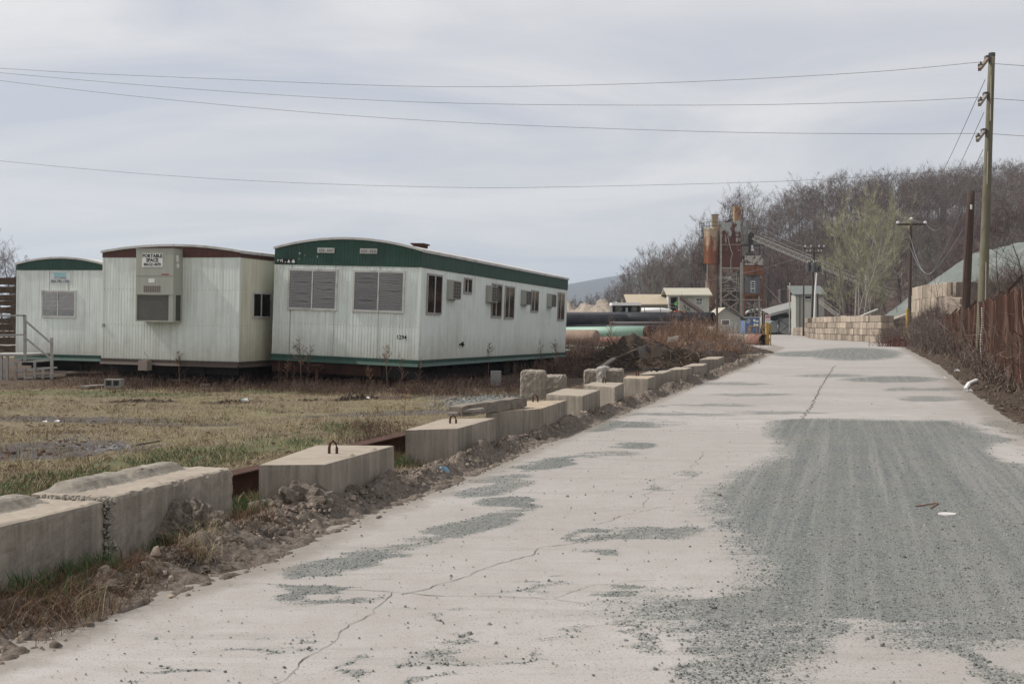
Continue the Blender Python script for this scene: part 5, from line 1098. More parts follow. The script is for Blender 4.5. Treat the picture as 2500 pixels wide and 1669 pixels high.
mound('spoil_heap', 'pale tan spoil heap just right of the trailer roofline', X(1395, 136), 137, 4.6, 6, Z(745, 136), SPOIL, 8, 'spoil heap', rough=0.22, flat=0.35)
# debris heap beyond the blocks
DEB = NG('debris_soil'); v = DEB.coord('Pos'); ce = DEB.mix(DEB.noise(v, 2.5, 8, 0.75), (0.02, 0.016, 0.013), (0.10, 0.075, 0.058)); ce = DEB.mix(DEB.ramp(DEB.noise(v, 0.7, 4), [(0.5, 0), (0.62, 0.7)]), ce, (0.06, 0.062, 0.066)); ce = DEB.mix(DEB.ramp(DEB.noise(v, 18, 5, 0.7), [(0.58, 0), (0.7, 0.8)]), ce, (0.17, 0.13, 0.10)); DEB.bump(DEB.noise(v, 14, 8, 0.75), 1.0, 0.06); DEB = DEB.fin(ce, 0.95, 0.08)
hx, hy = X(1572, 42), 42.5
mound('debris_heap', 'dark heap of soil and wood debris behind the far blocks', hx, hy, 2.9, 3.0, 1.2, DEB, 5, 'debris heap', n=90, rough=0.35, flat=0.8)
mound('soil_heap', 'dark weedy soil bank right of the debris heap along the road', X(1705, 52), 53, 2.4, 5.5, 0.9, DEB, 9, 'soil heap', n=60, rough=0.4)
mound('soil_heap', 'low weedy soil bank before the concrete pipe at the road', X(1790, 68), 69, 2.6, 6, 0.7, DEB, 12, 'soil heap', n=50, rough=0.4)
for (u0, v0, u1, v1, D0, D1, w, lab) in [(1448, 908, 1500, 874, 38.0, 39.6, 0.16, 'splintered board leaning on the near slope of the debris heap'), (1498, 876, 1572, 846, 39.6, 41.0, 0.10, 'dark plank lying up the slope of the debris heap above the splintered board')]:
    m = MB(); m.bar(P(u0, v0, D0), P(u1, v1, D1), w, 0.05); tag(m.build('plank', WOODW if w > 0.12 else WOODD), lab, 'plank')
r = np.random.default_rng(31); n = 420; m = MB()
for k in range(n):
    a = r.uniform(0, 6.28); q = r.uniform(0.1, 1) ** 0.6; x, y = hx + 2.4 * q * math.cos(a), hy - 0.2 - abs(2.7 * q * math.sin(a)); s, t = (x - hx) / 2.6, (y - hy) / 3.0
    z = 1.15 * max(0, 1 - math.hypot(s, t) ** 1.3) ** 0.8 * 0.9 + 0.03; L = r.uniform(0.1, 0.7); d = Vector((r.normal(), r.normal() * 0.5, r.normal() * 0.25)).normalized() * L; m.bar((x, y, z), Vector((x, y, z)) + d, r.uniform(0.012, 0.04), r.uniform(0.01, 0.025))
m.build('wood_debris', pmat('splintered_wood', (0.125, 0.09, 0.066), 0.9, 0.3, 5, 0.1, kind='Pos', isl=0.7), kind='stuff', recalc=False)

# ------------------------------------------------------------------ buildings behind the pipe yard
D = 152.0
lb = thing('low_building', 'long low building with tan shingled roof behind the equipment box', 'building', (X(1580, D), D, 0)); m = AB(lb)
x0, x1 = X(1536, D), X(1640, D); m.box(x0, x1, D, D + 7, 0, Z(745, D)); m.build('wall', pmat('olive_siding', (0.24, 0.235, 0.185), 0.8), lb)
m = AB(lb); m.hexa([(x0 - 0.3, D - 0.4, Z(745, D)), (x1, D - 0.4, Z(745, D)), (x1, D + 4, Z(721, D + 4)), (x0 - 0.3, D + 4, Z(721, D + 4))], [(x0 - 0.3, D - 0.4, Z(745, D) + 0.15), (x1, D - 0.4, Z(745, D) + 0.15), (x1, D + 4, Z(721, D + 4) + 0.15), (x0 - 0.3, D + 4, Z(721, D + 4) + 0.15)]); m.build('roof', SHINGLE, lb)
m = AB(lb); m.tube((x0 - 0.9, D, 0), (x0 - 0.9, D, Z(730, D)), 0.12); m.tube((x0 - 0.9, D, Z(730, D)), (x0 - 0.9, D, Z(728, D)), 0.2); m.build('vent_pipe', GALV, lb)
D = 150.0
ht = thing('scale_house', 'raised cream site hut with pale roof, porch and outside stair', 'hut', (X(1683, D), D, 0))
x0, x1, xp = X(1659, D), X(1731, D), X(1631.5, D); zf_, zt_ = Z(764, D), Z(722, D)
m = AB(ht); m.box(x0, x1, D, D + 5, zf_, zt_); m.box(xp + 0.3, x0, D + 1.6, D + 5, zf_, zt_); w_ = m.build('wall', CREAM, ht)
m = AB(ht)
for k in range(12): z = zf_ + 0.1 + k * 0.19; m.box(x0, x1, D - 0.012, D, z, z + 0.015)
m.build('clapboard', CREAM, w_)
m = AB(ht); m.hexa([(xp - 0.3, D - 0.6, zt_ - 0.05), (x1 + 0.35, D - 0.6, zt_ - 0.05), (x1 + 0.35, D + 2.5, Z(705, D + 2.5)), (xp - 0.3, D + 2.5, Z(705, D + 2.5))], [(xp - 0.3, D - 0.6, zt_ + 0.12), (x1 + 0.35, D - 0.6, zt_ + 0.12), (x1 + 0.35, D + 2.5, Z(705, D + 2.5) + 0.12), (xp - 0.3, D + 2.5, Z(705, D + 2.5) + 0.12)]); m.hexa([(xp - 0.3, D + 2.5, Z(705, D + 2.5)), (x1 + 0.35, D + 2.5, Z(705, D + 2.5)), (x1 + 0.35, D + 5.5, zt_), (xp - 0.3, D + 5.5, zt_)], [(xp - 0.3, D + 2.5, Z(705, D + 2.5) + .12), (x1 + 0.35, D + 2.5, Z(705, D + 2.5) + .12), (x1 + 0.35, D + 5.5, zt_ + .12), (xp - 0.3, D + 5.5, zt_ + .12)]); m.build('roof', SHINGLEG, ht)
m = AB(ht); m.box(xp, x1, D, D + 5, zf_ - 0.25, zf_ - 0.01)
m.build('floor', WOODD, ht)
for x in (xp + 0.1, x0 - 0.05, x1 - 0.1):
    for y in (D + 0.1, D + 4.8): m = AB(ht); m.box(x - 0.1, x + 0.1, y, y + 0.2, 0, zf_ - 0.25); m.build('stilt', DKST, ht)
for x in (xp + 0.05, x0 - 0.08): m = AB(ht); m.box(x - 0.07, x + 0.07, D - 0.02, D + 0.12, zf_, zt_); m.build('porch_post', WHITEP, ht)
m = AB(ht); m.box(X(1642, D), X(1656, D), D + 1.57, D + 1.6, zf_, Z(725.5, D)); m.build('door', DARKIN, ht)
m = AB(ht)
for v in (742, 750): m.box(xp, X(1658, D), D - 0.03, D + 0.02, Z(v, D) - 0.04, Z(v, D) + 0.04)
m.build('porch_rail', WOODW, ht)
m = AB(ht); u0, u1, v0, v1 = 1698.5, 1715.5, 727, 744.5; m.box(X(u0, D), X(u1, D), D - 0.05, D - 0.013, Z(v1, D), Z(v0, D)); wd = m.build('window', WHITEP, ht)
m = AB(ht); m.box(X(1700, D), X(1706.5, D), D - 0.06, D - 0.05, Z(734.5, D), Z(728.5, D)); m.box(X(1707.5, D), X(1714, D), D - 0.06, D - 0.05, Z(734.5, D), Z(728.5, D)); m.build('pane', pmat('dim_pane', (0.06, 0.065, 0.06), 0.2, spec=0.5), wd)
m = AB(ht); m.box(X(1700, D), X(1714, D), D - 0.06, D - 0.05, Z(743.5, D), Z(735.5, D)); m.build('pane', pmat('curtained_pane', (0.22, 0.23, 0.205), 0.3, spec=0.5), wd)
m = AB(ht); a, b = Vector((X(1660, D), D - 0.6, Z(727, D))), Vector((X(1712, D), D - 0.6, Z(763, D))); m.bar(a, b, 0.08, 0.55); m.bar(a + Vector((0, -1.0, 0)), b + Vector((0, -1.0, 0)), 0.08, 0.35); m.build('stair_stringer', pmat('stair_wood', (0.18, 0.14, 0.125), 0.9), ht)
m = AB(ht)
for k in range(12): c = a.lerp(b, k / 11); m.box(c.x - 0.16, c.x + 0.16, D - 1.55, D - 0.64, c.z - 0.12, c.z - 0.07)
m.build('stair_tread', WOODD, ht)
m = AB(ht); a, b = Vector((X(1663, D), D - 1.7, Z(746, D))), Vector((X(1690, D), D - 1.7, Z(768, D))); m.bar(a, b, 0.06, 0.07); m.build('stair_handrail', DKST, ht)
m = MB(); x = X(1667, D); m.box(X(1648, 140), X(1669, 140), 140, 141.2, Z(762.5, 140) - 0.8, Z(758, 140)); tag(m.build('orange_bin', pmat('orange_paint', (0.30, 0.09, 0.035), 0.7)), 'low orange brown skip below the porch of the raised hut', 'skip')
# person on the porch
def person(label, loc, s=1.0):
    J = {'hip': (0, 0, 0.95), 'belly': (0, 0.0, 1.12), 'chest': (0, -0.06, 1.36), 'neck': (0, -0.1, 1.52), 'head': (0.02, -0.14, 1.64), 'crown': (0.02, -0.15, 1.75),
         'shl': (-0.19, -0.07, 1.43), 'ell': (-0.27, -0.12, 1.17), 'hal': (-0.20, -0.34, 1.05), 'shr': (0.19, -0.07, 1.43), 'elr': (0.28, -0.12, 1.17), 'har': (0.20, -0.34, 1.05),
         'hl': (-0.1, 0, 0.9), 'kl': (-0.11, -0.04, 0.5), 'al': (-0.11, 0.02, 0.08), 'tl': (-0.12, -0.14, 0.03), 'hr': (0.1, 0, 0.9), 'kr': (0.12, -0.03, 0.5), 'ar': (0.12, 0.02, 0.08), 'tr': (0.14, -0.14, 0.03)}
    Rr = {'hip': .15, 'belly': .145, 'chest': .165, 'neck': .06, 'head': .095, 'crown': .075, 'shl': .075, 'ell': .05, 'hal': .042, 'shr': .075, 'elr': .05, 'har': .042, 'hl': .1, 'kl': .07, 'al': .05, 'tl': .045, 'hr': .1, 'kr': .07, 'ar': .05, 'tr': .045}
    E = [('hip', 'belly'), ('belly', 'chest'), ('chest', 'neck'), ('neck', 'head'), ('head', 'crown'), ('chest', 'shl'), ('shl', 'ell'), ('ell', 'hal'), ('chest', 'shr'), ('shr', 'elr'), ('elr', 'har'), ('hip', 'hl'), ('hl', 'kl'), ('kl', 'al'), ('al', 'tl'), ('hip', 'hr'), ('hr', 'kr'), ('kr', 'ar'), ('ar', 'tr')]
    nm = list(J); me = bpy.data.meshes.new('person'); me.from_pydata([J[k] for k in nm], [(nm.index(a), nm.index(b)) for a, b in E], [])
    o = bpy.data.objects.new('person', me); COL.objects.link(o); md = o.modifiers.new('skin', 'SKIN'); md.use_smooth_shade = True; o.modifiers.new('sub', 'SUBSURF').levels = 1
    o.modifiers['sub'].render_levels = 2
    for k, n_ in enumerate(nm): me.skin_vertices[0].data[k].radius = (Rr[n_], Rr[n_] * 0.85)
    me.skin_vertices[0].data[0].use_root = True
    g = NG('worker_clothes'); sz = g.n('ShaderNodeSeparateXYZ'); g.l(g.coord('Object'), sz.inputs[0])
    c = g.ramp(sz.outputs[2], [(0.0, (0.02, 0.02, 0.025)), (0.93, (0.03, 0.035, 0.06))]); c = g.mix(g.math('GREATER_THAN', sz.outputs[2], 1.0), c, (0.16, 0.72, 0.10)); c = g.mix(g.math('GREATER_THAN', sz.outputs[2], 1.5), c, (0.35, 0.22, 0.16)); c = g.mix(g.math('GREATER_THAN', sz.outputs[2], 1.70), c, (0.04, 0.03, 0.03))
    me.materials.append(g.fin(c, 0.8)); o.location = loc; o.scale = (s, s, s)
    return tag(o, label, 'person')
person('person in a bright green work jacket leaning on the porch rail', (X(1653.5, 150), 150.45, zf_))
# equipment box and white tank
D = 122.0
eb = thing('equipment_box', 'open sided equipment box with flat white roof behind the black pipes', 'equipment box', (X(1530, D), D, 0))
x0, x1 = X(1494.5, D), X(1564.5, D); m = AB(eb); m.box(x0 - 0.05, x1 + 0.05, D - 0.05, D + 2.6, Z(745.5, D), Z(738.5, D)); m.box(x0 + 0.4, x0 + 0.6, D + 0.5, D + 0.7, Z(738.5, D), Z(738.5, D) + 0.1); m.build('roof', WHITEP, eb)
m = AB(eb); m.box(x0, x0 + 0.08, D, D + 2.5, 0, Z(745.5, D)); m.box(x1 - 0.08, x1, D, D + 2.5, 0, Z(745.5, D)); m.box(x0 + 0.08, x1 - 0.08, D + 2.4, D + 2.5, 0, Z(745.5, D)); m.box(x0 + 0.08, x1 - 0.08, D, D + 2.4, 0, Z(763, D)); m.build('body', pmat('box_grey', (0.14, 0.14, 0.13), 0.8), eb)
m = AB(eb); c = P(1510, 753, D + 0.6); m.tube(c, c + Vector((0, 1.2, 0)), 0.42, n=14); m.build('engine', pmat('engine_grey', (0.15, 0.15, 0.14), 0.6, 0.6, 8), eb)
m = AB(eb)
for k in range(9): a = k * 0.7; m.tube(c + Vector((0.1 * math.cos(a), -0.06, 0.1 * math.sin(a))), c + Vector((0.36 * math.cos(a), -0.02, 0.34 * math.sin(a))), 0.035, n=6)
m.build('hose', pmat('pale_hoses', (0.3, 0.3, 0.28), 0.6), eb)
m = AB(eb); c = P(1550, 754.5, D + 0.5); ids = [m._add(m.ring(c + Vector((0, y, 0)), (0, 1, 0), r_, 16)) for y, r_ in ((0, 0.02), (0.05, 0.34), (0.5, 0.42), (1.4, 0.36))]
for a, b in zip(ids[:-1], ids[1:]):
    for k in range(16): l = (k + 1) % 16; m.Fc.append((a + k, a + l, b + l, b + k)); m.MI.append(0)
m.build('drum', pmat('drum_olive', (0.22, 0.215, 0.18), 0.6), eb, smooth=True)
m = AB(eb); m.tube(P(1530, 762, D + 0.3), P(1530, 751, D + 0.3), 0.13, n=10); m.build('gas_bottle', pmat('bottle_green', (0.30, 0.37, 0.34), 0.5), eb)
wt = thing('white_tank', 'long white horizontal tank with a tapered end beside the equipment box', 'tank', P(1566, 757, 126)); m = AB(wt)
ids = [m._add(m.ring(P(u, 758, 126), (1, 0, 0), r_, 20)) for u, r_ in ((1566, 0.01), (1566.5, 0.30), (1616, 0.30), (1630, 0.22), (1640, 0.06), (1642, 0.005))]
for a, b in zip(ids[:-1], ids[1:]):
    for k in range(20): l = (k + 1) % 20; m.Fc.append((a + k, a + l, b + l, b + k)); m.MI.append(0)
m.build('shell', WHITEP, wt, smooth=True); m = AB(wt)
for u in (1573, 1612): m.box(X(u, 126) - 0.05, X(u, 126) + 0.05, 125.68, 126.3, 0, Z(766, 126)); m.tube(P(u, 758, 126) - Vector((.03, 0, 0)), P(u, 758, 126) + Vector((.03, 0, 0)), 0.31, n=20)
m.build('cradle', DKST, wt)
# gabled shed
D = 140.0; gs = thing('gabled_shed', 'small grey shed with a gable end before the batching plant', 'shed', (X(1785, D), D, 0))
x0, x1, xm = X(1744, D), X(1808, D), X(1770, D); ze, zr = Z(775, D), Z(752, D)
m = AB(gs); m.hexa([(x0, D, 0), (x1, D, 0), (x1, D + 6, 0), (x0, D + 6, 0)], [(x0, D, ze), (x1, D, ze), (x1, D + 6, ze), (x0, D + 6, ze)]); m.hexa([(x0, D, ze), (x1, D, ze), (xm, D, zr)], [(x0, D + 6, ze), (x1, D + 6, ze), (xm, D + 6, zr)]); m.build('wall', pmat('grey_stucco', (0.33, 0.325, 0.28), 0.85, 0.1, 1), gs)
for (xa, xb, nm) in ((x0 - 0.5, xm, 'l'), (x1 + 0.9, xm, 'r')):
    m = AB(gs); za = ze - 0.25 if nm == 'l' else ze - 0.35; t = 0.09
    m.hexa([(xa, D - 0.35, za), (xb, D - 0.35, zr), (xb, D + 6.3, zr), (xa, D + 6.3, za)], [(xa, D - 0.35, za + t), (xb, D - 0.35, zr + t), (xb, D + 6.3, zr + t), (xa, D + 6.3, za + t)]); m.build('roof_slope', SHINGLEG if nm == 'l' else GREYROOF, gs)
m = AB(gs); m.box(X(1760, D), X(1782, D), D - 0.06, D - 0.004, Z(794, D), Z(780, D)); w_ = m.build('window', WHITEP, gs); m = AB(gs); m.box(X(1762, D), X(1780, D), D - 0.07, D - 0.06, Z(793, D), Z(781.5, D)); m.build('pane', pmat('shed_pane', (0.09, 0.08, 0.08), 0.3, spec=0.5), w_)
for (ua, ub) in ((1783, 1791), (1792, 1806)): m = AB(gs); m.box(X(ua, D), X(ub, D), D - 0.05, D - 0.004, Z(815, D), Z(784, D)); m.build('door', pmat('pale_door', (0.38, 0.40, 0.38), 0.8, streak=(0.22, 0.2, 0.18)), gs)
# blue container
D = 188.0; bc = thing('shipping_container', 'blue shipping container with a white round emblem by the yellow gate', 'container', (X(1837, D), D, 0)); x0, x1 = X(1818, D), X(1855, D); zt_ = Z(773, D)
m = AB(bc); m.box(x0, x1, D, D + 6, 0.05, zt_); m.build('body', BLUEP, bc)
m = AB(bc); m.box(x0 - 0.05, x0 + 0.1, D - 0.06, D, 0.05, zt_); m.box(x1 - 0.1, x1 + 0.05, D - 0.06, D, 0.05, zt_); m.box(x0 + .1, x1 - .1, D - 0.06, D, zt_ - 0.16, zt_ + 0.02); m.build('corner_frame', pmat('container_frame', (0.33, 0.35, 0.33), 0.7), bc)
m = AB(bc)
for u in (1833.5, 1837, 1845, 1853): m.tube((X(u, D), D - 0.05, 0.2), (X(u, D), D - 0.05, zt_ - 0.2), 0.03, n=6)
m.build('lock_rod', BLUEP, bc)
m = AB(bc); c = P(1826.5, 783.5, D - 0.03); m.path([c + Vector((0.30 * math.cos(a), 0, 0.30 * math.sin(a))) for a in [0.33 * q for q in range(20)]], 0.035, 5)
for s in (-0.11, 0.11): m.box(c.x + s - 0.03, c.x + s + 0.03, c.y - 0.02, c.y + 0.02, c.z - 0.18, c.z + 0.18)
for (ua, ub, va, vb) in ((1839, 1844.5, 779, 784.5), (1846, 1852, 782, 786), (1840, 1844.5, 789.5, 795), (1846, 1851, 790, 795), (1843, 1844.5, 784.5, 787)): m.box(X(ua, D), X(ub, D), D - 0.015, D - 0.002, Z(vb, D), Z(va, D))
m.build('white_marking', WHITEP, bc)

# ------------------------------------------------------------------ batching plant
D = 200.0; k_ = D / F
si = thing('cement_silo', 'round rust streaked silo with tan stack and ladder cage on its left', 'silo', (X(1740, D), D + 1.4, 0)); B = Vector((X(1740.5, D), D + 1.4, 0))
def lathe(m, c, prof, n=28, mi=0):
    ids = [m._add(m.ring(c + Vector((0, 0, z)), (0, 0, 1), r_, n)) for r_, z in prof]
    for a, b in zip(ids[:-1], ids[1:]):
        for k in range(n): l = (k + 1) % n; m.Fc.append((a + k, a + l, b + l, b + k)); m.MI.append(mi)
m = AB(si); r1 = 1.36; lathe(m, B, [(0.02, Z(555, D) + 0.1), (r1 * 0.9, Z(556, D)), (r1, Z(558, D)), (r1, Z(643, D)), (r1 - 0.1, Z(645, D))]); m.build('drum', SILOM, si, smooth=False)
m = AB(si)
for v in (576, 601, 621, 643): m = AB(si); lathe(m, B, [(r1 + 0.005, Z(v, D) - 0.06), (r1 + 0.04, Z(v, D) - 0.05), (r1 + 0.04, Z(v, D) + 0.05), (r1 + 0.005, Z(v, D) + 0.06)]); m.build('hoop', SILOM, si)
pass
m = AB(si); lathe(m, B, [(1.15, Z(643, D)), (1.15, Z(664, D)), (1.08, Z(665, D)), (1.08, Z(720, D)), (0.5, Z(735, D)), (0.2, Z(750, D))]); m.build('cone', rustmat('silo_cone_rust', (0.27, 0.19, 0.13), cover=0.5, scale=0.5, rust=(0.11, 0.05, 0.03), sharp=0.15), si)
for (u, dy) in ((1728, -1.2), (1759, -1.2), (1730, 1.2), (1757, 1.2)): m = AB(si); m.bar((X(u, D), D + 1.4 + dy * 0.75, Z(645, D)), (X(u + (-3 if u < 1740 else 3), D), D + 1.4 + dy, 0), 0.22, 0.22); m.build('leg', GALV, si)
m = AB(si); m.box(X(1741, D), X(1756, D), D + 0.9, D + 2.0, Z(556, D), Z(523, D)); m.box(X(1740, D), X(1757, D), D + 0.8, D + 2.1, Z(523, D), Z(521.5, D)); m.build('stack', TANP, si)
m = AB(si); rl = [(X(1711, D), D + 1.4), (X(1721, D), D + 0.3), (X(1732, D), D - 0.1), (X(1760, D), D - 0.1)]
for v in (542, 551):
    for a, b in zip(rl[:-1], rl[1:]): m.bar((*a, Z(v, D)), (*b, Z(v, D)), 0.06)
for a in rl: m.bar((*a, Z(558, D)), (*a, Z(541, D)), 0.06)
m.build('guard_rail', DKST, si)
m = AB(si)
for (u, dy) in ((1710.5, 1.2), (1714, 0.9), (1718, 0.9), (1720.5, 1.3)): m.bar((X(u, D), D + dy, Z(640, D)), (X(u, D), D + dy, Z(542, D)), 0.055)
for v in range(545, 640, 17): m.bar((X(1710.5, D), D + 1.2, Z(v, D)), (X(1720.5, D), D + 1.3, Z(v, D)), 0.06, 0.08); m.bar((X(1714, D), D + .9, Z(v, D)), (X(1718, D), D + .9, Z(v, D)), 0.06, 0.08)
m.build('ladder_cage', DKST, si)
m = AB(si); m.box(X(1706, D), X(1723, D), D + 0.6, D + 1.8, Z(645, D), Z(642, D)); m.box(X(1704, D), X(1716, D), D + .6, D + 1.6, Z(662, D), Z(660, D)); m.bar((X(1705, D), D + 0.7, Z(660, D)), (X(1712, D), D + 0.7, Z(642, D)), 0.07); m.box(X(1720, D), X(1724, D), D + 0.5, D + 1.5, Z(662, D), Z(643, D)); m.build('landing', DKST, si)
tw = thing('square_hopper_tower', 'tall square tower of flaking grey paint over rust with a stack on top', 'tower', (X(1784, D), D, 0))
x0, x1 = X(1761, D), X(1808.5, D); m = AB(tw); zl, zr = Z(545, D), Z(537.5, D); zb_ = Z(654, D)
m.hexa([(x0, D, zb_), (x1, D, zb_), (x1, D + 3.4, zb_), (x0, D + 3.4, zb_)], [(x0, D, zl), (x1, D, zr), (x1, D + 3.4, zr), (x0, D + 3.4, zl)]); m.build('body', TOWERM, tw)
m = AB(tw); c = X(1784, D); q = 0.45; m.hexa([(c - q, D + 1.2, Z(678, D)), (c + q, D + 1.2, Z(678, D)), (c + q, D + 2.2, Z(678, D)), (c - q, D + 2.2, Z(678, D))], [(x0 + 0.05, D + 0.03, zb_), (x1 - 0.05, D + 0.03, zb_), (x1 - 0.05, D + 3.3, zb_), (x0 + 0.05, D + 3.3, zb_)]); m.build('hopper', rustmat('hopper_rust', (0.35, 0.28, 0.22), cover=0.55, scale=1, rust=(0.12, 0.04, 0.025)), tw)
m = AB(tw); m.bar((x0 + 0.05, D - 0.06, zb_), (c - q, D + 1.1, Z(678, D)), 0.1); m.bar((x1 - 0.05, D - 0.06, zb_), (c + q, D + 1.1, Z(678, D)), 0.1); m.box(x0 - .05, x1 + .05, D - 0.08, D - 0.01, zb_ - 0.08, zb_ + 0.1); m.box(x0, x1, D - 0.06, D - 0.01, Z(597, D) - 0.05, Z(597, D) + 0.05); m.build('girt', GALV, tw)
m = AB(tw); xc_ = X(1784, D); m.path([(X(1776, D), D - 0.1, Z(575, D)), (X(1781, D), D - 0.12, Z(598, D)), (X(1784, D), D - 0.12, Z(610, D)), (X(1788, D), D - 0.12, Z(620, D)), (X(1784, D), D - 0.12, Z(632, D)), (xc_, D - 0.12, Z(664, D))], 0.09, 7); m.build('fill_pipe', GALV, tw)
for (u, vt, y) in ((1759.5, 552, -0.12), (1758, 552, 3.5), (1808.5, 640, -0.12), (1810, 540, 3.5)):
    m = AB(tw); m.box(X(u, D) - 0.17, X(u, D) + 0.17, D + y - 0.1, D + y + 0.1, 0, Z(vt, D)); m.build('post', GALV, tw)
m = AB(tw); m.box(X(1794.5, D), X(1809.5, D), D + 0.5, D + 1.8, zr - 0.1, Z(503, D)); m.box(X(1794, D), X(1810, D), D + 0.45, D + 1.85, Z(503, D), Z(501.5, D)); m.build('stack', rustmat('stack_rust', (0.34, 0.24, 0.14), cover=0.55, scale=0.8, rust=(0.19, 0.06, 0.025), dark=(0.08, 0.05, 0.05)), tw)
m = AB(tw)
for (ua, va, ub, vb) in ((1761, 532, 1761, 546), (1772, 530, 1772, 545), (1786, 527, 1786, 542), (1761, 543, 1794, 535), (1772, 531, 1794, 527)): m.bar((X(ua, D), D + 0.1, Z(va, D)), (X(ub, D), D + 0.1, Z(vb, D)), 0.05)
m.build('roof_rail', DKST, tw)
m = AB(tw)
for (ua, ub, v) in ((1774, 1781, 541), (1780, 1786, 538)): m.box(X(ua, D), X(ub, D), D + 1, D + 1.5, Z(v + 4, D), Z(v - 3, D))
m.build('roof_gear', DKST, tw)
m = AB(tw)
for (ua, va, ub, vb) in ((1762, 692, 1783, 682), (1784, 682, 1806, 694), (1760, 701, 1806, 732), (1806, 699, 1762, 728), (1762, 735, 1806, 765), (1806, 735, 1765, 760), (1761, 681, 1806, 681), (1761, 710, 1806, 710), (1757, 731.5, 1860, 731.5), (1761, 704, 1806, 704)):
    for y in (-0.05, 3.4): m.bar((X(ua, D), D + y, Z(va, D)), (X(ub, D), D + y, Z(vb, D)), 0.11, 0.14)
m.build('brace', GALV, tw)
m = AB(tw); m.box(X(1762, D), X(1784, D), D + .3, D + 1.2, Z(699, D), Z(696.5, D)); m.build('platform', WOODW, tw); m = AB(tw); m.box(X(1768, D), X(1784, D), D + .3, D + 1.2, Z(678, D), Z(675, D)); m.hexa([(X(1777, D), D, Z(684, D)), (X(1786, D), D, Z(681, D)), (X(1786, D), D + 1, Z(681, D)), (X(1777, D), D + 1, Z(684, D))], [(X(1777, D), D, Z(678, D)), (X(1785, D), D, Z(674, D)), (X(1785, D), D + 1, Z(674, D)), (X(1777, D), D + 1, Z(678, D))]); m.build('platform', pmat('pale_platform', (0.42, 0.42, 0.36), 0.7), tw)
m = AB(tw); rr = random.Random(8)
for k in range(70):
    u, v = rr.uniform(1742, 1804), rr.uniform(690, 770); m.bar((X(u, D), D + rr.uniform(0.8, 4), Z(v, D)), (X(u + rr.uniform(-18, 18), D), D + rr.uniform(0.8, 4), Z(v + rr.uniform(-14, 14), D)), rr.uniform(0.08, 0.4), rr.uniform(0.08, 0.35))
for k in range(8): u, v = rr.uniform(1735, 1795), rr.uniform(715, 765); m.box(X(u, D), X(u + rr.uniform(6, 16), D), D + 2, D + 3.4, Z(v + rr.uniform(6, 18), D), Z(v, D))
m.build('machinery', rustmat('machinery_rust', (0.16, 0.12, 0.09), cover=0.5, scale=0.7, rust=(0.10, 0.042, 0.024), dark=(0.03, 0.022, 0.018)), tw)
cb = thing('batch_cabin_tower', 'rusty hopper tower with a grey operator cabin and window below the bins', 'tower', (X(1840, D), D, 0))
m = AB(cb); m.box(X(1818, D), X(1863.5, D), D, D + 3.2, Z(647, D), Z(624, D)); m.build('upper_bin', BINM, cb)
m = AB(cb); m.box(X(1815.5, D), X(1863, D), D - 0.05, D + 3.2, Z(670, D), Z(648.5, D)); m.box(X(1816, D), X(1863.2, D), D - 0.1, D + 3.25, Z(671.5, D), Z(669.5, D)); m.build('lower_bin', ORUST, cb)
m = AB(cb); x0, x1 = X(1819, D), X(1857, D); n = 14
ribbed(m, x0, x1, Z(717, D), Z(672, D), 0.18, 0.04, y=D + 0.25); m.box(x0, x1, D + 0.34, D + 3, Z(717, D), Z(672, D)); m.build('cabin_wall', CABM, cb, recalc=False)
m = AB(cb); m.box(X(1833.5, D), X(1844, D), D + 0.16, D + 0.24, Z(714, D), Z(686, D)); w_ = m.build('window', WHITEP, cb)
for (va, vb) in ((688, 692), (693.5, 697.5), (699, 702.5), (705, 713)): m = AB(cb); m.box(X(1834.7, D), X(1842.8, D), D + 0.14, D + 0.16, Z(vb, D), Z(va, D)); m.build('pane', DARKIN if va < 704 else pmat('grey_pane', (0.12, 0.13, 0.125), 0.4), w_)
m = AB(cb); m.box(X(1836, D), X(1842, D), D + 0.16, D + 0.24, Z(680, D), Z(672, D)); m.build('vent_hood', pmat('green_hood', (0.05, 0.06, 0.05), 0.7), cb)
m = AB(cb); m.box(X(1814, D), X(1864, D), D - 0.2, D + 3.3, Z(721.5, D), Z(718, D)); m.hexa([(X(1822, D), D + 0.4, Z(733, D)), (X(1852, D), D + 0.4, Z(733, D)), (X(1852, D), D + 2.8, Z(733, D)), (X(1822, D), D + 2.8, Z(733, D))], [(X(1817, D), D + 0.1, Z(721.5, D)), (X(1857, D), D + 0.1, Z(721.5, D)), (X(1857, D), D + 3, Z(721.5, D)), (X(1817, D), D + 3, Z(721.5, D))]); m.build('floor_beam', ORUST, cb)
for (u, v0, mt) in ((1861.5, 670, ORUST), (1813, 632, GALV), (1810.5, 700, GALV), (1853, 722, GALV), (1817, 715, ORUST)):
    m = AB(cb); m.box(X(u, D) - 0.12, X(u, D) + 0.12, D - 0.1, D + 0.12, 0, Z(v0, D)); m.build('post', mt, cb)
    m = AB(cb); m.box(X(u, D) - 0.12, X(u, D) + 0.12, D + 3.0, D + 3.25, 0, Z(v0, D)); m.build('post', mt, cb)
m = AB(cb)
for (ua, va, ub, vb) in ((1823, 739, 1853, 752), (1853, 737, 1823, 752), (1808, 731.5, 1866, 733), (1855, 672, 1863, 684), (1818, 672, 1824, 684), (1808, 747, 1870, 762)): m.bar((X(ua, D), D - 0.06, Z(va, D)), (X(ub, D), D - 0.06, Z(vb, D)), 0.08, 0.1)
m.build('brace', GALV, cb)
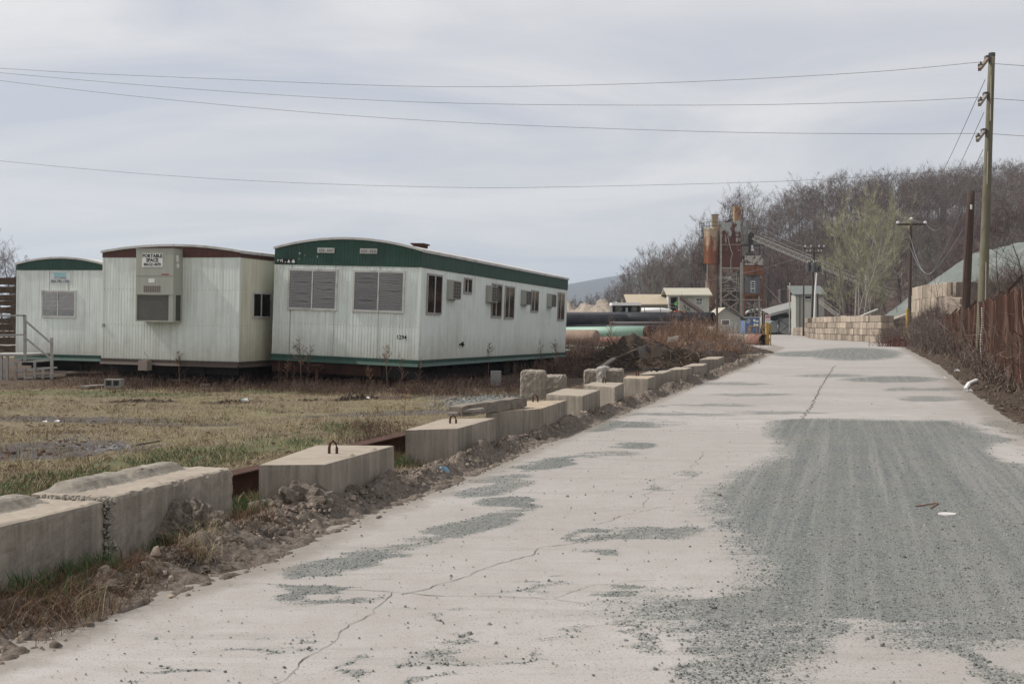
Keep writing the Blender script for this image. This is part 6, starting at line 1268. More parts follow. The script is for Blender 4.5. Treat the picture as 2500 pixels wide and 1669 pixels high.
m = AB(cb); m.box(X(1810, D), X(1864, D), D, D + 0.15, Z(598, D), Z(596, D)); m.box(X(1810, D), X(1864, D), D + 3, D + 3.15, Z(598, D), Z(596, D)); m.box(X(1831, D), X(1835, D), D + .8, D + 1.4, Z(622, D), Z(597, D)); m.hexa([(X(1826, D), D + .4, Z(624, D)), (X(1846, D), D + .4, Z(624, D)), (X(1846, D), D + 2, Z(624, D)), (X(1826, D), D + 2, Z(624, D))], [(X(1832, D), D + .8, Z(614, D)), (X(1836, D), D + .8, Z(614, D)), (X(1836, D), D + 1.4, Z(614, D)), (X(1832, D), D + 1.4, Z(614, D))])
for u in (1811, 1863): m.box(X(u, D) - 0.05, X(u, D) + 0.05, D, D + 0.12, Z(624, D), Z(597, D)); m.box(X(u, D) - 0.05, X(u, D) + 0.05, D + 3, D + 3.12, Z(624, D), Z(597, D))
m.build('head_frame', DKST, cb)
m = AB(cb); m.box(X(1836.5, D), X(1840.5, D), D + 0.6, D + 0.75, Z(606, D), Z(597.5, D)); m.box(X(1836, D), X(1842.5, D), D + 0.6, D + 0.75, Z(611.5, D), Z(607, D)); m.build('chute_guard', WHITEP, cb)
# conveyor
cv = thing('belt_conveyor', 'long pale lattice belt conveyor rising to the batching plant', 'conveyor', P(1838, 575, D + 1.5)); yv0, yv1 = D + 0.9, D + 2.1
def CP(t, dv, y): u = 1836 + (2186 - 1836) * t; v = 568.5 + (713 - 568.5) * t + dv; return Vector((X(u, D), y, Z(v, D)))
N = 56
for y in (yv0, yv1):
    for dv, w in ((1, 0.16), (13, 0.12)): m = AB(cv); m.bar(CP(0, dv, y), CP(1, dv, y), w, w); m.build('chord', pmat('pale_lattice_steel', (0.58, 0.55, 0.48), 0.7, 0.15, 1) if 'pale_lattice_steel' not in bpy.data.materials else bpy.data.materials['pale_lattice_steel'], cv)
PLS = bpy.data.materials['pale_lattice_steel']
for y in (yv0, yv1):
    m = AB(cv)
    for k in range(N): a, b = (1, 13) if k % 2 == 0 else (13, 1); m.bar(CP(k / N, a, y), CP((k + 1) / N, b, y), 0.07, 0.07)
    m.build('lattice', PLS, cv)
m = AB(cv); a, b = CP(0, -1.5, 0), CP(1, -1.5, 0); m.hexa([(a.x, yv0 + .1, a.z), (a.x, yv1 - .1, a.z), (b.x, yv1 - .1, b.z), (b.x, yv0 + .1, b.z)], [(a.x, yv0 + .1, a.z + 0.08), (a.x, yv1 - .1, a.z + 0.08), (b.x, yv1 - .1, b.z + 0.08), (b.x, yv0 + .1, b.z + 0.08)]); m.build('belt', RUBBER, cv)
m = AB(cv)
for k in range(0, N, 3): m.bar(CP(k / N, 1, yv1), CP(k / N, -9, yv1), 0.06)
m.bar(CP(0.1, -9, yv1), CP(1, -9, yv1), 0.06); m.bar(CP(0.1, -5, yv1), CP(1, -5, yv1), 0.05); m.build('walkway_rail', PLS, cv)
m = AB(cv)
for (ua, va, ub, vb) in ((1832, 558, 1850, 558), (1833, 558, 1833, 590), (1849, 558, 1849, 575), (1832, 572, 1840, 598), (1840, 570, 1834, 598)): m.bar((X(ua, D), yv0 - 0.1, Z(va, D)), (X(ub, D), yv0 - 0.1, Z(vb, D)), 0.09)
m.tube((X(1838, D), yv0 - .1, Z(573, D)), (X(1838, D), yv1 + .1, Z(573, D)), 0.4, n=14); m.box(X(1833, D), X(1842, D), yv0, yv1, Z(596, D), Z(577, D)); m.build('head_drum', DKST, cv)
for (u, v0) in ((1993.5, 645), (2100, 690)):
    m = AB(cv)
    for y in (yv0, yv1): m.bar((X(u, D), y, Z(v0, D)), (X(u - 3, D), y + (0.5 if y == yv1 else -0.5), 0), 0.16)
    m.build('trestle_leg', PLS, cv)
# support cables at the plant
m = MB(); m.path([P(1864, 692, 199), P(1914, 746, 196)], 0.05, 5); tag(m.build('guy_cable', WIREM), 'dark slanting guy cable right of the operator cabin', 'cable')
# white truck parts behind the plant
D = 212.0; tr = thing('parked_truck', 'white truck with dark wheel arch parked behind the red sign', 'truck', (X(1880, D), D, 0)); m = AB(tr); m.box(X(1862, D), X(1893, D), D, D + 2.2, 0.9, Z(752, D)); m.build('body', WHITEP, tr)
m = AB(tr); c = Vector((X(1885, D), D - 0.1, Z(765, D))); m.hexa([c + Vector((0.75 * math.cos(a), 0, 0.85 * math.sin(a))) for a in [3.14 * q / 8 for q in range(9)]], [c + Vector((0.75 * math.cos(a), 0.6, 0.85 * math.sin(a))) for a in [3.14 * q / 8 for q in range(9)]]); m.build('fender', UNDER, tr)
m = AB(tr); m.box(X(1863, D), X(1872, D), D - 0.03, D, Z(760, D), Z(754, D)); m.build('window', DARKIN, tr)
for u in (1868, 1886): m = AB(tr); m.tube((X(u, D), D - 0.1, 0.5), (X(u, D), D + 0.4, 0.5), 0.5, n=16); m.build('wheel', RUBBER, tr)
rr = random.Random(12); m = MB(); D = 206
for k in range(46): u, v = rr.uniform(1808, 1860), rr.uniform(752, 775); L = rr.uniform(2, 9); m.box(X(u, D), X(u + L, D), D + rr.uniform(0, 3), D + 3.2, Z(v + rr.uniform(1.5, 4), D), Z(v, D))
wp = thing('concrete_mixer_truck', 'white and dark mixer truck mostly hidden behind the blue container', 'truck', (0, 0, 0)); m.build('body', [WHITEP], wp, recalc=False)
m = MB(); m.box(X(1806, D), X(1864, D), D + 3.3, D + 4.4, 0.6, Z(756, D)); lathe(m, Vector((X(1838, D), D + 3.0, 0)), [(0.3, Z(768, D)), (1.0, Z(762, D)), (1.2, Z(756, D)), (0.5, Z(751, D))], 14); m.build('drum', UNDER, wp)
for u in (1812, 1826, 1852): m = MB(); m.tube((X(u, D), D + 2.6, 0.5), (X(u, D), D + 3.2, 0.5), 0.5, n=14); m.build('wheel', RUBBER, wp)
# lean-to with tank end
D = 190.0; ln = thing('open_lean_to', 'open lean-to shed with sloping metal roof over a round tank', 'shed', (X(1920, D), D, 0))
RA, RB = P(1881, 769.5, D - 1), P(1958, 748.5, D - 1); t = Vector((0, 0, 0.10))
RA.z += 0.05
m = AB(ln); o = Vector((0, 7, 0.9)); q0, q1 = RA, RB
m.hexa([q0, q1, q1 + o, q0 + o], [q0 + t, q1 + t, q1 + o + t, q0 + o + t]); m.build('roof', pmat('pale_metal_roof', (0.24, 0.24, 0.225), 0.7, 0.2, 0.6, 0.2), ln)
m = AB(ln); m.bar(q0 + Vector((0, -.05, .02)), q1 + Vector((0, -.05, .02)), 0.08, 0.45); m.build('fascia', pmat('pale_fascia', (0.34, 0.34, 0.32), 0.6), ln)
m = AB(ln); m.box(X(1884, D), X(1954, D), D + 5.5, D + 5.7, 0, Z(765, D)); m.box(X(1953, D), X(1955, D), D, D + 5.5, 0, Z(756, D)); m.build('back_wall', DARKIN, ln)
for u, v in ((1900, 772), (1953, 756), (1946, 760)): m = AB(ln); m.box(X(u, D) - 0.09, X(u, D) + 0.09, D - 0.6, D - 0.4, 0, Z(v, D)); m.build('post', DKST, ln)
m = AB(ln); m.bar(P(1901, 779, D - 0.7), P(1946, 808, D - 0.7), 0.09); m.bar(P(1903, 811, D - 0.7), P(1946, 781, D - 0.7), 0.09); m.build('cross_brace', DKST, ln)
tk2 = thing('round_tank', 'pale grey round tank end under the lean-to roof', 'tank', (X(1925, D), D + 0.5, 1.42)); m = MB(); m.tube((0, 0, 0), (0, 4, 0), 1.40, n=36); m.tube((-1.9, 1.5, -0.1), (-1.9, 4, -0.1), 1.0, n=24); m.build('shell', pmat('pale_tank_grey', (0.36, 0.38, 0.36), 0.6, 0.1, 1), tk2)
# white building with grey roof
D = 182.0; wb = thing('white_plant_building', 'white clapboard building with grey roof behind the transformer pole', 'building', (X(1968, D), D, 0))
x0, x1 = X(1943, D), X(2012, D); ze = Z(719.5, D); m = AB(wb); m.box(x0, x1, D, D + 3, 0, ze); w_ = m.build('wall', pmat('grey_white_siding', (0.36, 0.37, 0.335), 0.8, 0.1, 1, 0.15, streak=(0.22, 0.2, 0.16), samt=0.6), wb)
m = AB(wb)
for k in range(16): z = ze - 0.25 - k * 0.22; m.box(x0, x1, D - 0.015, D, z, z + 0.02)
m.build('clapboard', CREAM, w_)
m = AB(wb); m.hexa([(x0 - 0.5, D - 0.4, ze - 0.1), (x1 + .3, D - 0.4, ze - 0.1), (x1 + .3, D + 3.4, Z(700, D + 4)), (x0 - 0.6, D + 3.4, Z(700, D + 4))], [(x0 - 0.5, D - 0.4, ze + 0.1), (x1 + .3, D - 0.4, ze + 0.1), (x1 + .3, D + 3.4, Z(700, D + 4) + .15), (x0 - 0.6, D + 3.4, Z(700, D + 4) + .15)]); m.build('roof', GREYROOF, wb)
m = AB(wb); m.box(X(1963.5, D), X(1981, D), D - 0.06, D - 0.016, Z(730, D), Z(722, D)); f_ = m.build('window', WHITEP, wb); m = AB(wb); m.box(X(1965, D), X(1980, D), D - 0.07, D - 0.06, Z(729, D), Z(723.5, D)); m.build('pane', DARKIN, f_)
m = AB(wb); m.box(X(1963.5, D), X(1981, D), D - 0.05, D - 0.016, 0, Z(737, D)); m.build('roller_door', CREAM, wb)
m = AB(wb); m.box(X(1952, D), X(1953.5, D), D - 0.1, D - 0.016, 0.3, ze); m.build('downpipe', DKST, wb)
D = 196; bw = thing('brown_building', 'plain brown building side behind the lean-to', 'building', (X(1935, D), D, 0)); m = AB(bw); m.box(X(1927, D), X(1944, D), D, D + 8, 0, Z(706, D)); m.build('wall', pmat('brown_block_wall', (0.105, 0.078, 0.066), 0.9, 0.2, 1), bw)
m = AB(bw); m.box(X(1926.5, D), X(1944.5, D), D - .1, D + 8.1, Z(706, D), Z(704, D)); m.build('roof', GREYROOF, bw)
# second small conveyor behind the white building
c2 = thing('small_conveyor', 'small pale inclined conveyor right of the white building', 'conveyor', P(1996, 728, 172)); m = AB(c2)
for y in (172, 173):
    m.bar(P(1996, 728, y), P(2062, 779, y), 0.14); m.bar(P(1996, 736, y), P(2058, 786, y), 0.12)
    for k in range(14): m.bar(P(1996 + k * 4.6, 728 + k * 3.6, y), P(1996 + (k + 1) * 4.6, 736 + (k + 1) * 3.6, y), 0.07)
m.build('frame', PLS, c2); m = AB(c2)
for k in range(8): m.bar(P(2003 + k * 7, 741 + k * 5, 173.2), P(2003 + k * 7, 733 + k * 5, 173.2), 0.08)
m.bar(P(2003, 726, 173.2), P(2060, 768, 173.2), 0.07); m.build('guard', PLS, c2)

# ------------------------------------------------------------------ sign, gates
D = 91.0; sg = thing('sign_post', 'red and white notice sign on a yellow pipe post at the gate', 'sign', (X(1874, D), D, 0))
m = AB(sg); m.tube((X(1874, D), D + 0.2, 0), (X(1874, D), D + 0.2, Z(787, D)), 0.17, n=16); m.build('post', YELLOW, sg)
m = AB(sg); x0, x1 = X(1868, D), X(1880.5, D); m.box(x0, x1, D - 0.02, D, Z(787, D), Z(768, D)); pn = m.build('panel', STICK, sg)
REDS = pmat('sign_red', (0.36, 0.045, 0.06), 0.6, 0.1); m = AB(sg); m.box(x0 + 0.02, x1 - 0.02, D - 0.024, D - 0.02, Z(778, D), Z(769, D)); m.build('red_field', REDS, pn)
b0 = Vector(sg.location)
for s, z, sz_, mt in (('PRIVATE', 771.7, 0.10, STICK), ('ROAD', 775.5, 0.11, STICK), ('No Trespassing', 780.7, 0.052, INK), ('Violators Prosecuted', 783.5, 0.042, INK)):
    text('lettering', s, sz_, mt, pn, (0.01, -0.028, Z(z, D)), 0.002)
D = 92.0; gt = thing('yellow_gate', 'yellow pipe swing gate left of the road end', 'gate', (X(1855, D), D, 0))
def gb(name, pts, r): m = AB(gt); r *= 0.7; m.path([P(u, v, D) for u, v in pts], r, 8); return m.build(name, YELLOW, gt)
gb('top_rail', [(1829, 797), (1850, 795.5), (1881, 795)], 0.055); gb('brace', [(1880, 797), (1868, 826)], 0.055); gb('brace', [(1861, 796), (1866, 830)], 0.05); gb('upright', [(1847.5, 796), (1847.5, 817)], 0.045); gb('end_post', [(1881.5, 793), (1881.5, 842)], 0.06); gb('lower_rail', [(1832, 813), (1850, 816), (1866, 828), (1879, 838)], 0.04)
m = AB(gt); m.box(X(1828.5, D), X(1832.5, D), D - 0.06, D + 0.06, Z(813, D), Z(797, D)); m.build('latch_box', YELLOW, gt)
D = 94.0; yp = thing('yellow_gate_post', 'tall yellow pipe post with a folded gate at the right side of the road end', 'gate', (X(2216, D), D, 0))
m = AB(yp); m.tube((X(2216, D), D, 0), (X(2216, D), D, Z(753, D)), 0.15, n=14); m.tube((X(2216, D), D, Z(796, D)), (X(2216, D), D, Z(753, D)), 0.155, n=14); m.build('post', YELLOW, yp)
def g2(name, pts, r): m = AB(yp); m.path([P(u, v, D - 0.4) for u, v in pts], r, 7); return m.build(name, YELLOW, yp)
g2('frame', [(2207.5, 840), (2208, 799), (2219, 800), (2218, 818), (2208, 840)], 0.055); g2('bar', [(2211.5, 801), (2211, 832)], 0.035); g2('bar', [(2215.5, 801), (2215, 824)], 0.035); g2('bar', [(2209, 808), (2218, 808)], 0.03)
m = AB(yp); m.box(X(2202, D), X(2207.5, D), D - 0.3, D + 0.3, 0, Z(822, D)); m.build('footing', BLOCK, yp)
# ------------------------------------------------------------------ stacked block walls
WALLB = pmat('stacked_block_concrete', (0.335, 0.28, 0.22), 0.92, 0.2, 1.2, 0.1, streak=(0.12, 0.10, 0.085), samt=0.85, sscale=0.35, dirt=(0.25, 0.21, 0.175), damt=0.6, dscale=0.9, bump=0.5, bscale=6, kind='Pos', rnd=0.4)
def blk_mesh(L, W, H, seed):
    b = bmesh.new(); bmesh.ops.create_cube(b, size=1)
    for v_ in b.verts: v_.co.x *= W; v_.co.y *= L; v_.co.z *= H; v_.co += Vector((0.03 * noise.noise(v_.co * 3 + Vector((seed, 0, 0))), 0.03 * noise.noise(v_.co * 3 + Vector((0, seed, 0))), 0.0))
    bmesh.ops.bevel(b, geom=list(b.edges), offset=0.035, segments=1, affect='EDGES'); me = bpy.data.meshes.new('block'); b.to_mesh(me); b.free(); me.materials.append(WALLB); return me
BMS = {}
def put_block(root, c, yaw, L, W, H, seed, tilt=0.0):
    k = (round(L, 1), round(W, 2), round(H, 2), seed % 4)
    if k not in BMS: BMS[k] = blk_mesh(round(L, 1) - 0.03, W, H - 0.025, seed % 4 + 1)
    o = bpy.data.objects.new('block', BMS[k]); COL.objects.link(o); o.parent = root; o.location = Vector(c) - Vector(root.location); o.rotation_euler = (tilt, 0, yaw); return o
def path_wall(root, pts, courses, H, W, rr, z0=0.0, skip=None, Ls=(0.9, 1.2, 1.2, 1.8)):
    P_ = [Vector((*p, 0)) for p in pts]; seg = [(b - a).length for a, b in zip(P_[:-1], P_[1:])]; T = sum(seg)
    def at(s):
        for a, b, l in zip(P_[:-1], P_[1:], seg):
            if s <= l: return a.lerp(b, s / l), (b - a).normalized()
            s -= l
        return P_[-1], (P_[-1] - P_[-2]).normalized()
    for c in range(courses):
        s = 0.0
        while s < T - 0.3:
            L = rr.choice(Ls) if s else rr.choice((0.6, 1.2)); L = min(L, T - s)
            p, d = at(s + L / 2)
            if not (skip and skip(c, s + L / 2)): put_block(root, (p.x + rr.uniform(-.04, .05), p.y, z0 + c * H + H / 2 - 0.02), math.atan2(-d.x, d.y), L, W, H, rr.randrange(8))
            s += L
rr = random.Random(2)
w1 = thing('block_wall', 'four course wall of stacked tan concrete blocks at the end of the road', 'block wall', (34, 104.7, 0))
path_wall(w1, [(34.6, 104.9), (34.9, 112), (35.2, 118.5), (35.4, 129), (38.3, 145), (43.8, 168)], 4, 0.635, 1.2, rr, skip=lambda c, s: c == 3 and 33 < s < 41)
w2 = thing('block_wall', 'dark recessed block wall between the tan wall and the yellow post', 'block wall', (37, 108, 0))
path_wall(w2, [(35.3, 107.3), (40.5, 107.3)], 3, 0.62, 0.7, rr, Ls=(1.2, 1.8)); m = AB(w2); m.hexa([(35.2, 106.6, 1.75), (39.5, 106.6, 1.75), (39.5, 109, 1.75), (35.2, 109, 1.75)], [(35.2, 106.6, 1.85), (39.5, 106.6, 3.2), (39.5, 109, 3.3), (35.2, 109, 1.95)]); m.build('rubble_fill', SPOIL, w2)
m = AB(w2); m.bar((35.4, 106.5, 1.95), (38.4, 106.5, 3.1), 0.12, 0.14); m.build('sloping_board', WOODW, w2)
w3 = thing('block_wall', 'low two course block wall left of the curved tan wall', 'block wall', (47, 176, 0)); path_wall(w3, [(43.9, 177), (44.2, 170), (45.6, 168)], 2, 0.64, 0.7, rr, Ls=(1.8,)); path_wall(w3, [(43.9, 177), (45.8, 176)], 2, 0.64, 0.7, rr, Ls=(1.8,))
w4 = thing('retaining_wall', 'upper retaining wall of upright pale concrete blocks below the grey stockpile', 'block wall', (34, 92, 3))
pts = [(36.6, 103), (35.2, 96.5), (34.6, 88.5), (37, 88.3), (41, 88.0), (46, 87.6)]
path_wall(w4, pts, 1, 1.15, 0.8, rr, z0=3.85, Ls=(0.7, 0.9, 1.0, 1.3)); path_wall(w4, pts, 1, 1.2, 0.8, rr, z0=2.7, Ls=(0.9, 1.2)); path_wall(w4, pts[:3], 1, 1.2, 0.8, rr, z0=1.55, Ls=(0.9, 1.2)); path_wall(w4, pts[:2], 1, 1.2, 0.8, rr, z0=0.4, Ls=(0.9, 1.2))
m = AB(w4); put_block(w4, (33.2, 84.5, 3.2), 0.3, 1.2, 0.9, 0.9, 1, 0.1); put_block(w4, (32.3, 82.5, 2.7), 0.6, 1.0, 0.9, 0.8, 2, 0.2)
m = MB(); m.box(38.4, 41.0, 131, 133, 1.9, 2.7); m.hexa([(38.5, 128, 2.1), (42.5, 132, 3.3), (42.5, 133, 3.3), (38.5, 129, 2.1)], [(38.5, 128, 2.3), (42.5, 132, 3.5), (42.5, 133, 3.5), (38.5, 129, 2.3)]); tag(m.build('broken_slab', BLOCKL), 'broken pale slab lying in the gap on top of the tan block wall', 'slab')
# ------------------------------------------------------------------ gravel stockpile
PILE = NG('stockpile_gravel'); v = PILE.coord('Pos'); ce = PILE.mix(PILE.noise(v, 1.2, 8, 0.7), (0.13, 0.148, 0.138), (0.205, 0.22, 0.207)); ce = PILE.mix(PILE.ramp(PILE.noise(v, 14, 4, 0.7), [(0.35, 0.6), (0.6, 0)]), ce, (0.07, 0.085, 0.08)); ce = PILE.mix(PILE.ramp(PILE.noise(PILE.coord('Pos', (0.15, 0.15, 0.6)), 1.5, 5), [(0.5, 0), (0.65, 0.5)]), ce, (0.23, 0.24, 0.22)); PILE.bump(PILE.noise(v, 8, 6, 0.7), 0.7, 0.06); PILE = PILE.fin(ce, 0.95, 0.08)
def stockpile():
    xs = np.linspace(30, 110, 150); ys = np.linspace(88.5, 170, 150); gx, gy = np.meshgrid(xs, ys)
    dx_ = np.maximum(0, 48.6 + 0.42 * np.maximum(0, gy - 115) - gx) + np.maximum(0, gx - 92); dy_ = np.maximum(0, 101 - gy) + np.maximum(0, gy - 145); r_ = np.hypot(dx_, dy_); h = 9.2 - 0.46 * (np.sqrt(r_ ** 2 + 3) - 1.7) + (vfbm(gx * 0.25, gy * 0.25, 81) - 0.5) * 0.8 + (vfbm(gx * 1.1, gy * 1.1, 83) - 0.5) * 0.25
    h = np.where((gx < 42) & (gy < 109), np.minimum(h, 4.4 - 1.5 * (109 - gy)), h); h = np.minimum(h, 0.75 * (gx - np.maximum(35.0, 0.302 * gy)) + (vfbm(gx * 0.5, gy * 0.5, 85) - 0.5) * 0.8)
    g0 = ground_h(gx, gy); h = np.where(gy < 90.5, np.minimum(h, 4.85), h)
    h = np.where((gy < 97) & (gx < 60), np.minimum(h, 4.7 + (gy - 90) * 0.9), h)
    i = np.arange(gx.size).reshape(gx.shape); Fq = np.stack([i[:-1, :-1].ravel(), i[:-1, 1:].ravel(), i[1:, 1:].ravel(), i[1:, :-1].ravel()], 1)
    z = np.maximum(h, g0 - 1.5); o = npmesh('gravel_stockpile', np.stack([gx.ravel(), gy.ravel(), z.ravel()], 1), Fq, PILE, smooth=True); tag(o, 'big grey green gravel stockpile above the upper retaining wall', 'gravel pile')
stockpile()
0 and mound('gravel_mound', 'lower grey green gravel slope running down behind the tan wall', 41.0, 122, 6.5, 14, 5.2, PILE, 15, 'gravel pile', rough=0.12, z0=-0.3)

# ------------------------------------------------------------------ poles
def pole(name, label, u0, vb, u1, vt, D, r0, r1, mat, z0=None, n=14, lean=0.0):
    b = P(u0, vb, D); t = P(u1, vt, D + lean); root = thing(name, label, 'utility pole', (b.x, b.y, z0 if z0 is not None else b.z)); m = AB(root); dd = (t - b); k = 10
    bb = b + dd * (((z0 - b.z) / dd.z) if z0 is not None else 0)
    m.path([bb.lerp(t, q / k) for q in range(k + 1)], [r0 + (r1 - r0) * q / k for q in range(k + 1)], n); m.build('shaft', mat, root, smooth=True); return root
mp_ = pole('utility_pole', 'tall greenish utility pole with three angled brackets, right edge', 2399, 740, 2421.5, 135, 39.0, 0.185, 0.105, POLEW, z0=-0.2)
m = AB(mp_); t = P(2421.5, 137, 39); m.tube(t, t + Vector((0, 0, 0.1)), 0.115, n=14); m.build('cap', PORC, mp_)
ATT = []
for (ua, va, ub, vb, ui, vi) in ((2412, 143, 2391, 170, 2393, 157), (2408, 232, 2391, 256, 2393, 243), (2403, 321, 2386, 343, 2387.5, 331)):
    a, b = P(ua, va, 39), P(ub, vb, 37.9); m = AB(mp_); m.bar(a, b, 0.09, 0.11); br = m.build('bracket', WOODW if ua != 2412 else RPIPE, mp_)
    m = AB(mp_); m.box(a.x - 0.09, a.x + 0.03, a.y - 0.1, a.y + 0.1, a.z - 0.07, a.z + 0.09); m.build('bracket_plate', PORC, br)
    c = P(ui, vi, 38.2); m = AB(mp_); lathe(m, c, [(0.03, -0.12), (0.075, -0.08), (0.08, 0.0), (0.05, 0.03), (0.06, 0.07), (0.02, 0.09)], 10); m.tube(c - Vector((0, 0, 0.22)), c - Vector((0, 0, 0.1)), 0.02, n=6); m.build('insulator', PORC, mp_, smooth=True); ATT.append(c + Vector((0, 0, 0.07)))
m = AB(mp_)
m.path([P(2420, 184, 38.82), P(2418, 295, 38.8)], 0.022, 6); m.path([P(2412, 370, 38.8), P(2410, 450, 38.78)], 0.02, 6); m.path([P(2406, 735, 38.79), P(2407.5, 640, 38.79)], 0.022, 6); m.build('conduit', GALV, mp_)
sp = pole('utility_pole', 'dark stub pole without wires beside the tall greenish pole', 2357, 760, 2371, 466, 48.0, 0.19, 0.15, POLED, z0=0.2)
m = AB(sp); m.tube(P(2371, 500, 47.8), P(2371, 511, 47.8), 0.05, n=8); m.build('eye_bolt', PORCW, sp)
m = AB(sp); m.bar(P(2350, 745, 47.83), P(2366, 500, 47.83), 0.055, 0.03); m.build('rusty_strip', RUSTD, sp)
D = 105.0; cpole = pole('utility_pole', 'thin brown pole with a crossarm and pale insulators before the wooded hill', 2219.5, 800, 2224.5, 545, D, 0.16, 0.12, POLED, z0=0)
m = AB(cpole); m.bar(P(2190, 548, D), P(2262, 548, D), 0.12, 0.16); m.build('crossarm', POLED, cpole)
CI = []
for u, v in ((2192, 545), (2225, 536), (2259, 545)): c = P(u, v, D); m = AB(cpole); lathe(m, c, [(0.05, -0.1), (0.16, 0.0), (0.17, 0.08), (0.1, 0.16), (0.02, 0.2)], 8); m.build('insulator', PORCW, cpole); CI.append(c + Vector((0, 0, 0.1)))
D = 150.0; tp = pole('utility_pole', 'dark pole carrying three black transformers in front of the conveyor', 1981.5, 800, 1988, 604, D, 0.17, 0.12, POLED, z0=0)
for (du, dy) in ((-10.5, 0), (3.5, -0.6), (15, 0)):
    c = P(1985 + du, 652, D + dy); m = AB(tp); lathe(m, c, [(0.02, 0.66), (0.25, 0.64), (0.29, 0.55), (0.29, -0.6), (0.22, -0.66), (0.02, -0.66)], 16); tf = m.build('transformer', PORC, tp); m = AB(tp)
    for s in (-0.12, 0.12): m.tube(c + Vector((s, 0, 0.62)), c + Vector((s, 0, 0.92)), 0.045, n=6)
    m.build('bushing', PORCW, tf)
m = AB(tp)
for v, w in ((606, 26), (617, 20)): m.bar(P(1987 - w, v, D), P(1987 + w, v, D), 0.1, 0.12)
m.bar(P(1972, 640, D), P(2002, 640, D), 0.1, 0.12); m.build('crossarm', POLED, tp)
m = AB(tp)
for u in (1966, 1980, 2000, 2012): c = P(u, 603, D); m.tube(c, c + Vector((0, 0, 0.28)), 0.07, n=7)
for u in (1970, 1978, 1998, 2005): c = P(u, 614, D); m.tube(c, c + Vector((0, 0, 0.25)), 0.07, n=7)
m.build('insulator', PORCW, tp)
pole('utility_pole', 'reddish brown service pole with a small bracket before the white building', 1961.5, 800, 1962, 696, 168, 0.15, 0.12, POLED, z0=0)
pole('utility_pole', 'thin grey pole rising from the brown building', 1927.5, 800, 1928.5, 690, 180, 0.10, 0.08, GALV, z0=0)
pole('utility_pole', 'short dark post beside the pale lattice trestle', 1996, 800, 1996, 716, 158, 0.14, 0.13, POLED, z0=0)
pole('utility_pole', 'slim dark pole in front of the round silo', 1750.5, 815, 1750.5, 672, 132, 0.14, 0.11, POLED, z0=0)
m = MB(); m.path([P(1988, 790, 156), P(1990, 720, 156), P(1994, 666, 156)], [0.14, 0.12, 0.08], 8); tag(m.build('white_pipe', WHITEP), 'white weathered vertical pipe beside the transformer pole', 'pipe')
def wire(label, pts, r=0.0092, n=26, group='overhead wires'):
    """smooth cable through real points"""
    P_ = [Vector(p) for p in pts]; L = []
    for k in range(len(P_) - 1):
        p0 = P_[max(k - 1, 0)]; p1 = P_[k]; p2 = P_[k + 1]; p3 = P_[min(k + 2, len(P_) - 1)]
        for q in range(n // (len(P_) - 1) + 1):
            t = q / (n // (len(P_) - 1) + 1); L.append(0.5 * ((2 * p1) + (p2 - p0) * t + (2 * p0 - 5 * p1 + 4 * p2 - p3) * t * t + (3 * p1 - p0 - 3 * p2 + p3) * t ** 3))
    L.append(P_[-1]); m = MB(); m.path(L, r, 4); return tag(m.build('overhead_wire', WIREM, recalc=False), label, 'wire', group)
def DW(u): return 38.2 + (2391 - u) / 2391 * 14
def span(label, a, l, right):
    pts = [P(u, v, DW(u)) for u, v in l] + [a]; wire(label, pts)
    wire(label.replace('left of', 'right of'), [P(right[0], right[1], 38.9)] + [P(right[0] + 80 * k, right[1] + 5.5 * k, 38.9 + 0.3 * k) for k in (1, 3, 6)])
span('topmost overhead wire left of the tall greenish pole', ATT[0], [(-700, 110), (0, 167), (530, 193), (1065, 212), (1600, 203), (2100, 178)], (2429, 156))
span('second overhead wire left of the tall greenish pole', ATT[1], [(-700, 112), (0, 178), (530, 222), (1065, 251), (1700, 257), (2150, 249)], (2427, 241))
span('third overhead wire left of the tall greenish pole', ATT[2], [(-700, 100), (0, 197), (530, 255), (1065, 296), (1700, 321), (2150, 327)], (2423, 327))
wire('lowest long overhead wire passing behind the tall greenish pole', [P(u, v, 47 + (2500 - u) / 2500 * 8) for u, v in ((-700, 316), (0, 393), (530, 437), (1065, 457), (1400, 456), (1900, 443), (2200, 426), (2400, 412), (2520, 416), (2900, 440))])
for k, (a, (u, v)) in enumerate(zip(ATT, ((2405, 195), (2402, 275), (2400, 365)))):
    b = CI[min(k, 2)]; s = P(u, v, 39.2); mid = s.lerp(b, 0.55) - Vector((0, 0, 1.6)); wire('slack service wire running from the tall pole towards the crossarm pole', [s, s.lerp(b, 0.25) - Vector((0, 0, 1.1)), mid, s.lerp(b, 0.8) - Vector((0, 0, 1.0)), b], 0.012, group='service wires to the crossarm pole')
for (u0, v0, u1, v1, dip, D1) in ((2221, 575, 2352, 505, 3.2, 50), (2221, 602, 2352, 560, 2.2, 50)):
    a, b = P(u0, v0, 105), P(u1, v1, D1); wire('drooping cable between the crossarm pole and the dark stub pole', [a, a.lerp(b, 0.3) - Vector((0, 0, dip * 0.8)), a.lerp(b, 0.55) - Vector((0, 0, dip)), a.lerp(b, 0.8) - Vector((0, 0, dip * 0.55)), b], 0.02, group='drooping cables on the crossarm pole')
a, b = CI[0], CI[2]; wire('jumper wire sagging under the crossarm of the thin brown pole', [a, a.lerp(b, 0.3) - Vector((0, 0, 0.7)), a.lerp(b, 0.7) - Vector((0, 0, 0.75)), b], 0.02)
wire('diagonal guy wire right of the tall greenish pole', [P(2418, 445, 39.3), P(2455, 428, 40), P(2500, 398, 41), P(2700, 270, 44)])
for u0, v0, u1, v1 in ((1988, 608, 1866, 560), (1988, 618, 1700, 690)): wire('thin plant feeder wire from the transformer pole', [P(u0, v0, 150), P((u0 + u1) / 2, (v0 + v1) / 2 + 6, 165), P(u1, v1, 185)], 0.02, group='plant feeder wires')

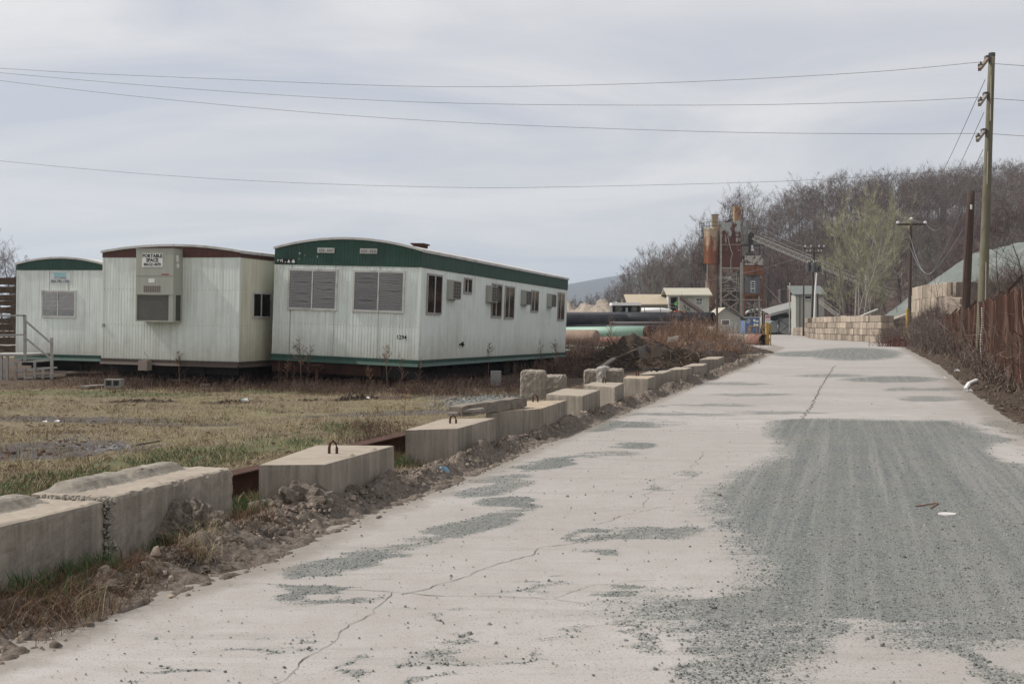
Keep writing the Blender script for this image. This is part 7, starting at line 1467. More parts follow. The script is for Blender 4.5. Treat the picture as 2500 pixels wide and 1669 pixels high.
# ------------------------------------------------------------------ rusty fence
FENCE = rustmat('rusted_wire', (0.10, 0.052, 0.037), cover=0.6, scale=3, rust=(0.082, 0.038, 0.026), dark=(0.032, 0.018, 0.014), kind='Pos', zst=1)
FSHEET = pmat('rusted_screen', (0.045, 0.025, 0.019), 0.95, 0.5, 1.3, 0.08, dirt=(0.10, 0.06, 0.042), damt=0.6, dscale=0.8, kind='Pos')
f0 = Vector((float(xF(18.5)), 18.5, 0)); f1 = Vector((float(xF(79)), 79, 0)); fd = (f1 - f0).normalized(); fl = Vector((-fd.y, fd.x, 0)); FL_ = (f1 - f0).length; NP = 21; PLN = FL_ / NP
fn = thing('rusty_fence', 'long rusted wire screen fence with wavy panels along the right bank', 'fence', f0)
def fzb(y): return 0.20 * float(sstep(6, 16, y))
def fz(s): return 2.42 + 0.14 * math.sin(s * 1.9) * math.sin(s * 0.37 + 1) + 0.12 * noise.noise(Vector((s * 0.55, 0, 0))) - 0.008 * s + (0.10 if int(s / PLN) % 3 == 1 else 0.0)
def foff(s, z): return 0.06 * math.sin(s * 2.1 + 0.3 * z) * (0.35 + 0.65 * abs(noise.noise(Vector((s * 0.3, 2, 0))) * 2)) + 0.13 * noise.noise(Vector((s * 0.8, z * 0.7, 4)))
def fpt(s, t, o=0.0): z = t * fz(s); p = f0 + fd * s + fl * (foff(s, z) + o); return Vector((p.x - f0.x, p.y - f0.y, z + 0.02))
for k in range(NP):
    sa, sb = k * PLN + 0.02, (k + 1) * PLN - 0.02; ns = 16; m = MB()
    i = [m._add([fpt(sa + (sb - sa) * q / ns, t / 8) for q in range(ns + 1)]) for t in range(9)]
    for a, b in zip(i[:-1], i[1:]):
        for q in range(ns): m.Fc.append((a + q, a + q + 1, b + q + 1, b + q)); m.MI.append(0)
    pn = m.build('panel', FSHEET, fn, smooth=True, recalc=False); m = MB(); nw = 46
    for w in range(nw + 1):
        t = w / nw; hw = 0.0092; pts = [fpt(sa + (sb - sa) * q / ns, t, 0.03 + 0.012 * (q % 2)) for q in range(ns + 1)]
        if rr.random() < 0.03: pts = pts[:rr.randrange(6, 14)]
        a = m._add([p + Vector((0, 0, hw)) for p in pts]); b = m._add([p - Vector((0, 0, hw)) for p in pts]); c = m._add([p - fl * 0.022 + Vector((0, 0, hw)) for p in pts])
        for q in range(len(pts) - 1): m.Fc += [(b + q, b + q + 1, a + q + 1, a + q), (a + q, a + q + 1, c + q + 1, c + q)]; m.MI += [0, 0]
    for q in range(2):
        s = sa + (sb - sa) * (q + 0.5) / 2; m.path([fpt(s, t / 8, 0.04) for t in range(9)], 0.007, 3)
    m.build('screen_wire', FENCE, pn, kind='stuff', recalc=False)
    if k % 2 == 0:
        m = MB(); p = fpt(sa, 0, -0.1); m.tube(p - Vector((0, 0, 0.2)), fpt(sa, 1, -0.1) + Vector((0, 0, 0.05)), 0.035, n=8); m.build('post', RUSTD, fn)
        m = MB(); q0 = fpt(sa + 0.05, 1, -0.08); m.bar(q0, q0 - fl * 0.38 + Vector((0, 0, 0.42)), 0.035, 0.05); m.build('barbed_wire_arm', RUSTD, fn)
        m = MB(); q0 = fpt(sa + 0.7, 1, -0.08); m.bar(q0, q0 - fl * 0.36 + Vector((0, 0, 0.40)), 0.035, 0.05); m.build('barbed_wire_arm', RUSTD, fn)
s_ = (side_s := min(range(0, int(FL_ * 20)), key=lambda q: abs(U(f0 + fd * (q / 20)) - 2402)) / 20)
m = MB()
for q in range(26): p = fpt(s_, 0.93 - q * 0.034, 0.07); m.box(p.x - 0.035, p.x + 0.035, p.y - 0.02, p.y + 0.02, p.z - 0.02, p.z + 0.02)
o = m.build('marker_strip', WHITEP, fn, kind='stuff')
# vines over the fence
m = MB(); rr = random.Random(21)
for k in range(46):
    s = rr.uniform(0, FL_ - 2); t = rr.uniform(0, 0.5); pts = []; ds = rr.uniform(-0.1, 0.15); z = t
    for q in range(9): pts.append(fpt(min(max(s, 0), FL_), min(z, 1.12), 0.08 + 0.05 * rr.random())); s += ds + rr.uniform(-0.08, 0.08); z += rr.uniform(0.02, 0.10)
    m.path(pts, 0.007, 3)
m.build('dry_vine', pmat('dry_vine_stem', (0.20, 0.145, 0.11), 0.9, 0.3, kind='Pos', isl=0.4), fn, kind='stuff', recalc=False)
# ------------------------------------------------------------------ trees
BARK = pmat('brown_bark', (0.085, 0.068, 0.06), 0.95, 0.3, 2, 0.05, rnd=0.35)
BARKM = pmat('grey_bark', (0.15, 0.13, 0.118), 0.95, 0.3, 2, 0.05, rnd=0.3)
BARKP = pmat('pale_bark', (0.235, 0.215, 0.19), 0.9, 0.25, 2, 0.1, rnd=0.2)
def twigmat(name, stops):
    g = NG(name); r_ = g.n('ShaderNodeObjectInfo').outputs['Random']; i_ = g.n('ShaderNodeNewGeometry').outputs['Random Per Island']
    c = g.ramp(r_, stops); c = g.mix(1.0, c, g.ramp(i_, [(0, 0.6), (1, 1.4)]), 'MULTIPLY'); return g.fin(c, 0.9, 0.05)
TWIG = twigmat('bare_twigs', [(0.0, (0.135, 0.082, 0.084)), (0.35, (0.155, 0.098, 0.094)), (0.6, (0.155, 0.125, 0.118)), (0.8, (0.185, 0.178, 0.15)), (1.0, (0.155, 0.09, 0.094))])
TWIGG = twigmat('budding_twigs', [(0.0, (0.315, 0.30, 0.195)), (1.0, (0.345, 0.335, 0.225))])
TWIGGR = twigmat('grey_green_twigs', [(0.0, (0.15, 0.165, 0.125)), (1.0, (0.185, 0.19, 0.15))])
def tree_meshes(seed, H, crown0, spread, up, r0, n1, n2, n3, tw, tl, barkm, twigm, stems=1):
    rr = random.Random(seed); tb = MB(); V = []
    def perp(d):
        a = rr.uniform(0, 6.283); o = d.orthogonal().normalized(); q = d.cross(o); return o * math.cos(a) + q * math.sin(a)
    def twig(p, d, L):
        for _ in range(tw):
            dd = (d + perp(d) * rr.uniform(0.2, 0.9) + Vector((0, 0, up * 0.25))).normalized(); s = dd.cross(Vector((rr.random() - .5, rr.random() - .5, rr.random() - .5))).normalized() * (tl * 0.018)
            l = L * rr.uniform(0.5, 1.2); b = p + d * (L * 0.3 * rr.random()); V.extend([tuple(b - s), tuple(b + s), tuple(b + dd * l)])
            for __ in range(2):
                t = rr.uniform(0.25, 0.8); c = b + dd * (l * t); d2 = (dd + perp(dd) * 0.8).normalized(); V.extend([tuple(c - s * 0.7), tuple(c + s * 0.7), tuple(c + d2 * l * 0.5)])
    def branch(p, d, L, r, lev, nseg):
        pts = [p]; rs = [r]; c = p
        for k in range(nseg):
            d = (d + perp(d) * 0.13 + Vector((0, 0, up * 0.10))).normalized(); c = c + d * (L / nseg); pts.append(c); rs.append(r * (1 - 0.75 * (k + 1) / nseg))
        return pts, rs, d
    for st in range(stems):
        b0 = Vector((rr.uniform(-1, 1), rr.uniform(-1, 1), 0)) * (0.0 if stems == 1 else 0.5); d0 = Vector((rr.uniform(-1, 1), rr.uniform(-1, 1), 0)) * (0.05 if stems == 1 else 0.22) + Vector((0, 0, 1))
        HH = H * (1 if st == 0 else rr.uniform(0.7, 0.95)); pts, rs, _ = branch(b0, d0.normalized(), HH * 0.96, r0 * (1 if stems == 1 else 0.75), 0, 9); tb.path(pts, rs, 6)
        for k in range(n1):
            f = crown0 + (1 - crown0) * (k + rr.random()) / n1; i = min(int(f * 9), 8); p = pts[i].lerp(pts[i + 1], f * 9 - i); td = (pts[i + 1] - pts[i]).normalized()
            L1 = spread * (0.35 + 0.75 * math.sin(math.pi * min(1, 0.25 + 0.75 * (1 - f)))) * rr.uniform(0.7, 1.2); d1 = (td * (0.25 + up) + perp(td)).normalized()
            q, rq, dl = branch(p, d1, L1, rs[i] * 0.45, 1, 5); tb.path(q, rq, 4)
            for j in range(n2):
                g_ = rr.uniform(0.2, 1); ii = min(int(g_ * 5), 4); p2 = q[ii].lerp(q[ii + 1], g_ * 5 - ii); dd = (q[ii + 1] - q[ii]).normalized(); d2 = (dd * 0.8 + perp(dd) * 0.8 + Vector((0, 0, up * 0.5))).normalized()
                L2 = L1 * rr.uniform(0.3, 0.55); q2, r2, d3 = branch(p2, d2, L2, max(0.012, rq[ii] * 0.45), 2, 3); tb.path(q2, r2, 3)
                for e_ in range(n3): g2_ = rr.uniform(0.15, 1); i2 = min(int(g2_ * 3), 2); twig(q2[i2].lerp(q2[i2 + 1], g2_ * 3 - i2), (q2[i2 + 1] - q2[i2]).normalized(), tl)
        twig(pts[-1], Vector((0, 0, 1)), tl * 1.3)
    me = bpy.data.meshes.new('trunk'); me.from_pydata(tb.V, [], tb.Fc); me.materials.append(barkm)
    V = np.array(V, dtype=np.float32); mc = bpy.data.meshes.new('crown'); nv = len(V); mc.vertices.add(nv); mc.vertices.foreach_set('co', V.ravel()); mc.loops.add(nv); mc.loops.foreach_set('vertex_index', np.arange(nv, dtype=np.int32)); mc.polygons.add(nv // 3); mc.polygons.foreach_set('loop_start', np.arange(0, nv, 3, dtype=np.int32))
    try: mc.polygons.foreach_set('loop_total', np.full(nv // 3, 3, dtype=np.int32))
    except Exception: pass
    mc.materials.append(twigm); mc.update(calc_edges=True); return me, mc
def put_tree(ms, label, loc, rz, s, group, name='bare_tree'):
    t = thing(name, label, 'tree', loc, (0, 0, rz), group); t.scale = s if isinstance(s, tuple) else (s, s, s); link('trunk', ms[0], t); link('crown', ms[1], t); return t
FOREST = [tree_meshes(100 + k, 15, 0.36, 2.5 + 0.4 * (k % 3), 0.7 + 0.15 * (k % 2), 0.17, 16, 5, 4, 2, 0.95, BARK if k % 3 else BARKM, TWIG) for k in range(6)]
FORESTG = [tree_meshes(140 + k, 14, 0.25, 3.4, 0.6, 0.17, 16, 5, 4, 2, 1.0, BARKP, TWIGGR) for k in range(2)]
BUD = [tree_meshes(160 + k, 14, 0.2, 4.2, 0.75, 0.15, 19, 6, 5, 4, 0.85, BARKP, TWIGG) for k in range(3)]
rr = random.Random(77); r = np.random.default_rng(77); n_ind = 0; cand = []
while len(cand) < 980:
    y = rr.uniform(138, 305); x = rr.uniform(36, 0.5 * y + 12)
    if x < 72 and y < 206: continue
    if x < 46 and y < 240: continue
    if any((x - a) ** 2 + (y - b) ** 2 < 4.0 for a, b in cand[-160:]): continue
    cand.append((x, y))
cand.sort(key=lambda p: p[1])
zs = ground_h(np.array([c[0] for c in cand]), np.array([c[1] for c in cand])); sel = cand[:250]; far_ = cand[250:]
WOODL = ['bare brown tree in the dense wood on the hillside', 'bare grey green tree in the dense wood on the hillside']
for k, (x, y) in enumerate(sel):
    g_ = rr.random() < 0.16; put_tree((FORESTG if g_ else FOREST)[rr.randrange(2 if g_ else 6)], WOODL[1 if g_ else 0], (x, y, zs[k] - 0.2), rr.uniform(0, 6.28), (rr.uniform(0.8, 1.15),) * 2 + (rr.uniform(0.72, 1.02),), 'bare trees on the wooded hill' if not g_ else 'grey green trees on the wooded hill')
# flat tree line beyond the pipe yard
for k in range(130):
    y = rr.uniform(205, 330); u = rr.uniform(1385, 1830); hgt = np.interp(u, [1380, 1450, 1520, 1600, 1700, 1760, 1830], [58, 70, 112, 182, 198, 205, 225]) * rr.uniform(0.72, 1.0)
    x = X(u, y); s = (hgt * y / F + 1.62) / 15.0; put_tree((FORESTG if rr.random() < 0.3 else FOREST)[rr.randrange(2)], 'bare tree in the flat tree line behind the pipe yard', (x, y, float(ground_h(x, y)) - 0.1), rr.uniform(0, 6.28), (s * 1.0, s * 1.0, s), 'trees behind the pipe yard')
# light budding trees
for (u, y, vt, lab) in ((2045, 150, 575, 'lowest pale green budding tree left in the clump by the conveyor'), (2072, 142, 532, 'pale green budding tree in the left of the clump by the conveyor'), (2090, 146, 545, 'multi stemmed pale green budding tree in the middle of the clump'), (2105, 138, 512, 'tallest pale green budding tree of the clump by the conveyor'), (2130, 140, 518, 'pale trunked budding tree right in the clump by the conveyor'), (2145, 143, 560, 'slender budding tree at the right end of the clump')):
    x = X(u, y); z0 = float(ground_h(x, y)); s = (Z(vt, y) - z0) / 14.0; put_tree(BUD[rr.randrange(3)], lab, (x, y, z0 - 0.1), rr.uniform(0, 6.28), (s * 0.82, s * 0.82, s), 'pale green budding trees', 'budding_tree')
for (u, y, vt, lab) in ((1700, 225, 600, 'pale grey green tree left of the round silo'), (1660, 235, 625, 'pale grey green tree above the raised hut roof')):
    x = X(u, y); s = (Z(vt, y)) / 14.0; put_tree(FORESTG[0], lab, (x, y, 0), rr.uniform(0, 6.28), s, 'grey green trees by the silo')
# far left
for (u, y, vt, lab) in ((10, 120, 592, 'tall bare tree at the left edge behind the timber stack'), (38, 135, 612, 'smaller bare tree between the timber stack and the left trailer roof'), (-60, 118, 600, 'bare tree just outside the left edge'), (-20, 128, 640, 'low bare tree at the left edge behind the timber stack'), (22, 140, 640, 'low bare tree behind the left trailer corner')):
    x = X(u, y); z0 = float(ground_h(x, y)); s = (Z(vt, y) - z0) / 15.0; put_tree(FOREST[rr.randrange(6)], lab, (x, y, z0), rr.uniform(0, 6.28), s, None)
def conifer(label, u, y, vt):
    x = X(u, y); z0 = float(ground_h(x, y)); H = Z(vt, y) - z0; t = thing('fir_tree', label, 'tree', (x, y, z0)); m = MB(); m.path([(0, 0, 0), (0, 0, H * 0.95)], [0.2, 0.03], 6); m.build('trunk', BARK, t); V = []; q = random.Random(3)
    for k in range(900):
        f = q.random() ** 0.7; z = H * (1 - f * 0.85) ; a = q.uniform(0, 6.28); L = 0.25 + f * H * 0.23; b = Vector((0, 0, z)); d = Vector((math.cos(a), math.sin(a), -0.25)); s = Vector((-math.sin(a), math.cos(a), 0)) * 0.16; st = q.uniform(0, 0.5) * L
        V += [tuple(b + d * st - s), tuple(b + d * st + s), tuple(b + d * L * q.uniform(0.7, 1.1))]
    npmesh('crown', V, np.arange(len(V)).reshape(-1, 3), pmat('fir_needles', (0.022, 0.04, 0.028), 0.9, 0.3, 1, 0.05, isl=0.5), t)
conifer('dark green fir tree behind the roof of the left trailer', 63, 150, 622); conifer('small dark fir top at the corner of the left trailer roof', 40, 160, 641)
# remaining far wood: one mass of simplified trees
def far_wood():
    src = FOREST[:3]; VV = []; off = []
    zf2_ = ground_h(np.array([c[0] for c in far_]), np.array([c[1] for c in far_])); arr = []
    for me, mc in src:
        a = np.empty(len(mc.vertices) * 3, dtype=np.float32); mc.vertices.foreach_get('co', a); a = a.reshape(-1, 3, 3)[::2]; c_ = a[:, :1]; a = c_ + (a - c_) * 1.35
        tr_ = []
        for k in range(4): w = 0.14 * (1 - k * 0.2); z0, z1 = k * 3.2, k * 3.2 + 3.3; tr_ += [[(-w, 0, z0), (w, 0, z0), (0, 0, z1 + 1)], [(0, -w, z0), (0, w, z0), (0, 0, z1 + 1)]]
        arr.append(np.concatenate([a, np.array(tr_, dtype=np.float32)]))
    for k, (x, y) in enumerate(far_):
        a = arr[k % 3]; th = rr.uniform(0, 6.28); c, s = math.cos(th), math.sin(th); sc = rr.uniform(0.8, 1.05); q = np.empty_like(a); q[..., 0] = (a[..., 0] * c - a[..., 1] * s) * sc + x; q[..., 1] = (a[..., 0] * s + a[..., 1] * c) * sc + y; q[..., 2] = a[..., 2] * sc * 0.92 + zf2_[k] - 0.2; VV.append(q.reshape(-1, 3))
    V = np.concatenate(VV); g = NG('far_twigs'); i_ = g.n('ShaderNodeNewGeometry').outputs['Random Per Island']; c = g.mix(g.noise(g.coord('Pos'), 0.07, 3), (0.14, 0.095, 0.092), (0.175, 0.16, 0.135)); c = g.mix(1.0, c, g.ramp(i_, [(0, 0.6), (1, 1.4)]), 'MULTIPLY')
    npmesh('far_wood', V, np.arange(len(V)).reshape(-1, 3), g.fin(c, 0.9, 0.05), kind='stuff')
far_wood()
# ------------------------------------------------------------------ brush
def brush(name, C, stems, h, spread, w, mat, seed, seg=4, twl=3):
    """tangle of thin arching stems; C rows are x, y, z, radius, height factor"""
    q = np.random.default_rng(seed); C = np.asarray(C, float); n = len(C) * stems; c = np.repeat(C, stems, 0)
    p = c[:, :3].copy(); p[:, :2] += q.standard_normal((n, 2)) * c[:, 3:4] * 0.5; a = q.uniform(0, 6.283, n); lean = spread * q.uniform(0.2, 1.2, n); L = h * c[:, 4] * q.uniform(0.45, 1.15, n)
    d = np.stack([np.cos(a) * lean, np.sin(a) * lean, np.ones(n)], 1); d /= np.linalg.norm(d, axis=1)[:, None]; droop = q.uniform(0.1, 0.7, n); sd = np.stack([-np.sin(a + 0.6), np.cos(a + 0.6), np.zeros(n)], 1)
    P_ = []
    for k in range(seg + 1):
        t = k / seg; pt = p + d * (L * t)[:, None]; pt[:, 2] -= droop * L * t * t * 0.5; pt += q.standard_normal((n, 3)) * 0.03 * h * t; ww = w * (1 - 0.75 * t) * 0.5; P_.append((pt - sd * ww, pt + sd * ww, pt))
    V = np.stack([x for pr in P_ for x in pr[:2]], 1); nv = 2 * (seg + 1); o = (np.arange(n) * nv)[:, None]; Fq = np.concatenate([o + np.array([[2 * k, 2 * k + 1, 2 * k + 3, 2 * k + 2]]) for k in range(seg)])
    V = V.reshape(-1, 3); T = []
    for k in range(twl):
        t = q.uniform(0.25, 0.95, n); i = np.minimum((t * seg).astype(int), seg - 1); A = np.stack([x[2] for x in P_], 1); b = A[np.arange(n), i] + (A[np.arange(n), i + 1] - A[np.arange(n), i]) * (t * seg - i)[:, None]
        e_ = q.standard_normal((n, 3)) * 0.7 + d * 0.8; e_ /= np.linalg.norm(e_, axis=1)[:, None]; s = np.cross(e_, q.standard_normal((n, 3))); s /= np.linalg.norm(s, axis=1)[:, None] + 1e-6; l = (L * q.uniform(0.12, 0.35, n))[:, None]; T.append(np.stack([b - s * w * 0.35, b + s * w * 0.35, b + e_ * l, b + e_ * l * 0.98], 1))
    if T: T = np.concatenate(T).reshape(-1, 3); Fq = np.concatenate([Fq, len(V) + np.arange(len(T)).reshape(-1, 4)]); V = np.concatenate([V, T])
    return npmesh(name, V, Fq, mat, kind='stuff')
B_TAN = pmat('tan_brush', (0.21, 0.135, 0.095), 0.9, 0.3, 0.6, 0.05, kind='Pos', isl=0.5); B_BR = pmat('brown_brush', (0.12, 0.082, 0.066), 0.9, 0.3, 0.6, 0.05, kind='Pos', isl=0.55); B_HILL = pmat('hill_brush', (0.185, 0.128, 0.118), 0.9, 0.3, 0.2, 0.05, kind='Pos', isl=0.5); B_GR = pmat('grey_brush', (0.165, 0.13, 0.112), 0.9, 0.3, 0.5, 0.05, kind='Pos', isl=0.5); B_RED = pmat('reddish_brush', (0.135, 0.068, 0.058), 0.9, 0.3, 0.5, 0.05, kind='Pos', isl=0.5)
q = np.random.default_rng(91)
def cl(n, u0, u1, y0, y1, rad, h0, h1, zf_=None):
    o = []
    for _ in range(n):
        y = q.uniform(y0, y1); x = X(q.uniform(u0, u1), y); o.append((x, y, float(ground_h(x, y)) - 0.05, rad, q.uniform(h0, h1)))
    return o
brush('tan_brush', cl(40, 1600, 1790, 70, 92, 1.2, 0.7, 1.4) + cl(26, 1640, 1720, 76, 88, 1.0, 1.3, 2.0) + cl(10, 1600, 1660, 66, 80, 0.8, .6, 1.0), 42, 1.6, 0.7, 0.03, B_TAN, 1)
brush('brown_brush', cl(60, 1385, 1500, 42, 60, 0.8, 0.5, 0.9) + cl(30, 1375, 1470, 60, 76, 0.8, 0.6, 1.0) + cl(26, 1290, 1420, 34, 42, 0.5, 0.3, 0.7) + cl(46, 1660, 1830, 48, 90, 0.8, 0.3, 0.65) + cl(26, 1700, 1800, 55, 75, 0.8, 0.3, 0.7), 40, 1.3, 0.8, 0.022, B_BR, 2)
hp = []
for k in range(34): a = q.uniform(0, 6.28); t = q.random() ** 0.6; x, y = hx + 2.5 * t * math.cos(a), hy + 2.8 * t * math.sin(a); hp.append((x, y, 0.85 * max(0, 1 - t ** 1.3) ** 0.8, 0.3, q.uniform(0.12, 0.35)))
for k in range(120): y = q.uniform(48, 60); x = X(1705, 52) + q.uniform(-2.2, 2.2); hp.append((x, y, 0.5, 0.4, q.uniform(0.3, 0.7)))
brush('dry_weeds', hp, 14, 1.2, 1.0, 0.014, B_TAN, 3)
bk = []
for k in range(230):
    y = q.uniform(30, 100); x = float(xF(y)) + q.uniform(-0.3, 9.5) * (0.4 + 0.6 * (y > 50)); 
    if y > 88.5 and x > 33.6 and y < 103: x = 32.8
    bk.append((x, y, float(ground_h(x, y)) - 0.05, 0.9, q.uniform(0.55, 1.25)))
for k in range(40): y = q.uniform(24, 56); x = float(xF(y)) + q.uniform(0.45, 1.2); bk.append((x, y, 0.15, 0.3, q.uniform(0.8, 1.35)))
for k in range(16): y = q.uniform(24, 56); bk.append((float(xF(y)) - 0.25, y, 0.15, 0.25, q.uniform(0.2, 0.5)))
for k in range(110): y = q.uniform(56, 92); x = float(xR(y)) + q.uniform(0.6, 3.0); bk.append((x, y, 0.15, 0.8, q.uniform(0.6, 1.3)))
for k in range(120): y = q.uniform(80, 87.6); x = q.uniform(31.6 + 0.2 * (y - 80), 40); bk.append((x, y, float(ground_h(x, y)) + q.uniform(0.0, 1.3) * (x > 32.5), 0.7, q.uniform(0.8, 1.3)))
SOILB = [(35.6, 85.0, 4.4, 3.4, 3.5), (34.5, 92.2, 1.9, 4.6, 2.8)]
for k_, (cx_, cy_, rx_, ry_, h_) in enumerate(SOILB):
    mound('soil_bank', ('brush covered earth bank below the corner of the upper retaining wall', 'narrow earth bank against the left face of the upper retaining wall')[k_], cx_, cy_, rx_, ry_, h_, EARTHD, 20 + k_, 'soil bank', n=30, rough=0.15, flat=0.7)
    for k in range(110):
        a = q.uniform(0, 6.28); t = q.random() ** 0.5 * 0.95; bk.append((cx_ + rx_ * t * math.cos(a), cy_ + ry_ * t * math.sin(a), h_ * max(0, 1 - t ** 1.3) ** 0.7 - 0.1, 0.5, q.uniform(0.35, 0.7)))
brush('bank_brush', bk, 40, 1.9, 0.75, 0.022, B_GR, 4)
brush('bank_brush', [(float(xF(y)) + q.uniform(0.5, 10), y, 0, 0.9, q.uniform(0.5, 1.1)) for y in q.uniform(60, 118, 0)] + cl(34, 2150, 2330, 84, 87, 0.9, 0.5, 0.9) + [(x, y, float(ground_h(x, y)) + 0.3, 0.9, q.uniform(0.5, 0.9)) for x, y in zip(q.uniform(35.8, 40, 50), q.uniform(106, 112, 50))], 36, 1.6, 0.7, 0.03, B_RED, 5)
brush('hill_undergrowth', [(x, y, float(ground_h(x, y)), 2.4, q.uniform(1.3, 2.4)) for x, y in zip(q.uniform(46, 150, 500), q.uniform(238, 300, 500))] + [(x, y, float(ground_h(x, y)), 2.2, q.uniform(0.6, 1.4)) for x, y in zip(q.uniform(42, 140, 900), q.uniform(128, 268, 900)) if x < 0.5 * y + 8 and (x > 60 or y > 206)] + cl(50, 2015, 2170, 146, 170, 1.6, 0.7, 1.5) + cl(70, 1380, 1760, 165, 215, 2.2, 0.8, 1.8), 26, 3.0, 0.5, 0.06, B_HILL, 6)
brush('lot_weeds', cl(130, 250, 1300, 27.0, 31.5, 0.5, 0.25, 0.6) + cl(60, 660, 1050, 26.0, 28.0, 0.4, 0.25, 0.5) + cl(50, 1000, 1330, 25.5, 32.0, 0.4, 0.2, 0.45) + cl(36, 120, 420, 29, 33, 0.5, 0.3, 0.7) + cl(20, 870, 960, 14, 18, 0.4, 0.2, 0.4), 36, 0.9, 0.55, 0.009, B_BR, 7)
brush('lot_weeds', cl(50, 0, 700, 27.5, 32, 0.5, 0.2, 0.4), 26, 0.7, 0.9, 0.009, pmat('straw_weeds', (0.27, 0.19, 0.12), 0.9, 0.3, 0.6, 0.05, kind='Pos', isl=0.5), 8)
# tall separate weeds
def weed_mesh(seed, H, nb, plume):
    rr = random.Random(seed); m = MB(); pts = [Vector((0, 0, 0))]; d = Vector((rr.uniform(-.15, .15), rr.uniform(-.15, .15), 1)).normalized()
    for k in range(7): d = (d + Vector((rr.uniform(-.08, .08), rr.uniform(-.08, .08), 0))).normalized(); pts.append(pts[-1] + d * H / 7)
    m.path(pts, [0.010 * (1 - 0.1 * k) for k in range(8)], 4)
    for k in range(nb):
        f = rr.uniform(0.3, 1.0); i = min(int(f * 7), 6); p = pts[i].lerp(pts[i + 1], f * 7 - i); a = rr.uniform(0, 6.28); L = H * 0.3 * (1.15 - f) * rr.uniform(0.7, 1.4) + 0.05; dd = Vector((math.cos(a), math.sin(a), 0.9)).normalized(); q_ = p + dd * L; m.path([p, p + dd * L * 0.5, q_ + Vector((0, 0, -0.1 * L))], [0.006, 0.005, 0.003], 3)
        for j in range(plume): c = p.lerp(q_, rr.uniform(0.3, 1)); e = Vector((rr.uniform(-1, 1), rr.uniform(-1, 1), rr.uniform(-.2, 1))).normalized() * 0.07 * (0.5 + rr.random()); s = Vector((rr.uniform(-1, 1), rr.uniform(-1, 1), rr.uniform(-1, 1))).normalized() * 0.008; m.face([c - s, c + s, c + e])
    me = bpy.data.meshes.new('weed'); me.from_pydata(m.V, [], m.Fc); me.materials.append(B_TAN if seed % 2 else B_BR); return me
WM = [weed_mesh(k, 1.0, 18, 5 if k % 2 else 2) for k in range(4)]
for k, (u, v, H, lab) in enumerate([(360, 944, 1.15, 'tall branching dry weed before the tall air conditioner'), (440, 946, 0.95, 'thin dry weed stalk right of the tall air conditioner'), (532, 945, 1.0, 'dry forked weed near the right corner of the brown fascia trailer'), (735, 948, 1.35, 'tall leaning dry weed before the left front window of the nearest trailer'), (748, 950, 1.1, 'broad dry weed with curled tips by the jack stand'), (945, 952, 1.1, 'dry plume weed before the number on the nearest trailer'), (982, 965, 0.95, 'reddish plume weed standing out before the corner of the nearest trailer'), (905, 955, 0.7, 'short pale plume weed before the step of the nearest trailer'), (1022, 955, 0.8, 'dry weed at the corner of the nearest trailer'), (1192, 925, 1.1, 'dark forked weed against the long side of the nearest trailer'), (1318, 915, 1.1, 'dark forked weed near the far end of the nearest trailer'), (1362, 905, 1.2, 'bushy dark weed at the far corner of the nearest trailer'), (680, 948, 0.7, 'low pale weed left of the nearest trailer front'), (700, 949, 0.75, 'second low pale weed left of the nearest trailer front'), (716, 950, 0.6, 'third low pale weed left of the nearest trailer front'), (870, 1078, 0.35, 'seed head weed behind the rusty beam'), (925, 1060, 0.45, 'tall seed head weed behind the looped blocks'), (985, 1040, 0.6, 'tallest thin weed on the lawn behind the grey beam'), (895, 1072, 0.4, 'bent seed head weed behind the rusty beam'), (1495, 882, 2.2, 'tall bare sapling stem left of the debris heap'), (1686, 905, 2.6, 'tall thin dry stem rising from the far blocks'), (1720, 905, 1.8, 'pale leaning dry stem by the farthest blocks'), (1598, 850, 1.4, 'dark stiff stem on top of the debris heap')]):
    p = G(u, v); o = bpy.data.objects.new('dry_weed', WM[k % 4]); COL.objects.link(o); o.location = (p.x, p.y, float(ground_h(p.x, p.y)) - 0.02); s = 0.85 if H < 1.5 else 0.6; o.scale = (H * s, H * s, H); o.rotation_euler = (0, 0, k * 1.7); tag(o, lab, 'weed')
# young bare trees by the upper wall
SAP = tree_meshes(300, 5, 0.12, 2.0, 0.7, 0.05, 12, 4, 2, 2, 0.5, BARK, TWIG)
for (u, y, z, s, lab) in ((2442, 70, 2.9, 0.95, 'small bare tree before the grey stockpile, right of the tall pole'), (2500, 62, 2.5, 1.0, 'small bare tree before the stockpile at the right edge'), (2292, 84, 3.0, 0.55, 'small leaning bare shrub on the bank below the upper wall'), (2190, 108, 2.8, 0.55, 'small bare shrub on the gravel slope behind the tan wall')):
    put_tree(SAP, lab, (X(u, y), y, z), u, s, None)
# ------------------------------------------------------------------ litter on and by the road
m = MB(); c = G(2314, 1257); ring = [c + Vector((0.075 * math.cos(a) * (1 + 0.12 * math.sin(3 * a)), 0.07 * math.sin(a), 0.0)) for a in [0.349 * k for k in range(18)]]; m.hexa([p + Vector((0, 0, 0.004)) for p in ring], [p * 0.96 + c * 0.04 + Vector((0, 0, 0.016)) for p in ring]); tag(m.build('flattened_cup_lid', pmat('dirty_white_plastic', (0.48, 0.46, 0.44), 0.7, 0.15, 20)), 'flat white lid lying on the road gravel', 'lid')
m = MB(); a, b = G(2357, 951, 0.05), G(2384, 930, 0.22); m.path([a, a.lerp(b, 0.5) + Vector((-0.05, 0, 0.03)), b], [0.055, 0.06, 0.065], 10); tag(m.build('foam_tube', WHITEP), 'white foam tube lying on the dirt bank below the fence', 'tube')
m = MB()
for k, (du, dv) in enumerate(((-30, 0), (0, -4), (28, -6))): pass
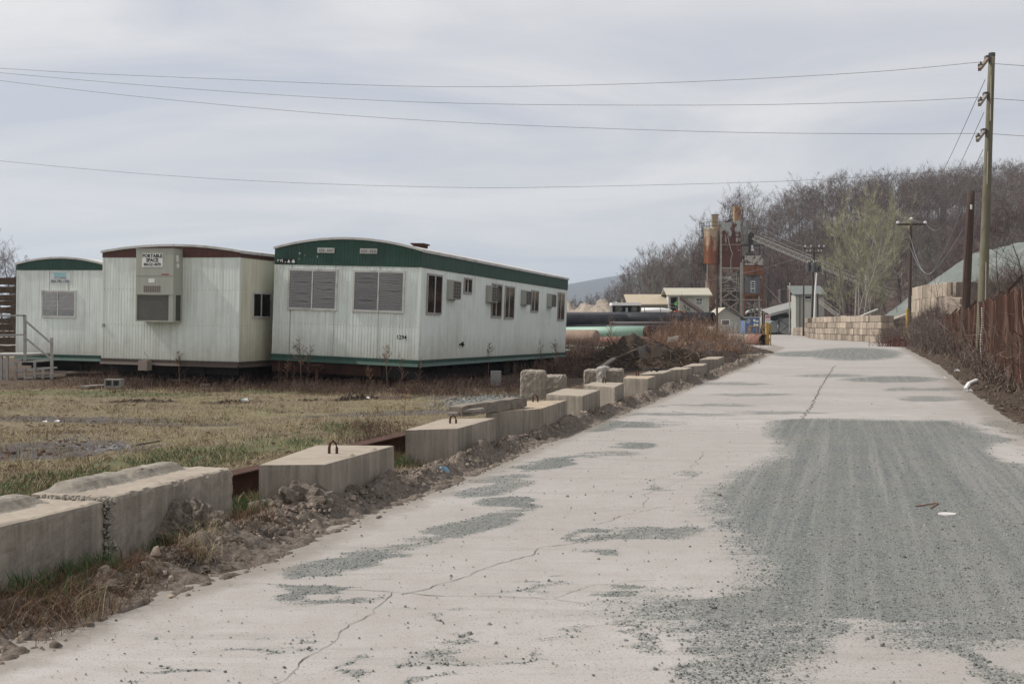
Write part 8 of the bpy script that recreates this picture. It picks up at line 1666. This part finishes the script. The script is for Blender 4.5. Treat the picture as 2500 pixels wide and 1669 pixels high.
a, b = G(2235, 1239), G(2290, 1232); m.bar(a + Vector((0, 0, .015)), b + Vector((0, 0, .02)), 0.009, 0.009); m.bar(b + Vector((0, 0, .02)), G(2272, 1244) + Vector((0, 0, .015)), 0.008, 0.008); tag(m.build('stick', pmat('reddish_stick', (0.20, 0.115, 0.08), 0.9)), 'broken reddish stick lying on the road gravel', 'stick')
m = MB(); c = G(1077, 1157, 0.05); ring = [c + Vector((0.075 * math.cos(a), 0.01 * math.sin(2 * a), 0.065 * math.sin(a))) for a in [3.14159 * k / 12 - 0.25 for k in range(13)]]; m.hexa(ring, [p + Vector((0.012, 0.035, 0.015)) for p in ring]); tag(m.build('plastic_scrap', pmat('blue_plastic', (0.17, 0.30, 0.38), 0.5, 0.1)), 'blue plastic disc fragment stuck in the earth berm', 'plastic scrap')
for (u, v, s, lab) in ((2336, 905, 0.10, 'small white paper scrap at the foot of the fence'), (2304, 923, 0.08, 'white paper scrap at the edge of the dirt bank'), (2368, 954, 0.07, 'white paper scrap next to the foam tube'), (598, 978, 0.09, 'pale blue plastic scrap in the dry lawn before the trailers'), (110, 1030, 0.045, 'white paper scrap at the far edge of the grey gravel patch'), (140, 1029, 0.05, 'tiny white paper scrap on the lawn right of another one'), (897, 972, 0.06, 'white lump on the turned soil before the nearest trailer')):
    m = MB(); c = G(u, v, 0.08 if u > 2000 else 0.03); m.hexa([c + Vector((-s, -s * .4, 0)), c + Vector((s, -s * .5, 0)), c + Vector((s * .7, s * .5, 0)), c + Vector((-s * .8, s * .4, 0))], [c + Vector((-s * .7, -s * .3, s * .5)), c + Vector((s * .6, -s * .3, s * .3)), c + Vector((s * .5, s * .4, s * .6)), c + Vector((-s * .5, s * .3, s * .4))]); tag(m.build('litter', WHITEP if u != 598 else FADED), lab, 'litter')
m = MB(); m.bar(G(1104, 1012, 0.46), G(1150, 1000, 0.46), 0.12, 0.05); m.bar(G(1128, 1003, 0.5), G(1180, 998, 0.52), 0.1, 0.03); tag(m.build('board', WOODW), 'short pale board lying behind the end of the grey beam', 'board')
# ------------------------------------------------------------------ distant hill and air
def far_hill():
    xs = np.linspace(-3500, 4200, 150); ys = np.linspace(2300, 4800, 26); gx, gy = np.meshgrid(xs, ys)
    u = UC + F * xs / 3000.0; prof = np.interp(u, [-3000, 900, 1200, 1330, 1420, 1520, 1600, 1700, 1900, 2200, 5000], [20, 30, 60, 104, 122, 140, 152, 168, 190, 185, 120])
    h = prof[None] * 3000 / F * np.sin(np.clip((gy - 2300) / 1400, 0, 1) * 1.57) * (1 + 0.0 * gy) + (vfbm(gx * 0.004, gy * 0.004, 7, 4) - 0.5) * 10; h = np.where(gy < 2310, -5, h)
    i = np.arange(gx.size).reshape(gx.shape); Fq = np.stack([i[:-1, :-1].ravel(), i[:-1, 1:].ravel(), i[1:, 1:].ravel(), i[1:, :-1].ravel()], 1)
    g = NG('far_hill_wood'); v = g.coord('Pos'); c = g.mix(g.noise(v, 0.01, 6, 0.7), (0.04, 0.042, 0.045), (0.085, 0.082, 0.082)); npmesh('distant_hill', np.stack([gx.ravel(), gy.ravel(), h.ravel()], 1), Fq, g.fin(c, 1, 0), kind='structure', smooth=True)
far_hill()
HAZE = True
if HAZE:
    m = MB(); m.box(-5600, 5600, -420, 7600, -12, 330); hz = m.build('haze', [], None, kind='stuff'); hm = bpy.data.materials.new('haze_air'); hm.use_nodes = True; t = hm.node_tree; t.nodes.clear()
    o_ = t.nodes.new('ShaderNodeOutputMaterial'); pv = t.nodes.new('ShaderNodeVolumePrincipled'); pv.inputs['Color'].default_value = (0.76, 0.87, 1.0, 1); pv.inputs['Density'].default_value = 0.00024; pv.inputs['Anisotropy'].default_value = 0.2
    t.links.new(pv.outputs[0], o_.inputs['Volume']); hz.data.materials.append(hm)
